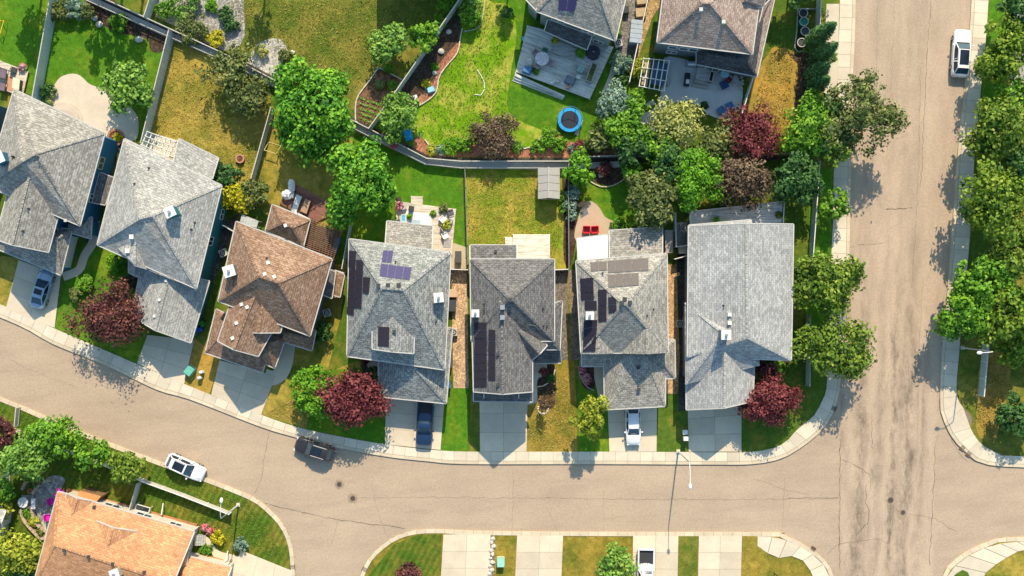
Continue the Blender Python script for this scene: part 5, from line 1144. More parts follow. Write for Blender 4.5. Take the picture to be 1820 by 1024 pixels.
# ================================================================ FENCES
def fence(pts, h, label, mat=None, cap=None, name='fence', cat='fence', group=None, step=36, board=0.15, z0=0.1, shadow_gap=0.03, rails_only=False, thick=0.03):
    mat = mat or FENCEM; cap = cap or FENCEW
    root = empty(name, P(pts[0][0], pts[0][1], z0), label, cat, group)
    for p, q in zip(pts, pts[1:]):
        L = math.dist(p, q); n = max(1, round(L / step))
        for i in range(n):
            a = P(p[0] + (q[0] - p[0]) * i / n, p[1] + (q[1] - p[1]) * i / n, z0); b = P(p[0] + (q[0] - p[0]) * (i + 1) / n, p[1] + (q[1] - p[1]) * (i + 1) / n, z0)
            d = (b - a); ln = d.length; d.normalize(); U = Vector((0, 0, 1)); side = Vector((-d.y, d.x, 0))
            MB().box((a.x, a.y, z0 + h / 2), (0.11, 0.11, h + 0.08), math.atan2(d.y, d.x)).build('post', cap, root)
            if rails_only:
                m = MB()
                for zz in rails_only: m.beam(a + U * zz, b + U * zz, 0.06, 0.09)
                m.build('rail', cap, root); continue
            m = MB(); k = max(2, int(ln / board))
            for j in range(k):
                x0 = ln * j / k + 0.006; x1 = ln * (j + 1) / k - 0.006; off = side * (0.012 if j % 2 else -0.012); c0 = a + d * x0 + off; c1 = a + d * x1 + off
                hh = h - 0.06 + random.uniform(-0.012, 0.012); e = side * thick / 2
                vs = [c0 - e, c1 - e, c1 + e, c0 + e]; m.add([x + U * 0.04 for x in vs] + [x + U * hh for x in vs], [(4, 5, 6, 7), (0, 1, 5, 4), (1, 2, 6, 5), (2, 3, 7, 6), (3, 0, 4, 7)])
            o = m.build('board_panel', mat, root); o['kind'] = 'stuff'
            MB().beam(a + U * h, b + U * h, 0.10, 0.05).build('cap_rail', cap, root)
            MB().beam(a + side * 0.05 + U * 0.35, b + side * 0.05 + U * 0.35, 0.04, 0.08).build('rail', mat, root)
    e = P(pts[-1][0], pts[-1][1], z0); MB().box((e.x, e.y, z0 + h / 2), (0.11, 0.11, h + 0.08)).build('post', cap, root)
    return root
FG = plain((0.50, 0.54, 0.50), 0.75, var=0.1)
fence([(108, -20), (73, 178)], 2.2, 'pale green-grey board fence at the far upper left, left of the tan patio', FG)
fence([(311, 62), (262, 258)], 2.2, 'pale green-grey board fence between the tan patio and the golden lawn', FG)
fence([(285, -20), (266, 38)], 2.0, 'short fence stub at the top edge meeting the long back fence', FG)
fence([(160, -12), (308, 56), (400, 98), (480, 140)], 1.4, 'upper stretch of the long back fence below the gravel bed', FG, FENCEW)
fence([(480, 140), (560, 182), (655, 230), (760, 284), (820, 289), (1010, 289)], 1.4, 'lower stretch of the long back fence, running behind the middle yards', FG, FENCEW)
fence([(155, 2), (304, 68), (400, 110), (482, 150)], 0.9, 'low rail fence along the upper drainage swale', None, FENCEW, rails_only=(0.3, 0.6, 0.88))
fence([(482, 150), (560, 194), (656, 243), (757, 293), (820, 300), (1010, 300)], 0.9, 'low rail fence along the lower drainage swale', None, FENCEW, rails_only=(0.3, 0.6, 0.88))
fence([(1014, 283), (1110, 280), (1220, 279), (1420, 277)], 1.9, 'back fence under the row of dense trees right of the middle yard', FENCED, FENCEM)
fence([(488, 196), (452, 325)], 1.9, 'blue-grey fence between golden lawn and big maples', FG)
fence([(834, -16), (704, 172), (660, 232)], 2.0, 'diagonal grey-green fence beside the red mulch bed', FG)
fence([(626, 400), (612, 478)], 1.8, 'short fence dividing brown roof yard from the yard with tan deck', FG)
fence([(590, 478), (614, 485)], 1.5, 'gate-width fence between brown and grey roofed houses', FENCED, WHITE)
fence([(1449, 290), (1436, 470)], 1.9, 'pale side fence beneath the trees left of the avenue', FG, WHITE)
fence([(1433, 560), (1432, 684)], 1.7, 'lower part of the avenue-side fence, seen under the street trees', FG)
fence([(1452, -20), (1449, 50)], 1.9, 'fence behind the bin enclosure at the top', FG, WHITE)
fence([(1156, -30), (1116, 150)], 1.6, 'thin white-capped fence between the two top houses', FENCED, WHITE)
fence([(1336, 135), (1314, 205)], 1.5, 'short white fence at the right end of the stamped patio', WHITE, WHITE)
fence([(95, 788), (206, 830), (256, 851), (330, 878), (412, 910)], 1.3, 'cream fence along the bottom left lawn, behind the street verge', FENCEW, WHITE)
fence([(252, 856), (238, 905)], 1.7, 'short grey-green fence from the cream fence to the orange roof', FG)
fence([(20, 828), (18, 900), (14, 956)], 1.9, 'grey fence at the lower left edge beside the round paver patio', FG)
fence([(-20, 738), (38, 766)], 1.2, 'low cream fence at the left edge below the street', FENCEW)
fence([(37, 724), (34, 756)], 1.2, 'short cream fence end near the left kerb', FENCEW)
fence([(1746, 612), (1738, 702)], 1.6, 'blue-grey panel fence by the right-hand street lamp', FG, WHITE)
fence([(827, 300), (832, 470)], 1.4, 'dark wire fence on the left side of the middle yard', None, FENCED, rails_only=(0.4, 0.9, 1.35))
fence([(1009, 300), (1010, 478)], 1.5, 'dark fence on the right side of the middle yard', FENCED, FENCED)
fence([(986, 480), (1009, 479)], 1.4, 'white-topped gate right of the middle house', FENCED, WHITE)
fence([(801, 479), (832, 480)], 1.4, 'white-topped gate left of the middle house', FENCED, WHITE)
fence([(1197, 380), (1198, 440), (1218, 437)], 1.6, 'pale corner fence between the solar house and the pale gabled house', FENCEW, WHITE)
fence([(1196, 461), (1219, 455)], 1.5, 'blue-white gate at the gap left of the pale gabled house', FENCEM, WHITE)
fence([(1409, 480), (1432, 479)], 1.3, 'small fence right of the pale gabled house', FENCED, WHITE)
fence([(20, 1000), (96, 1022)], 1.4, 'orange wooden fence left of the orange roof', WOODL, WOODL)
fence([(402, 402), (420, 412)], 1.5, 'small white-capped fence between teal and brown roofed houses', FENCED, WHITE)
def edging(pts, label, mat=None, w=0.13, h=0.22, cat='garden edging', closed=False):
    pts = smooth_poly(pts, 5, closed); root = empty('garden_edging', P(*pts[0], 0.1), label, cat)
    r = resample(pts, max(3, int(sum(math.dist(a, b) for a, b in zip(pts, pts[1:])) / 11)))
    for a, b in zip(r, r[1:]): MB().beam(P(*a, 0.17), P(a[0] + (b[0] - a[0]) * 0.95, a[1] + (b[1] - a[1]) * 0.95, 0.17), w, h).build('block', mat or CONC2, root)
edging([(822, 50), (818, 68), (813, 94), (793, 118), (780, 138), (775, 165), (752, 184), (738, 190)], 'wavy concrete edging of the red mulch bed')
edging([(755, 248), (768, 262), (800, 264)], 'short curved edging at the left of the back bed', ROCKM)
edging([(905, 242), (926, 262), (942, 262), (968, 238)], 'pointed edging where lawn dips into the back bed', ROCKM)
edging([(952, 688), (965, 686), (980, 676), (987, 656)], 'thin curved edging of the ringed front bed', CONC2)
edging([(1032, 640), (1028, 655), (1033, 675), (1046, 690), (1056, 694)], 'curved grey edging at the solar house porch', PATIO)
edging([(848, 124), (858, 140), (862, 156), (854, 170), (843, 168)], 'loop of pale hose-like edging on the vivid lawn', WHITE, 0.08, 0.08)
edging([(1048, 322), (1068, 332), (1090, 330), (1110, 318)], 'curved pale edging below the purple shrub', CONC2, 0.1)
edging([(440, 123), (480, 140)], 'timber edge at the bottom of the gravel patio', FENCEW)
edging([(673, 120), (715, 142)], 'upper timber border of the vegetable plot', FENCEW)
edging([(673, 120), (655, 146), (634, 176), (632, 214)], 'left timber border of the vegetable plot', FENCEW)
edging([(632, 215), (662, 226), (714, 145)], 'lower timber border of the vegetable plot', FENCEW)
edging([(862, 0), (856, 40), (846, 52), (824, 56)], 'thin curved edging at the top of the dark bed', ROCKM, 0.08)
# curved planter wall by the paver patio
def stonewall(pts, label, h=0.5, w=0.32, mat=None):
    pts = smooth_poly(pts, 6, False); root = empty('retaining_wall', P(*pts[0], 0.1), label, 'garden wall')
    r = resample(pts, max(3, int(sum(math.dist(a, b) for a, b in zip(pts, pts[1:])) / 7)))
    for a, b in zip(r, r[1:]):
        MB().beam(P(*a, 0.1 + h / 2), P(a[0] + (b[0] - a[0]) * 0.93, a[1] + (b[1] - a[1]) * 0.93, 0.1 + h / 2), w, h + random.uniform(-0.03, 0.03)).build('block', mat or plain((0.45, 0.34, 0.25), 0.9, var=0.25), root)
stonewall([(59, 878), (66, 866), (78, 857), (92, 853)], 'upper curved block wall of the round paver patio')
stonewall([(38, 902), (56, 902), (62, 925), (78, 942), (86, 946), (76, 958), (60, 944), (44, 925), (37, 904)], 'leaf-shaped block planter left of the orange roof')
stonewall([(40, 870), (47, 856)], 'short block wall above the white table')
root = empty('brick_planter', P(207, 245, 0.1), 'round red brick planter with yellow flowers between the left houses', 'planter')
MB().ring(P(207, 245, 0.1), 0.75, 1.0, 0.35, 20).build('brick_ring', plain((0.36, 0.15, 0.09), 0.9, var=0.3, scale=9), root); MB().cyl(P(207, 245, 0.1), 0.78, 0.25, 16).build('soil', MULCH, root)

# ================================================================ CARS
def car(paintm, label, L=4.7, W=1.85, Ht=1.45, kind='sedan', sunroof=None, name='car', cat='car', roofmat=None, trimroof=None):
    r = empty(name, (0, 0, 0), label, cat); X = L / 2; hw = W / 2
    pick = kind == 'pickup'; suv = kind == 'suv'
    belt = 1.0 if (suv or pick) else 0.92
    hood = belt - 0.02; deck = belt if kind != 'pickup' else 0.78
    xs = [-1, -.985, -.93, -.78, -.45, -.15, .1, .35, .6, .82, .93, .985, 1]
    ws = [.62, .78, .90, .97, 1, 1, 1, 1, .985, .94, .86, .72, .52]
    if pick: ws = [.9, .94, .97, .98, 1, 1, 1, 1, 1, .98, .94, .86, .74]
    if pick: zt = [deck] * 5 + [belt, belt, belt + .02, belt + .05, belt + .0, belt - .08, belt - .2, belt - .34]
    else: zt = [belt - .25, belt - .08, belt - .0, belt + .02, belt + .01, belt, belt, belt + .01, belt - .0, hood - .08, hood - .17, hood - .28, hood - .40]
    rings = []; vs = []; fs = []
    for x, w, z in zip(xs, ws, zt):
        w = w * hw; prof = [(w * .88, .24), (w * .985, .40), (w, .62), (w * .985, z - .16), (w * .93, z - .05), (w * .80, z), (w * .4, z + .03)]
        ring = [(x * X, y, zz) for y, zz in prof] + [(x * X, 0, z + .04)] + [(x * X, -y, zz) for y, zz in prof[::-1]]
        vs += ring
    k = 15
    for i in range(len(xs) - 1):
        for j in range(k): 
            a, b = i * k + j, i * k + (j + 1) % k; fs.append((a, a + k, b + k, b))
    fs.append(tuple(range(k))); fs.append(tuple(reversed(range((len(xs) - 1) * k, len(xs) * k))))
    body = MB().add(vs, fs).build('body', paintm, r, smooth=True)
    # cabin
    if pick: rb, rt, ft, fb = -.12, -.06, .22, .44
    elif suv: rb, rt, ft, fb = -.90, -.70, .10, .40
    else: rb, rt, ft, fb = -.80, -.46, .10, .46
    wb, wt = hw * .90, hw * .70; G = []; 
    stn = [(rb, belt - .02, wb * .9), (rt, Ht - .05, wt * .94), ((rt + ft) / 2, Ht, wt), (ft, Ht - .05, wt * .97), (fb, belt - .02, wb * .92)]
    vs = []; fs = []
    for x, z, w in stn:
        base = belt - .04; wbb = wb if z > belt else w
        vs += [(x * X, wbb, base), (x * X, w + (wbb - w) * .12, z - .05), (x * X, w * .8, z), (x * X, 0, z + .015), (x * X, -w * .8, z), (x * X, -w - (-w + wbb) * 0 - (wbb - w) * .12, z - .05), (x * X, -wbb, base)]
    for i in range(4):
        for j in range(6): a = i * 7 + j; fs.append((a, a + 7, a + 8, a + 1))
    cabin = MB().add(vs, fs).build('cabin_glass', CARGLASS, r)
    def slab(pts, t, nm, mt, par):
        p = [Vector(q) for q in pts]; n = (p[1] - p[0]).cross(p[2] - p[0]).normalized()
        if n.z < 0: n = -n; p = p[::-1]
        q = [x + n * t for x in p]; m = MB().add(q + [x - n * 0.01 for x in p], [tuple(range(len(p))), tuple(reversed(range(len(p), 2 * len(p))))] + [(i, len(p) + i, len(p) + (i + 1) % len(p), (i + 1) % len(p)) for i in range(len(p))]); return m.build(nm, mt, par)
    S1, S2, S3 = stn[1], stn[2], stn[3]
    rm = roofmat or paintm
    roofp = [(S1[0] * X - .04, -S1[2] * .98, S1[1] - .015), (S2[0] * X, -S2[2] * 1.0, S2[1] - .01), (S3[0] * X + .04, -S3[2] * .98, S3[1] - .015), (S3[0] * X + .04, S3[2] * .98, S3[1] - .015), (S2[0] * X, S2[2] * 1.0, S2[1] - .01), (S1[0] * X - .04, S1[2] * .98, S1[1] - .015)]
    vs = []; 
    for x, z, w in (S1, ((S1[0] * 3 + S2[0]) / 4, (S1[1] + S2[1] * 3) / 4, (S1[2] + S2[2]) / 2), S2, ((S3[0] * 3 + S2[0]) / 4, (S3[1] + S2[1] * 3) / 4, (S3[2] + S2[2]) / 2), S3):
        vs += [(x * X, -w * 1.02, z - .05), (x * X, -w * .8, z + .012), (x * X, 0, z + .03), (x * X, w * .8, z + .012), (x * X, w * 1.02, z - .05)]
    roof = MB().add(vs, [(i * 5 + j, i * 5 + j + 1, (i + 1) * 5 + j + 1, (i + 1) * 5 + j) for i in range(4) for j in range(4)]).build('roof', rm, r, smooth=True)
    fx, bx = fb * X, ft * X
    slab([(fx - .03, -wb * .82, belt + .02), (bx + .05, -wt * .86, Ht - .06), (bx + .05, wt * .86, Ht - .06), (fx - .03, wb * .82, belt + .02)], .012, 'windshield', CARWIND, r)
    slab([(rb * X + .03, -wb * .74, belt + .03), (rt * X - .03, -wt * .8, Ht - .08), (rt * X - .03, wt * .8, Ht - .08), (rb * X + .03, wb * .74, belt + .03)], .012, 'rear_window', CARWIND, r)
    for s in (-1, 1):
        m = MB(); m.beam((fx - .02, s * wb * .88, belt), (bx, s * wt * .95, Ht - .07), .09, .05); m.beam((rb * X + .02, s * wb * .84, belt), (rt * X, s * wt * .93, Ht - .07), .12, .05)
        xm = (rt + ft) / 2 * X; m.beam((xm, s * wb * 1.0, belt), (xm, s * wt * 1.04, Ht - .05), .07, .05)
        if suv: m.beam((rt * X * .55, s * wb * 1.0, belt), (rt * X * .6, s * wt * 1.03, Ht - .05), .10, .05)
        m.build('pillar', paintm, r)
        mm = MB().box((fx - .25, s * (hw + .10), belt + .05), (.16, .2, .13)).build('mirror', paintm, r)
        MB().box((X * .93, s * hw * .66, hood - .26), (.22, .34, .12), s * -0.35).build('headlight', LENS, r)
        MB().box((-X * .965, s * hw * .74, belt - .18), (.10, .30, .14), s * 0.2).build('taillight', TAIL, r)
        for wx in (.62, -.60):
            c = (wx * X, s * (hw - .13), .33); y0 = s * (hw - .24); y1 = s * (hw + .01)
            ty = MB().tube([(c[0], y0, .33), (c[0], y1, .33)], .33, 18).build('wheel', RUBBER, r); MB().tube([(c[0], y1 - s * .02, .33), (c[0], y1 + s * .012, .33)], .20, 12).build('rim', STEEL, ty)
        if suv: MB().beam((rt * X + .2, s * wt * .93, Ht + .05), (ft * X - .1, s * wt * .93, Ht + .05), .05, .06).build('roof_rail', trimroof or BLACK, r)
    MB().box((X * .985, 0, .45), (.08, W * .5, .16)).build('grille', BLACK, r); MB().box((-X * .995, 0, .62), (.03, .32, .14)).build('licence_plate', WHITE, r)
    m = MB(); m.beam((X * .52, -hw * .55, belt + .045), (X * .88, -hw * .42, hood - .035), .03, .03); m.beam((X * .52, hw * .55, belt + .045), (X * .88, hw * .42, hood - .035), .03, .03); m.build('hood_crease', paintm, r)
    MB().beam((fx + .02, -wb * .8, belt + .045), (fx + .02, wb * .8, belt + .045), .10, .03).build('wiper_cowl', BLACK, r)
    if sunroof: x0, x1 = sunroof; MB().box(((x0 + x1) / 2 * X, 0, Ht + .035), ((x1 - x0) * X, wt * 1.45, .02)).build('sunroof', CARGLASS, r)
    if pick:
        m = MB(); z = 0.80
        MB().box((-.57 * X, 0, z + .01), (.82 * X, W * .80, .05)).build('bed_floor', BEDM, r)
        for s in (-1, 1): MB().box((-.56 * X, s * hw * .90, z + .14), (.86 * X, hw * .15, .36)).build('bed_side', paintm, r)
        MB().box((-.975 * X, 0, z + .14), (.08, W * .90, .36)).build('tailgate', paintm, r)
        for i in range(7): m.box((-.57 * X, (i - 3) * .2, z + .045), (.78 * X, .06, .03))
        m.build('bed_liner', BEDM, r)
    return r
CARGLASS = glassy('car_glass', (0.012, 0.018, 0.03), 0.12); CARWIND = glassy('windscreen', (0.03, 0.06, 0.09), 0.1)
LENS = plain((0.75, 0.75, 0.75), 0.15, var=0.03); TAIL = plain((0.35, 0.02, 0.02), 0.2, var=0.1); BEDM = plain((0.045, 0.045, 0.05), 0.8)
PW = paint('paint_white', (0.78, 0.78, 0.78)); PS = paint('paint_blue_grey', (0.30, 0.40, 0.50), 0.2); PN = paint('paint_navy', (0.015, 0.04, 0.10), 0.2); PK = paint('paint_graphite', (0.03, 0.026, 0.028), 0.1)
def putcar(c, u, v, nx, ny, z=0.15): c.location = P(u, v, z); c.rotation_euler = (0, 0, math.atan2(-ny, nx))
putcar(car(PS, 'blue-grey sedan with sunroof parked on the leftmost driveway', 4.6, 1.85, 1.42, 'sedan', (-.28, .0)), 79, 514, 18, -60)
putcar(car(PN, 'navy pickup truck backed up to the garage under the grey roof', 5.4, 1.95, 1.75, 'pickup', name='pickup_truck', cat='pickup'), 756, 750, -3, 60)
putcar(car(PW, 'white sedan on the driveway of the solar-panelled house', 4.5, 1.8, 1.45, 'suv', trimroof=PW), 1124, 756, 1, 60)
putcar(car(PK, 'graphite SUV with large sunroof parked at the upper kerb of the curved street', 4.75, 1.9, 1.68, 'suv', (-.42, .08), trimroof=plain((0.55, 0.5, 0.42), 0.4)), 561, 797, -64, -20, 0.01)
putcar(car(PW, 'white crossover with black roof glass parked at the lower kerb of the curved street', 4.8, 1.9, 1.6, 'suv', (-.52, .02), trimroof=PW), 333, 829, 66, 30, 0.01)
putcar(car(PW, 'white car with full black glass roof parked on the right side of the avenue', 5.6, 2.1, 1.62, 'suv', (-.56, .06), trimroof=PW), 1704, 97, 4, -60, 0.01)
putcar(car(PW, 'white pickup with open black bed parked at the bottom edge', 5.8, 2.0, 1.8, 'pickup', name='pickup_truck', cat='pickup'), 1146, 1016, -1, 60)
bk = empty('bicycle_rack', P(594, 796, 0.01), 'bike carrier with silver bits standing behind the graphite SUV', 'bike rack')
for p, q in (((590, 788), (599, 800)), ((586, 800), (600, 803)), ((592, 790), (588, 806))): MB().tube([P(*p, 0.7), P(*q, 0.75)], 0.05, 6).build('arm', STEEL, bk)
MB().tube([P(594, 796, 0.01), P(594, 796, 0.75)], 0.06, 8).build('mast', DARK, bk)

# ================================================================ STREET FURNITURE
def lamp(base, tipv, label, h=8.0, arm=2.0, shape=1.0):
    g = P(*base, 0.1); r = empty('street_lamp', g, label, 'street lamp', 'curved-arm street lamps')
    d = Vector((tipv[0], -tipv[1], 0)).normalized()
    MB().box((g.x, g.y, 0.2), (0.42, 0.42, 0.3)).build('concrete_base', CONC2, r)
    MB().tube([g, g + Vector((0, 0, h * .5)), g + Vector((0, 0, h - 0.6))], 0.10, 10, 0.06).build('pole', plain((0.5, 0.5, 0.48), 0.5, 0.3), r, smooth=True)
    top = g + Vector((0, 0, h - 0.6)); pts = [top + d * arm * (1 - math.cos(t)) * 1.0 + Vector((0, 0, 0.75 * math.sin(t))) for t in [i * math.pi / 2 / 8 for i in range(9)]]
    MB().tube(pts, 0.05, 8, 0.04).build('arm', WHITE, r, smooth=True)
    e = pts[-1] + d * 0.25 + Vector((0, 0, -.02)); lm = MB().ball((e.x, e.y, e.z), .34, .2, .11, 10, 6); o = lm.build('luminaire', WHITE, r, smooth=True)
    o.rotation_euler = (0, 0, math.atan2(d.y, d.x))
    MB().box((e.x, e.y, e.z - 0.12), (.3, .2, .05), math.atan2(d.y, d.x)).build('lens', LENS, o)
lamp((1205, 802), (0, 1), 'street lamp leaning its arm over the lower street in front of the pale house', 8.0, 2.3)
lamp((1710, 618), (-1, 0.05), 'street lamp on the right side pavement pointing at the avenue', 8.0, 1.5)
lamp((424, 897), (0.1, -1), 'street lamp on the bottom left lawn beside the cream fence end', 7.6, 1.9)
def ubox(u, v, rz, label, col=(0.10, 0.32, 0.24), s=(1.0, 0.85, 0.8)):
    g = P(u, v, 0.1); r = empty('utility_box', g, label, 'utility box'); m = plain(col, 0.6, var=0.1)
    MB().box((g.x, g.y, 0.14), (s[0] * 1.12, s[1] * 1.12, 0.1), rz).build('pad', CONC2, r); MB().box((g.x, g.y, 0.18 + s[2] / 2), s, rz).build('cabinet', m, r)
    MB().box((g.x, g.y, 0.2 + s[2]), (s[0] * 1.06, s[1] * 1.06, 0.06), rz, 0.96).build('lid', plain(mul(col, 1.4), 0.5), r)
ubox(340, 658, 0.9, 'green utility box on the dry strip between the two left driveways')
ubox(890, 997, 0.0, 'pale green utility box on the bottom grass strip beside the rock row', (0.20, 0.42, 0.34), (0.8, 0.95, 0.8))
def pedestal(u, v, label, col=(0.7, 0.7, 0.68)):
    g = P(u, v, 0.1); r = empty('service_pedestal', g, label, 'pedestal'); MB().box((g.x, g.y, 0.45), (0.42, 0.34, 0.7), 0.4).build('case', plain(col, 0.5), r); MB().ball((g.x, g.y, 0.82), .26, .2, .12).build('cap', WHITE, r, smooth=True)
pedestal(360, 661, 'white service pedestal nearer the top beside the green utility box'); pedestal(357, 671, 'white service pedestal just below its neighbour by the green utility box')
def mailbox(u, v, label):
    g = P(u, v, 0.1); r = empty('community_mailbox', g, label, 'mailbox')
    MB().box((g.x, g.y, 0.5), (.45, .4, .12)).build('foot', DARK, r); MB().box((g.x, g.y, 0.9), (.5, .45, .8)).build('case', plain((.6, .6, .58), .5), r); MB().box((g.x, g.y, 1.33), (.55, .5, .06)).build('lid', WHITE, r)
mailbox(1215, 766, 'upper of two small grey boxes on the dark strip by the last driveway'); mailbox(1216, 777, 'lower of two small grey boxes on the dark strip by the last driveway')
def bin_(u, v, col, label, rz=0.3):
    g = P(u, v, 0.1); r = empty('wheelie_bin', g, label, 'bin'); m = plain(col, 0.5, var=0.1)
    MB().box((g.x, g.y, 0.6), (0.58, 0.6, 0.95), rz, 1.12).build('body', m, r); MB().box((g.x, g.y, 1.11), (0.68, 0.72, 0.08), rz).build('lid', m, r)
    ca, sa = math.cos(rz), math.sin(rz)
    for s in (-1, 1): MB().tube([(g.x + (s * .3) * ca - .3 * sa, g.y + s * .3 * sa + .3 * ca, .2), (g.x + (s * .38) * ca - .3 * sa, g.y + s * .38 * sa + .3 * ca, .2)], .12, 10).build('wheel', RUBBER, r)
bin_(358, 584, (0.02, 0.10, 0.42), 'blue bin beside the pale garage wall'); bin_(361, 576, (0.03, 0.22, 0.06), 'green bin behind the blue bin at the pale garage wall')
bin_(797, 683, (0.05, 0.14, 0.40), 'blue bin at the right wall of the grey-roofed house', 0)
for i, (u, v, c, lb) in enumerate([(1424, 27, (0.04, .04, .04), 'uppermost black bin in the enclosure beside the aspens'), (1425, 42, (0.02, .22, .14), 'dark green bin in the enclosure beside the aspens'), (1427, 59, (.05, .05, .055), 'third bin down in the enclosure, black with pale rim'), (1421, 79, (.06, .06, .06), 'lowest black bin in the enclosure beside the aspens')]):
    g = P(u, v, 0.1); r = empty('round_composter', g, lb, 'composter'); MB().ring(g, .42, .5, .9, 18).build('shell', plain(c, .6), r); MB().cyl(g, .42, .82, 18).build('lid', plain(mul(c, .9), .5), r); MB().ring((g.x, g.y, .98), .46, .54, .05, 18).build('rim', GUT, r)
edging([(1419, 16), (1448, 17)], 'top bar of the bin enclosure', GUT, .08, .5); edging([(1418, 16), (1415, 60), (1412, 90), (1428, 91)], 'side and lower bars of the bin enclosure', GUT, .08, .5)
# yard lamp on the bottom right lawn
g = P(1376, 1018, 0.1); r = empty('yard_lamp', g, 'thin black yard lamp post on the lawn near the bottom right corner walk', 'lamp post')
MB().tube([g, (g.x, g.y, 2.0)], .05, 8).build('pole', BLACK, r); MB().box((g.x, g.y, 2.15), (.22, .22, .28)).build('lantern', PANE, r); MB().box((g.x, g.y, 2.33), (.3, .3, .06)).build('cap', BLACK, r)
# rock row
rr_ = [(876, 957), (874, 964), (877, 971), (873, 978), (875, 985), (872, 992), (875, 999), (871, 1006), (874, 1013), (870, 1020)]
for i, (u, v) in enumerate(rr_):
    g = P(u, v, 0.1); o = MB().ball((g.x, g.y, .2), random.uniform(.22, .36), random.uniform(.2, .3), .2, 8, 5, .15).build('rock', ROCKM)
    tag(o, 'pale rock, number %s from the street in the row along the bottom driveway' % ['one', 'two', 'three', 'four', 'five', 'six', 'seven', 'eight', 'nine', 'ten'][i], 'rock', 'pale rocks lining the bottom driveway')
for i, (u, v, s, lb) in enumerate([(248, 71, .5, 'white stone ornament near the second fence in the dark bed'), (127, 12, .45, 'white round stone among the top left shrubs'), (798, 57, .35, 'round white stone high in the dark diagonal bed'), (773, 130, .35, 'round pale stone low in the dark diagonal bed'),
        (784, 92, .4, 'grey stone in the middle of the dark diagonal bed'), (169, 33, .4, 'orange-tinted rock in the bed beside the bright shrub'), (178, 44, .45, 'larger tan rock in the bed beside the bright shrub'), (520, 94, .35, 'small tan rock right of the gravel patio'),
        (1158, 184, .4, 'left boulder of the pair beside the pergola corner'), (1152, 188, .35, 'small boulder at the foot of the pergola shrubs'), (1257, 203, .22, 'single white ball on the rim of the curving patio'), (1068, 312, .35, 'pale rock in the curved soil bed')]):
    g = P(u, v, 0.1); tag(MB().ball((g.x, g.y, .1 + s * .4), s, s * .85, s * .6, 9, 6, .12).build('rock', ROCKM), lb, 'rock')
r = empty('stone_pile', P(1314, 146, 0.1), 'heap of mixed rounded stones beside the stamped patio', 'stones')
for i in range(22):
    g = P(1312 + random.uniform(-9, 9), 148 + random.uniform(-12, 12), .1); s = random.uniform(.15, .32); MB().ball((g.x, g.y, .2), s, s * .8, s * .6, 7, 5, .15).build('stone', ROCKM, r)

# ================================================================ DECKS, PERGOLAS, YARD THINGS
def deck(q, z, label, mat, run=0, board=2.1, name='deck', rail=None):
    """q four measured corners; boards run along q0-q1"""
    r = empty(name, P(*q[0], 0.1), label, 'deck'); n = max(3, int(math.dist(q[0], q[3]) / board)); m = MB()
    for i in range(n):
        c = [bil(q, 0, (i + .04) / n), bil(q, 1, (i + .04) / n), bil(q, 1, (i + .94) / n), bil(q, 0, (i + .94) / n)]
        zz = z + random.uniform(-.004, .004); m.prism([P(a, b, zz) for a, b in c], z - .04, zz)
    o = m.build('deck_boards', mat, r); o['kind'] = 'stuff'
    m = MB(); ps = [P(*a, z - .12) for a in q]
    for a, b in zip(ps, ps[1:] + ps[:1]): m.beam(a, b, .05, .2)
    for a in ps: m.beam((a.x, a.y, .05), (a.x, a.y, z - .05), .12, .12)
    m.build('frame', mat, r)
    if rail:
        for e in rail:
            a, b = P(*q[e], z), P(*q[(e + 1) % 4], z); m = MB(); L = (b - a).length; U = Vector((0, 0, 1)); m.beam(a + U * .95, b + U * .95, .09, .05)
            k = max(2, int(L / 1.6))
            for i in range(k + 1): p = a + (b - a) * i / k; m.beam(p, p + U * .95, .07, .07)
            m.build('railing', WHITE, r)
    return r
def steps(q, n, z0, z1, label, mat, par=None):
    r = par or empty('deck_steps', P(*q[0], .1), label, 'steps')
    for i in range(n):
        c = [bil(q, 0, i / n), bil(q, 1, i / n), bil(q, 1, (i + .97) / n), bil(q, 0, (i + .97) / n)]; z = z0 + (z1 - z0) * i / max(1, n - 1)
        MB().prism([P(a, b, z) for a, b in c], .08, z).build('step', mat, r)
    return r
DB = boards('deck_silver', (0.60, 0.59, 0.52), rot=0.38); DT = boards('deck_tan', (0.62, 0.53, 0.42)); DWH = boards('deck_white', (0.70, 0.66, 0.54)); DR = boards('deck_red', (0.27, 0.12, 0.09), rot=0.45); DG = boards('deck_gloss', (0.58, 0.58, 0.56)); DO = boards('deck_orange', (0.42, 0.19, 0.08), rot=0.28)
d8 = deck([(937, 46), (1090, 84), (1048, 176), (918, 128)], .75, 'big silver-grey wooden deck under the sage house', DB, board=2.2)
steps([(916, 130), (1004, 170), (1000, 178), (911, 144)], 3, .6, .2, None, DB, d8)
steps([(929, 80), (940, 84), (924, 128), (913, 140)], 1, .5, .5, None, DB, d8)
stp = deck([(985, 70), (1026, 88), (1020, 107), (982, 93)], 1.1, 'raised landing below the sliding door on the silver deck', boards('deck_landing', (0.42, 0.41, 0.37)), name='landing', board=2.4)
d4 = deck([(704, 358), (810, 372), (803, 452), (704, 432)], .5, 'bleached tan deck full of furniture behind the grey-roofed house', DT)
deck([(731, 349), (751, 350), (751, 366), (731, 364)], .3, 'small square step platform on top of the tan deck', DT)
deck([(912, 417), (977, 417), (977, 464), (912, 464)], .6, 'bright cream deck behind the middle house', DWH, board=2.4)
deck([(898, 422), (913, 422), (913, 437), (898, 437)], .3, 'small cream step beside the bright cream deck', DWH, board=2.4)
deck([(522, 326), (610, 372), (560, 396), (498, 362)], .35, 'red-brown deck behind the brown shingle roof', DR)
deck([(548, 396), (606, 412), (590, 470), (536, 440)], .12, 'dark ground deck beneath the brown lattice pergola', boards('deck_dark', (0.05, 0.04, 0.035)), name='ground_deck')
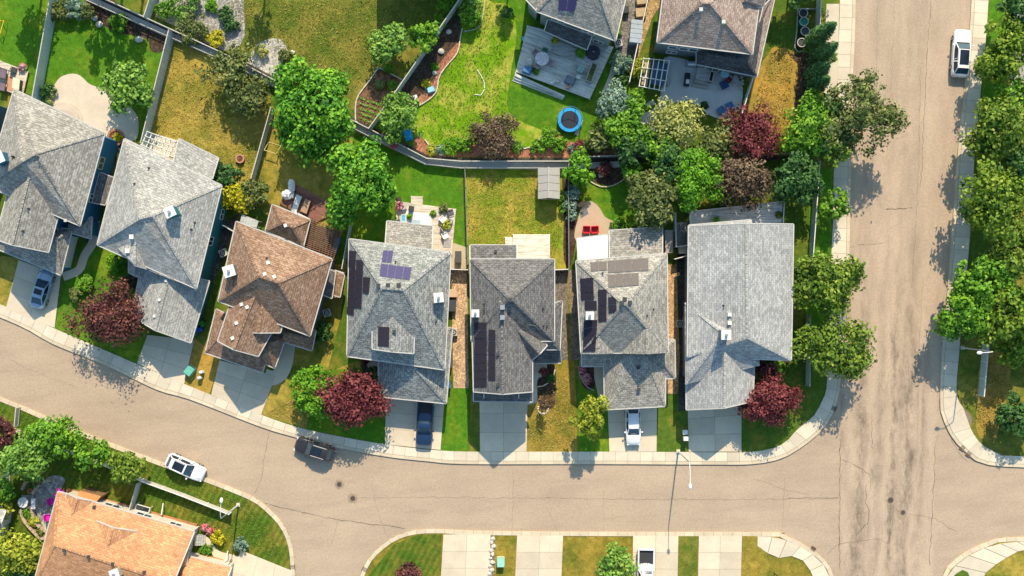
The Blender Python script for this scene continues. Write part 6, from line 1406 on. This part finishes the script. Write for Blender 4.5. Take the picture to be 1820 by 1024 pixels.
d7 = deck([(1225, 377), (1390, 359), (1388, 410), (1226, 410)], 1.2, 'grey upper deck with white rail behind the pale gabled house', DG, rail=(0, 1, 3))
for k in range(4): pass
deck([(262, 234), (322, 252), (306, 292), (250, 258)], .25, 'pale deck under the white pergola behind the teal house', DT)
deck([(0, 108), (50, 128), (40, 172), (-20, 150)], .5, 'pale furnished deck at the left edge', DT)
deck([(120, 868), (350, 932), (345, 948), (114, 884)], .5, 'orange-brown strip deck along the orange roof', DO)
deck([(362, 985), (410, 1000), (400, 1014), (356, 998)], .4, 'orange porch floor at the bottom beside the curved path', DO)
def pergola(q, z, label, n1, n2, mat, w=.09, group=None):
    r = empty('pergola', P(*q[0], .1), label, 'pergola')
    for a in q: p = P(*a, z); MB().beam((p.x, p.y, .1), (p.x, p.y, z), .12, .12).build('post', mat, r)
    for i in range(n1 + 1):
        t = i / n1; MB().beam(P(*bil(q, t, -0.03), z + .12), P(*bil(q, t, 1.03), z + .12), w, .14).build('rafter', mat, r)
    for j in range(n2 + 1):
        t = j / n2; MB().beam(P(*bil(q, -0.03, t), z + .26), P(*bil(q, 1.03, t), z + .26), w * .7, .1).build('batten', mat, r)
pergola([(262, 234), (312, 252), (300, 278), (252, 258)], 2.4, 'white open pergola beside the teal house rear', 6, 3, WHITE)
pergola([(1144, 104), (1190, 108), (1180, 162), (1136, 153)], 2.3, 'white pergola over the hot tub on the stamped patio', 5, 3, WHITE)
pergola([(553, 390), (606, 410), (592, 462), (540, 444)], 2.5, 'dense brown lattice pergola behind the brown roof', 10, 16, plain((0.30, 0.16, 0.09), .8, var=.2), .07)
def tub(q, label, top, side, h=.95):
    r = empty('hot_tub', P(*q[0], .1), label, 'hot tub'); ps = [P(*a, h) for a in q]; MB().prism(ps, .1, h).build('cabinet', side, r)
    c = sum(ps, Vector()) / 4; MB().prism([c + (p - c) * 1.04 for p in ps], h, h + .1).build('cover', top, r)
tub([(1161, 110), (1186, 114), (1178, 153), (1155, 148)], 'hot tub with dark blue cover inside the white pergola', plain((0.04, .10, .16), .5), WOOD)
tub([(1144, 112), (1156, 112), (1150, 152), (1140, 150)], 'pale bench box left of the hot tub in the white pergola', WOODL, WOODL, .6)
tub([(543, 354), (552, 358), (545, 380), (534, 375)], 'square brown topped hot tub on the red-brown deck', plain((0.38, .24, .15), .7), plain((.05, .04, .035), .7))
def shed_ridge():
    r = empty('garden_shed', P(975, 325, .1), 'grey ribbed-roof garden shed at the top right of the middle yard', 'shed'); z = 2.1; zr = 2.75
    q = [P(956, 299, z), P(956, 354, z), P(995, 354, z), P(995, 299, z)]; R1 = P(975, 297, zr); R2 = P(975, 352, zr)
    RM = plain((0.40, .375, .335), .6, var=.06); ins = inset([Vector((p.x, p.y)) for p in q], .15)
    for side in ((q[0], q[1], R2, R1), (R1, R2, q[2], q[3])):
        n = 4
        for i in range(n):
            a = side[0].lerp(side[1], i / n + .006); b = side[0].lerp(side[1], (i + 1) / n - .006); c = side[3].lerp(side[2], (i + 1) / n - .006); d = side[3].lerp(side[2], i / n + .006); dn = Vector((0, 0, .05))
            MB().add([a, b, c, d, a - dn, b - dn, c - dn, d - dn], [(0, 1, 2, 3), (7, 6, 5, 4), (0, 4, 5, 1), (1, 5, 6, 2), (2, 6, 7, 3), (3, 7, 4, 0)]).build('roof_panel', RM, r)
    MB().beam(R1 + Vector((0, 0, .03)), R2 + Vector((0, 0, .03)), .16, .05).build('ridge_cap', RM, r)
    v = [Vector((p.x, p.y, .1)) for p in ins] + [Vector((p.x, p.y, z - .03)) for p in ins] + [Vector((R1.x, ins[0].y, zr - .08)), Vector((R2.x, ins[1].y, zr - .08))]
    MB().add(v, [(0, 1, 5, 4), (1, 2, 6, 9, 5), (2, 3, 7, 6), (3, 0, 4, 8, 7)]).build('wall', plain((.30, .27, .24), .7), r)
    c = (ins[1] + ins[2]) / 2
    for s in (-1, 1): MB().box((c.x + s * .5, c.y - .03, 1.1), (.9, .04, 1.9)).build('door', plain((.38, .35, .31), .6), r)
    MB().box((c.x, c.y - .06, 2.15), (1.9, .05, .12)).build('vent', BLACK, r)
shed_ridge()
# trampoline
g = P(1012, 215, 0.1); r = empty('trampoline', g, 'round trampoline with bright blue padding on the shaded lawn', 'trampoline')
MB().cyl((g.x, g.y, .78), 1.12, .02, 28).build('mat', plain((.025, .03, .045), .8), r); MB().ring((g.x, g.y, .76), 1.06, 1.42, .07, 28).build('pad', plain((.02, .30, .62), .5, var=.06), r)
for i in range(6):
    t = i * math.pi / 3; p = (g.x + 1.4 * math.cos(t), g.y + 1.4 * math.sin(t)); MB().tube([(p[0], p[1], .05), (p[0], p[1], 2.0)], .035, 6).build('pole', plain((.03, .25, .5), .5), r)
MB().ring((g.x, g.y, 1.96), 1.38, 1.42, .04, 28).build('net_hoop', plain((.03, .25, .5), .5), r)
MB().beam(P(1024, 240, .15), P(1033, 213, .7), .45, .06).build('ladder', FENCEW, r)
# furniture
def chair(u, v, rz, mat, label, s=1.0, name='patio_chair', cat='chair', group=None):
    r = empty(name, (0, 0, 0), label, cat, group); MB().box((0, 0, .42), (.55 * s, .55 * s, .08)).build('seat', mat, r); MB().box((-.27 * s, 0, .7), (.09, .55 * s, .6)).build('backrest', mat, r)
    for y in (-1, 1): MB().box((0, y * .28 * s, .6), (.5 * s, .06, .05)).build('armrest', mat, r)
    for x in (-1, 1):
        for y in (-1, 1): MB().box((x * .24 * s, y * .24 * s, .2), (.05, .05, .4)).build('leg', DARK, r)
    r.location = P(u, v, .14); r.rotation_euler = (0, 0, rz); return r
def table(u, v, rad, mat, label, z=.74, base=.14, top=None):
    g = P(u, v, base); r = empty('patio_table', g, label, 'table'); MB().cyl((g.x, g.y, base + z), rad, .05, 20).build('tabletop', mat, r); MB().tube([(g.x, g.y, base), (g.x, g.y, base + z)], .06, 8).build('leg', DARK, r); MB().cyl((g.x, g.y, base), rad * .5, .04, 14).build('foot', DARK, r); return r
CB = plain((.05, .16, .34), .6); CR = plain((.75, .02, .03), .6); CPK = plain((.62, .02, .42), .6); CW = plain((.7, .68, .66), .6)
chair(1042, 409, -1.6, CR, 'red lounge chair on the left of the pair on the curved patio', 1.5); chair(1057, 409, -1.5, CR, 'red lounge chair on the right of the pair on the curved patio', 1.5)
chair(1280, 197, 2.3, CB, 'blue armchair on the left of the pair by the patio edge', 1.4); chair(1295, 189, 2.0, CB, 'blue armchair on the right of the pair by the patio edge', 1.4); chair(1286, 152, .5, plain((.03, .08, .2), .6), 'dark navy chair near the round glass table', 1.6); chair(1294, 143, .9, plain((.3, .03, .04), .6), 'dark red chair behind the navy chair', 1.1)
table(1286, 134, .5, plain((.35, .6, .68), .2), 'round pale blue glass table by the slate-walled house')
for a, lb in [((96, 889, .3), 'magenta chair half way down the paver patio'), ((90, 918, .1), 'magenta chair lowest on the paver patio')]: chair(*a, CPK, lb, 1.3)
chair(110, 874, 1.2, CPK, 'magenta chair topmost against the orange roof', 1.4)
table(46, 891, .62, CW, 'round white table on the small brick square left of the paver patio', z=.7)
r = empty('patio_heater', P(65, 893, .1), 'grey box heater on the rim of the paver patio', 'heater'); g = P(65, 893, .1); MB().box((g.x, g.y, .5), (.4, 1.1, .8)).build('case', GUT, r); MB().box((g.x, g.y, .93), (.5, 1.2, .06)).build('lid', WHITE, r)
chair(732, 371, 1.4, DARK, 'dark chair near the steps of the tan deck', 1.0); chair(792, 419, .4, CW, 'white curved chair at the lower right of the tan deck', 1.2); chair(802, 378, .3, plain((.1, .1, .12), .6), 'black chair at the upper right corner of the tan deck', 1.1)
chair(788, 390, .8, CW, 'white square cushion chair on the tan deck', 1.3); chair(790, 406, .6, plain((.35, .3, .3), .7), 'grey-brown chair in the middle right of the tan deck', 1.2); chair(800, 393, 2.8, plain((.5, .45, .45), .6), 'pale chair against the right edge of the tan deck', 1.0)
def rug(q, mat, label, z=.53, name='outdoor_rug', cat='rug'): tag(MB().prism([P(a, b, z) for a, b in q], z - .02, z).build(name, mat), label, cat)
rug([(722, 375), (768, 381), (766, 402), (720, 396)], plain((.70, .70, .68), .8, var=.06), 'white outdoor rug on the tan deck', z=.522)
rug([(728, 390), (748, 392), (746, 400), (726, 398)], plain((.33, .42, .48), .8), 'blue-grey mat laid on the white rug', z=.532)
rug([(786, 424), (802, 427), (801, 440), (788, 440)], plain((.33, .31, .30), .8), 'grey shaded mat at the bottom of the tan deck', z=.53, name='mat')
def lounger(q, z, mat, label, frame=WHITE):
    r = empty('lounger', P(*q[0], .14), label, 'lounger'); ps = [P(*a, z) for a in q]; MB().prism(ps, z - .1, z).build('cushion', mat, r); m = MB()
    for a, b in zip(ps, ps[1:] + ps[:1]): m.beam(a, b, .06, .06)
    for a in ps: m.beam((a.x, a.y, .2), (a.x, a.y, z), .05, .05)
    m.build('frame', frame, r)
lounger([(713, 382), (721, 382), (721, 394), (713, 394)], 1.1, plain((.10, .42, .62), .5), 'blue-covered box seat at the left of the tan deck')
table(717, 367, .48, plain((.4, .42, .4), .5), 'round grey table on the tan deck beside pink flowers'); shrub(711, 367, 7, 1.4, F_FLOW, 'pink flower basket at the left end of the tan deck', 'flowers', name='flower_pot', trunk=False)
for a in [(728, 385, 4, 1.2, F_BRT, 'potted green plant on the white rug'), (770, 379, 4, 1.0, F_GREEN, 'small potted plant in the middle of the tan deck'), (787, 371, 8, 1.2, F_OLIVE, 'green planter at the upper right of the tan deck'), (794, 400, 7, 1.2, F_YEL, 'yellow-green potted plant on the right of the tan deck'),
          (952, 126, 5, 1.3, F_GREEN, 'small planter by the steps of the silver deck'), (1032, 94, 8, 1.9, F_BRT, 'tall leafy pot plant beside the landing on the silver deck'), (987, 72, 5, 1.8, F_YEL, 'yellow-green pot plant by the landing corner'), (1272, 390, 5, 2.2, F_BRT, 'potted fern in the round tray on the upper grey deck'),
          (1384, 382, 6, 2.0, F_OLIVE, 'orange-brown plant at the right end of the upper grey deck'), (1304, 202, 5, .9, F_GREEN, 'small green pot plant beside the blue armchairs')]:
    shrub(*a, cat='potted plant', name='potted_plant', trunk=False)
g = P(1272, 391, 1.3); tag(MB().ring(g, .3, .55, .12, 20).build('plant_tray', plain((.4, .42, .42), .5)), 'round grey tray around the fern on the upper grey deck', 'tray')
# round dining set with striped cloth on the silver deck
table(963, 107, .82, plain((.62, .55, .55), .6, var=.35, scale=6), 'round table with a patterned cloth on the silver deck', base=.8, z=.7)
for (u, v, a, lb) in [(952, 95, 5.6, 'padded chair at the upper left of the patterned table'), (978, 114, 2.7, 'grey chair at the lower right of the patterned table'), (968, 93, 4.4, 'green-seated chair above the patterned table'), (955, 119, 1.0, 'dark chair below left of the patterned table')]:
    o = chair(u, v, a, plain((.35, .28, .28), .7) if 'green' not in lb else plain((.05, .2, .12), .7), lb, 1.1); o.location = P(u, v, .78)
g = P(937, 126, .78); r = empty('barbecue', g, 'blue-covered barbecue with white tarp on the silver deck', 'barbecue'); MB().box((g.x, g.y, 1.15), (1.0, .8, .8), -.4, .9).build('cover', plain((.06, .16, .32), .6), r); MB().ball((g.x + .3, g.y + .9, 1.1), .35, .55, .4, 8, 6, .2).build('tarp', plain((.6, .57, .48), .8), r); MB().ring((g.x + .7, g.y + .1, .85), .12, .22, .3, 12).build('wheel', DARK, r)
g = P(1054, 95, .78); r = empty('covered_table', g, 'octagonal dark covered table at the upper right of the silver deck', 'table'); MB().cyl((g.x, g.y, .8), .85, .75, 8, .8).build('cover', plain((.045, .045, .065), .7), r); MB().box((g.x, g.y, 1.6), (.22, .14, .1)).build('knob', STEEL, r)
g = P(1013, 144, .78); r = empty('covered_stove', g, 'square grey covered box near the lower steps of the silver deck', 'covered furniture'); MB().box((g.x, g.y, 1.0), (1.15, 1.0, .55), -.42, .92).build('cover', plain((.14, .17, .20), .7), r); MB().box((g.x, g.y, 1.3), (.9, .8, .05), -.42).build('top', plain((.17, .2, .23), .7), r)
o = chair(1031, 125, 2.7, plain((.35, .5, .45), .5), 'pale green folding chair on the silver deck', 1.2); o.location = P(1031, 125, .78)
o = chair(1028, 138, 1.2, CW, 'small white stool chair next to the pale green chair', .8); o.location = P(1028, 138, .78)
r = empty('planter_box', P(1052, 128, .78), 'long white-rimmed planter box of lettuce on the silver deck', 'planter'); q = [(1053, 111), (1062, 115), (1051, 147), (1041, 143)]; ps = [P(*a, 1.45) for a in q]
MB().prism(ps, .78, 1.4).build('box', plain((.15, .12, .1), .8), r); m = MB()
for a, b in zip(ps, ps[1:] + ps[:1]): m.beam(a, b, .09, .1)
m.build('rim', FENCEW, r)
C = [(P(*bil(q, random.uniform(.12, .88), random.uniform(.05, .95)), 1.5)) for _ in range(260)]; leafmesh('lettuce', np.array([(c.x, c.y, c.z + random.random() * .1) for c in C]), RNG.normal(size=(260, 3)) * .5 + [0, 0, 1], .09, F_OLIVE, r)
for (u, v, c, lb) in [(981, 148, (.7, .68, .68), 'white toy dog figure on the silver deck steps'), (1009, 156, (.55, .3, .22), 'terracotta pot group at the lower step gap'), (991, 145, (.6, .55, .5), 'pale ornament beside the toy dog figure')]:
    g = P(u, v, .8); r = empty('garden_ornament', g, lb, 'ornament'); MB().ball((g.x, g.y, 1.0), .3, .2, .18, 8, 6, .1).build('body', plain(c, .7), r, smooth=True); MB().ball((g.x + .28, g.y + .15, 1.2), .13, .12, .13).build('head', plain(c, .7), r, smooth=True); MB().box((g.x, g.y, .87), (.3, .25, .14)).build('base', plain(c, .7), r)
g = P(931, 70, .1); tag(MB().box((g.x, g.y, .35), (.45, .45, .5), .2, 1.1).build('planter_tub', plain((.10, .42, .50), .5)), 'small turquoise tub in the shade left of the silver deck', 'tub')
# right patio things
g = P(1227, 116, .14); r = empty('barbecue', g, 'silver barbecue grill beside the slate wall', 'barbecue'); MB().box((g.x, g.y, .6), (1.2, .6, .8), -.1).build('cart', STEEL, r); MB().tube([(g.x - .45, g.y, 1.05), (g.x + .45, g.y, 1.02)], .3, 10).build('lid', plain((.55, .58, .6), .3, .4), r); MB().box((g.x + .75, g.y - .05, .95), (.35, .5, .05), -.1).build('side_shelf', STEEL, r)
g = P(1220, 143, .14); r = empty('side_table', g, 'black side cart with a white box on the stamped patio', 'cart'); MB().box((g.x, g.y, .5), (.6, 1.5, .6), -.1).build('cart', BLACK, r); MB().box((g.x, g.y - .3, .9), (.4, .5, .2), -.1).build('box', WHITE, r)
r = empty('porch_steps', P(1246, 140, .1), 'grey porch landing with steps below the slate house door', 'steps'); steps([(1232, 148), (1260, 153), (1258, 159), (1230, 154)], 1, .35, .35, None, PATIO, r); steps([(1235, 140), (1259, 145), (1257, 152), (1233, 147)], 1, .55, .55, None, PATIO, r); steps([(1240, 118), (1262, 122), (1258, 146), (1236, 141)], 1, .75, .75, None, GREYW, r)
r = empty('planter_box', P(1267, 138, .1), 'narrow cream planter frame beside the porch steps', 'planter'); m = MB(); ps = [P(*a, .9) for a in [(1263, 126), (1270, 128), (1266, 146), (1259, 144)]]; MB().prism(ps, .1, .8).build('box', BLACK, r)
for a, b in zip(ps, ps[1:] + ps[:1]): m.beam(a, b, .12, .12)
m.build('rim', FENCEW, r)
def pot(u, v, rad, c, label, z=.14, h=.45):
    g = P(u, v, z); r = empty('plant_pot', g, label, 'pot'); MB().ring(g, rad * .72, rad, h, 18).build('pot', plain(c, .7), r); MB().cyl(g, rad * .74, h * .85, 14).build('soil', MULCH, r)
pot(1149, 226, .42, (.08, .08, .09), 'black round pot on the narrow tail of the stamped patio'); pot(428, 283, .52, (.5, .24, .18), 'terracotta rimmed fire pot on the golden lawn', z=.12)
pot(1309, 194, .3, (.6, .6, .6), 'white square-looking pot at the right tip of the stamped patio'); pot(56, 872, .3, (.5, .18, .06), 'orange clay pot inside the curved wall')
g = P(1186, 145, .14); tag(MB().ball((g.x, g.y, .4), .3, .7, .35, 8, 6, .08).build('boulder', plain((.4, .42, .36), .8)), 'upright pale boulder right of the white pergola', 'boulder')
# shed lean and bench near the top houses
g = P(1128, 62, .1); r = empty('storage_shed', g, 'long blue-grey plastic storage shed in the side strip between top houses', 'shed'); MB().box((g.x, g.y, .9), (1.3, 2.7, 1.6), -.12).build('wall', plain((.28, .33, .38), .6), r)
for k in range(5): MB().box((g.x + .05 * (k - 2), g.y + (k - 2) * .54, 1.76), (1.4, .5, .08), -.12).build('roof_panel', plain((.36, .42, .47), .6), r)
g = P(1138, 24, .1); tag(MB().box((g.x, g.y, .4), (1.2, 1.0, .6), .1).build('crate', WOODL), 'tan crate in the strip above the storage shed', 'crate'); g = P(1140, 4, .1); tag(MB().box((g.x, g.y, .5), (1.3, .8, .7), .1).build('bench', WOODL), 'orange-tan bench at the top edge between the houses', 'bench')
g = P(1112, 20, .1); tag(MB().box((g.x, g.y, .5), (.6, .8, .8), .1).build('meter_box', DARK), 'dark meter box against the sage house side', 'box')
def ac(u, v, label, rz=0):
    g = P(u, v, .1); r = empty('air_conditioner', g, label, 'air conditioner'); MB().box((g.x, g.y, .5), (.85, .85, .75), rz).build('cabinet', GUT, r); MB().ring((g.x, g.y, .88), .22, .34, .04, 16).build('grille', DARK, r); MB().cyl((g.x, g.y, .87), .1, .04, 8).build('hub', DARK, r)
ac(807, 590, 'white air conditioner in the tan gravel side path'); ac(1207, 575, 'white air conditioner beside the pale gabled house'); ac(1098, 79, 'white air conditioner at the corner of the sage house', .3); ac(399, 450, 'round white unit between the teal and brown roofed houses', .4)
ac(583, 556, 'pale unit against the blue-grey wall in shade', .3)
# crates and boxes in the tan gravel path
for (u, v, w, d, c, lb) in [(803, 521, 1.2, .9, (.5, .36, .24), 'tan wooden box at the head of the tan gravel path'), (803, 543, 1.0, 1.3, (.05, .055, .07), 'black storage box in the tan gravel path'), (815, 457, .7, 1.3, (.07, .07, .07), 'dark covered barbecue beside the tan deck gate'), (800, 635, .5, 2.2, (.06, .08, .12), 'long dark box along the right wall of the grey-roofed house'),
                            (1212, 445, 1.0, .8, (.55, .48, .38), 'tan chest inside the pale corner fence'), (1217, 548, .6, 1.8, (.08, .08, .09), 'dark box along the left wall of the pale gabled house'), (1187, 430, .9, 2.6, (.36, .31, .27), 'brown-grey lean-to box right of the solar house rear roof')]:
    g = P(u, v, .1); r = empty('storage_box', g, lb, 'storage box'); MB().box((g.x, g.y, .5), (w, d, .8)).build('body', plain(c, .7), r); MB().box((g.x, g.y, .95), (w * 1.06, d * 1.04, .08)).build('lid', plain(mul(c, 1.15), .6), r)
for (u, v, lb) in [(804, 494, 'bicycle wheel leaning in the dark nook beside the grey-roofed house'), (1207, 405, 'upper bicycle behind the pale corner fence'), (1212, 418, 'lower bicycle behind the pale corner fence')]:
    r = empty('bicycle', P(u, v, .1), lb, 'bicycle'); c = P(u, v, .45)
    for k in (-1, 1):
        pts = [(c.x + k * .05 + .12 * math.cos(t) , c.y + k * .5 + .32 * math.cos(t), .45 + .32 * math.sin(t)) for t in [i * math.pi / 8 for i in range(17)]]; MB().tube(pts, .03, 5, cap=False).build('wheel', plain((.35, .33, .33), .6), r)
    MB().beam((c.x, c.y - .5, .5), (c.x, c.y + .4, .85), .05, .05).build('frame', DARK, r); MB().beam((c.x - .25, c.y + .45, 1.0), (c.x + .25, c.y + .45, 1.0), .04, .04).build('handlebar', STEEL, r)
# red deck furniture
lounger([(527, 346), (536, 350), (526, 378), (518, 375)], .7, plain((.62, .66, .66), .7), 'long white bench on the red-brown deck')
g = P(512, 342, .4); r = empty('patio_umbrella', g, 'crumpled white closed umbrella and cover lying over the red-brown deck corner', 'umbrella'); MB().ball((g.x, g.y - .3, .75), .75, .6, .45, 10, 6, .18).build('canopy', plain((.74, .72, .71), .8, var=.04), r); MB().ball((g.x + .5, g.y + .75, .8), .45, .8, .3, 9, 6, .15).build('fold', plain((.74, .72, .71), .8, var=.04), r); MB().tube([(g.x, g.y, .3), (g.x + .6, g.y + 1.3, 1.0)], .04, 6).build('pole', STEEL, r)
tag(MB().beam(P(520, 378, .9), P(549, 392, .9), .5, .1).build('serving_shelf', WHITE), 'white shelf under the eave of the brown rear roof', 'shelf')
g = P(600, 437, .1); tag(MB().box((g.x, g.y, .9), (.7, 1.9, .3), -.3).build('hammock', plain((.06, .12, .20), .7)), 'blue-grey hammock at the right of the lattice pergola', 'hammock')
g = P(443, 392, .1); r = empty('gazebo_cover', g, 'grey boarded lean-to roof at the upper corner of the brown house', 'lean-to')
for k in range(6):
    t = k / 6; a, b = (430 + t * 30, 381 + t * 12), (426 + t * 30, 396 + t * 9); c = (430 + (t + .16) * 30, 381 + (t + .16) * 12); d_ = (426 + (t + .16) * 30, 396 + (t + .16) * 9)
    MB().prism([P(*a, 2.2), P(*c, 2.2), P(*d_, 2.2), P(*b, 2.2)], 2.15, 2.2).build('board', GREYW, r)
for a in ((430, 383), (458, 393), (455, 403), (427, 395)): p = P(*a, 2.1); MB().beam((p.x, p.y, .1), (p.x, p.y, 2.15), .1, .1).build('post', FENCEW, r)
# left deck furniture
lounger([(0, 120), (12, 124), (10, 140), (-4, 138)], .95, plain((.16, .12, .15), .7), 'dark cushioned seat at the top left of the left deck', DARK); lounger([(0, 145), (10, 148), (8, 162), (-4, 160)], .95, plain((.17, .13, .16), .7), 'dark cushioned seat below its twin on the left deck', DARK)
rug([(12, 135), (24, 138), (22, 162), (10, 160)], plain((.52, .27, .16), .8), 'terracotta patterned rug on the left deck', z=.53); tub([(24, 138), (36, 142), (34, 160), (22, 156)], 'cream topped cabinet on the left deck', plain((.66, .6, .42), .7), WOOD, 1.2)
chair(28, 126, 1.2, DARK, 'dark wire chair near the pink flowers on the left deck', 1.2)
# goal / play things
def frame(u, v, w, d, c, label, rz=0, name='play_goal', cat='goal', h=1.0):
    g = P(u, v, .1); r = empty(name, g, label, cat); m = MB(); ca, sa = math.cos(rz), math.sin(rz)
    cs = [(g.x + x * w / 2 * ca - y * d / 2 * sa, g.y + x * w / 2 * sa + y * d / 2 * ca) for x, y in ((-1, -1), (1, -1), (1, 1), (-1, 1))]
    MB().beam((*cs[0], h), (*cs[1], h), .07, .07).build('crossbar', plain(c, .6), r)
    for k in (0, 1): MB().beam((*cs[k], .1), (*cs[k], h), .07, .07).build('post', plain(c, .6), r)
    MB().beam((*cs[2], .13), (*cs[3], .13), .07, .07).build('ground_bar', plain(c, .6), r)
    for a, b in ((0, 3), (1, 2)): MB().beam((*cs[a], h), (*cs[b], .13), .05, .05).build('side_bar', plain(c, .6), r)
frame(4, 50, 1.6, .9, (.75, .5, .02), 'yellow framed play goal on the lawn at the far left', 1.3); frame(486, 264, 1.5, 1.1, (.6, .5, .22), 'small tan play goal beside the blue-grey fence', -.3)
for (u, v, c, lb, s) in [(725, 240, (.02, .30, .62), 'blue tarp-covered box beneath the pale green tree', (1.0, 1.4, .5)), (766, 160, (.25, .55, .75), 'light blue toy box in the red mulch', (.9, .7, .4)), (739, 175, (.7, .7, .72), 'white and dark toy near the end of the red mulch', (.5, .8, .35)), (1250, 20, (.5, .5, .5), None, None)]:
    if s: g = P(u, v, .12); tag(MB().box((g.x, g.y, .12 + s[2] / 2), s, .3, .85).build('toy_box', plain(c, .6)), lb, 'toy box')
g = P(1033, 363, .14); tag(MB().box((g.x, g.y, .35), (.5, 1.0, .45), -1.0, .9).build('wood_bench', plain((.5, .24, .1), .7)), 'orange wooden bench at the top of the curved tan patio', 'bench'); rug([(1031, 378), (1043, 370), (1046, 380), (1032, 388)], plain((.16, .16, .17), .8), 'dark mat beside the orange bench on the curved patio', z=.145 + .04)
g = P(699, 263, .1); shrub(699, 258, 6, 1.3, F_FLOW, 'pink flowering climber on the swale fence', 'flowers', name='flowering_plant'); r = empty('bird_feeder', P(713, 358, .1), 'tall bird feeder pole with white house casting a long shadow', 'bird feeder'); g = P(713, 358, .1)
MB().tube([g, (g.x, g.y, 2.6)], .06, 6).build('pole', DARK, r); MB().box((g.x, g.y, 2.75), (.45, .4, .4), .2).build('house', WHITE, r); MB().box((g.x, g.y, 3.0), (.6, .55, .08), .2).build('roof', plain((.08, .04, .03), .7), r)
# front tree ring of the middle house
r = empty('tree_ring', P(965, 727, .1), 'ring of white stones round the small reddish sapling in the middle front lawn', 'stone ring')
for k in range(14): t = k * math.pi / 7; g = P(965 + 8.5 * math.cos(t), 727 + 8.5 * math.sin(t), .1); MB().ball((g.x, g.y, .16), .14, .12, .1, 7, 5, .12).build('stone', plain((.66, .6, .52), .8), r)
shrub(966, 722, 9, 3.6, F_BRN, 'small reddish sapling inside the white stone ring', 'tree', name='sapling', dens=.5, spray=.4)
# bottom-left house porch
r = empty('privacy_cabinet', P(154, 880, .1), 'orange-brown wooden box shed projecting above the orange roof', 'shed'); ps = [P(*a, 2.2) for a in [(142, 872), (180, 882), (168, 896), (136, 886)]]; MB().prism(ps, .1, 2.2).build('wall', WOOD, r); MB().prism([p + Vector((0, 0, .06)) for p in ps], 2.2, 2.28).build('roof', plain((.55, .26, .1), .8), r)
for (a, b, lb) in [((290, 895), (287, 915), 'thin white post fence north of the orange roof, left one'), ((405, 980), (400, 998), 'thin white post rail beside the bottom porch'), ]:
    r = empty('rail_fence', P(*a, .1), lb, 'railing'); MB().beam(P(*a, 1.0), P(*b, 1.0), .12, .08).build('top_rail', WHITE, r); MB().beam(P(*a, .1), P(*a, 1.0), .09, .09).build('post', WHITE, r); MB().beam(P(*b, .1), P(*b, 1.0), .09, .09).build('post', WHITE, r)
r = empty('glass_railing', P(245, 898, .1), 'small framed glass rail with dark panes by the grey-green fence', 'railing')
for k in (0, 1): MB().prism([P(*a, 1.0) for a in [(244 + 11 * k, 897 + 3 * k), (254 + 11 * k, 900 + 3 * k), (252 + 11 * k, 908 + 3 * k), (242 + 11 * k, 905 + 3 * k)]], .9, 1.0).build('panel', PANE, r)
m = MB(); ps = [P(*a, 1.05) for a in [(243, 896), (267, 903), (264, 912), (240, 906)]]
for a, b in zip(ps, ps[1:] + ps[:1]): m.beam(a, b, .08, .08)
for a in ps: m.beam((a.x, a.y, .1), a, .06, .06)
m.build('frame', WHITE, r)
g = P(350, 958, .1); r = empty('porch_steps', g, 'ribbed grey porch steps at the end of the orange roof', 'steps')
for k in range(5): MB().prism([P(*a, .9 - .15 * k) for a in [(346 + 4 * k, 952), (349.5 + 4 * k, 952), (348.5 + 4 * k, 970), (345 + 4 * k, 970)]], .1, .9 - .15 * k).build('step', GREYW, r)
# birds on the far left roof
for (u, v, lb) in ((25, 279, 'dark bird at the left end of three on the far left roof'), (30, 281, 'dark bird in the middle of three on the far left roof'), (38, 278, 'dark bird at the right end of three on the far left roof'), (65, 264, 'lone dark bird near the ridge top of the far left roof')):
    p, n_ = P(u, v, 7.6), None; o = MB().ball((p.x, p.y, p.z + .3), .2, .13, .13, 8, 5).build('bird', BLACK); tag(o, lb, 'bird', 'birds on the far left roof')
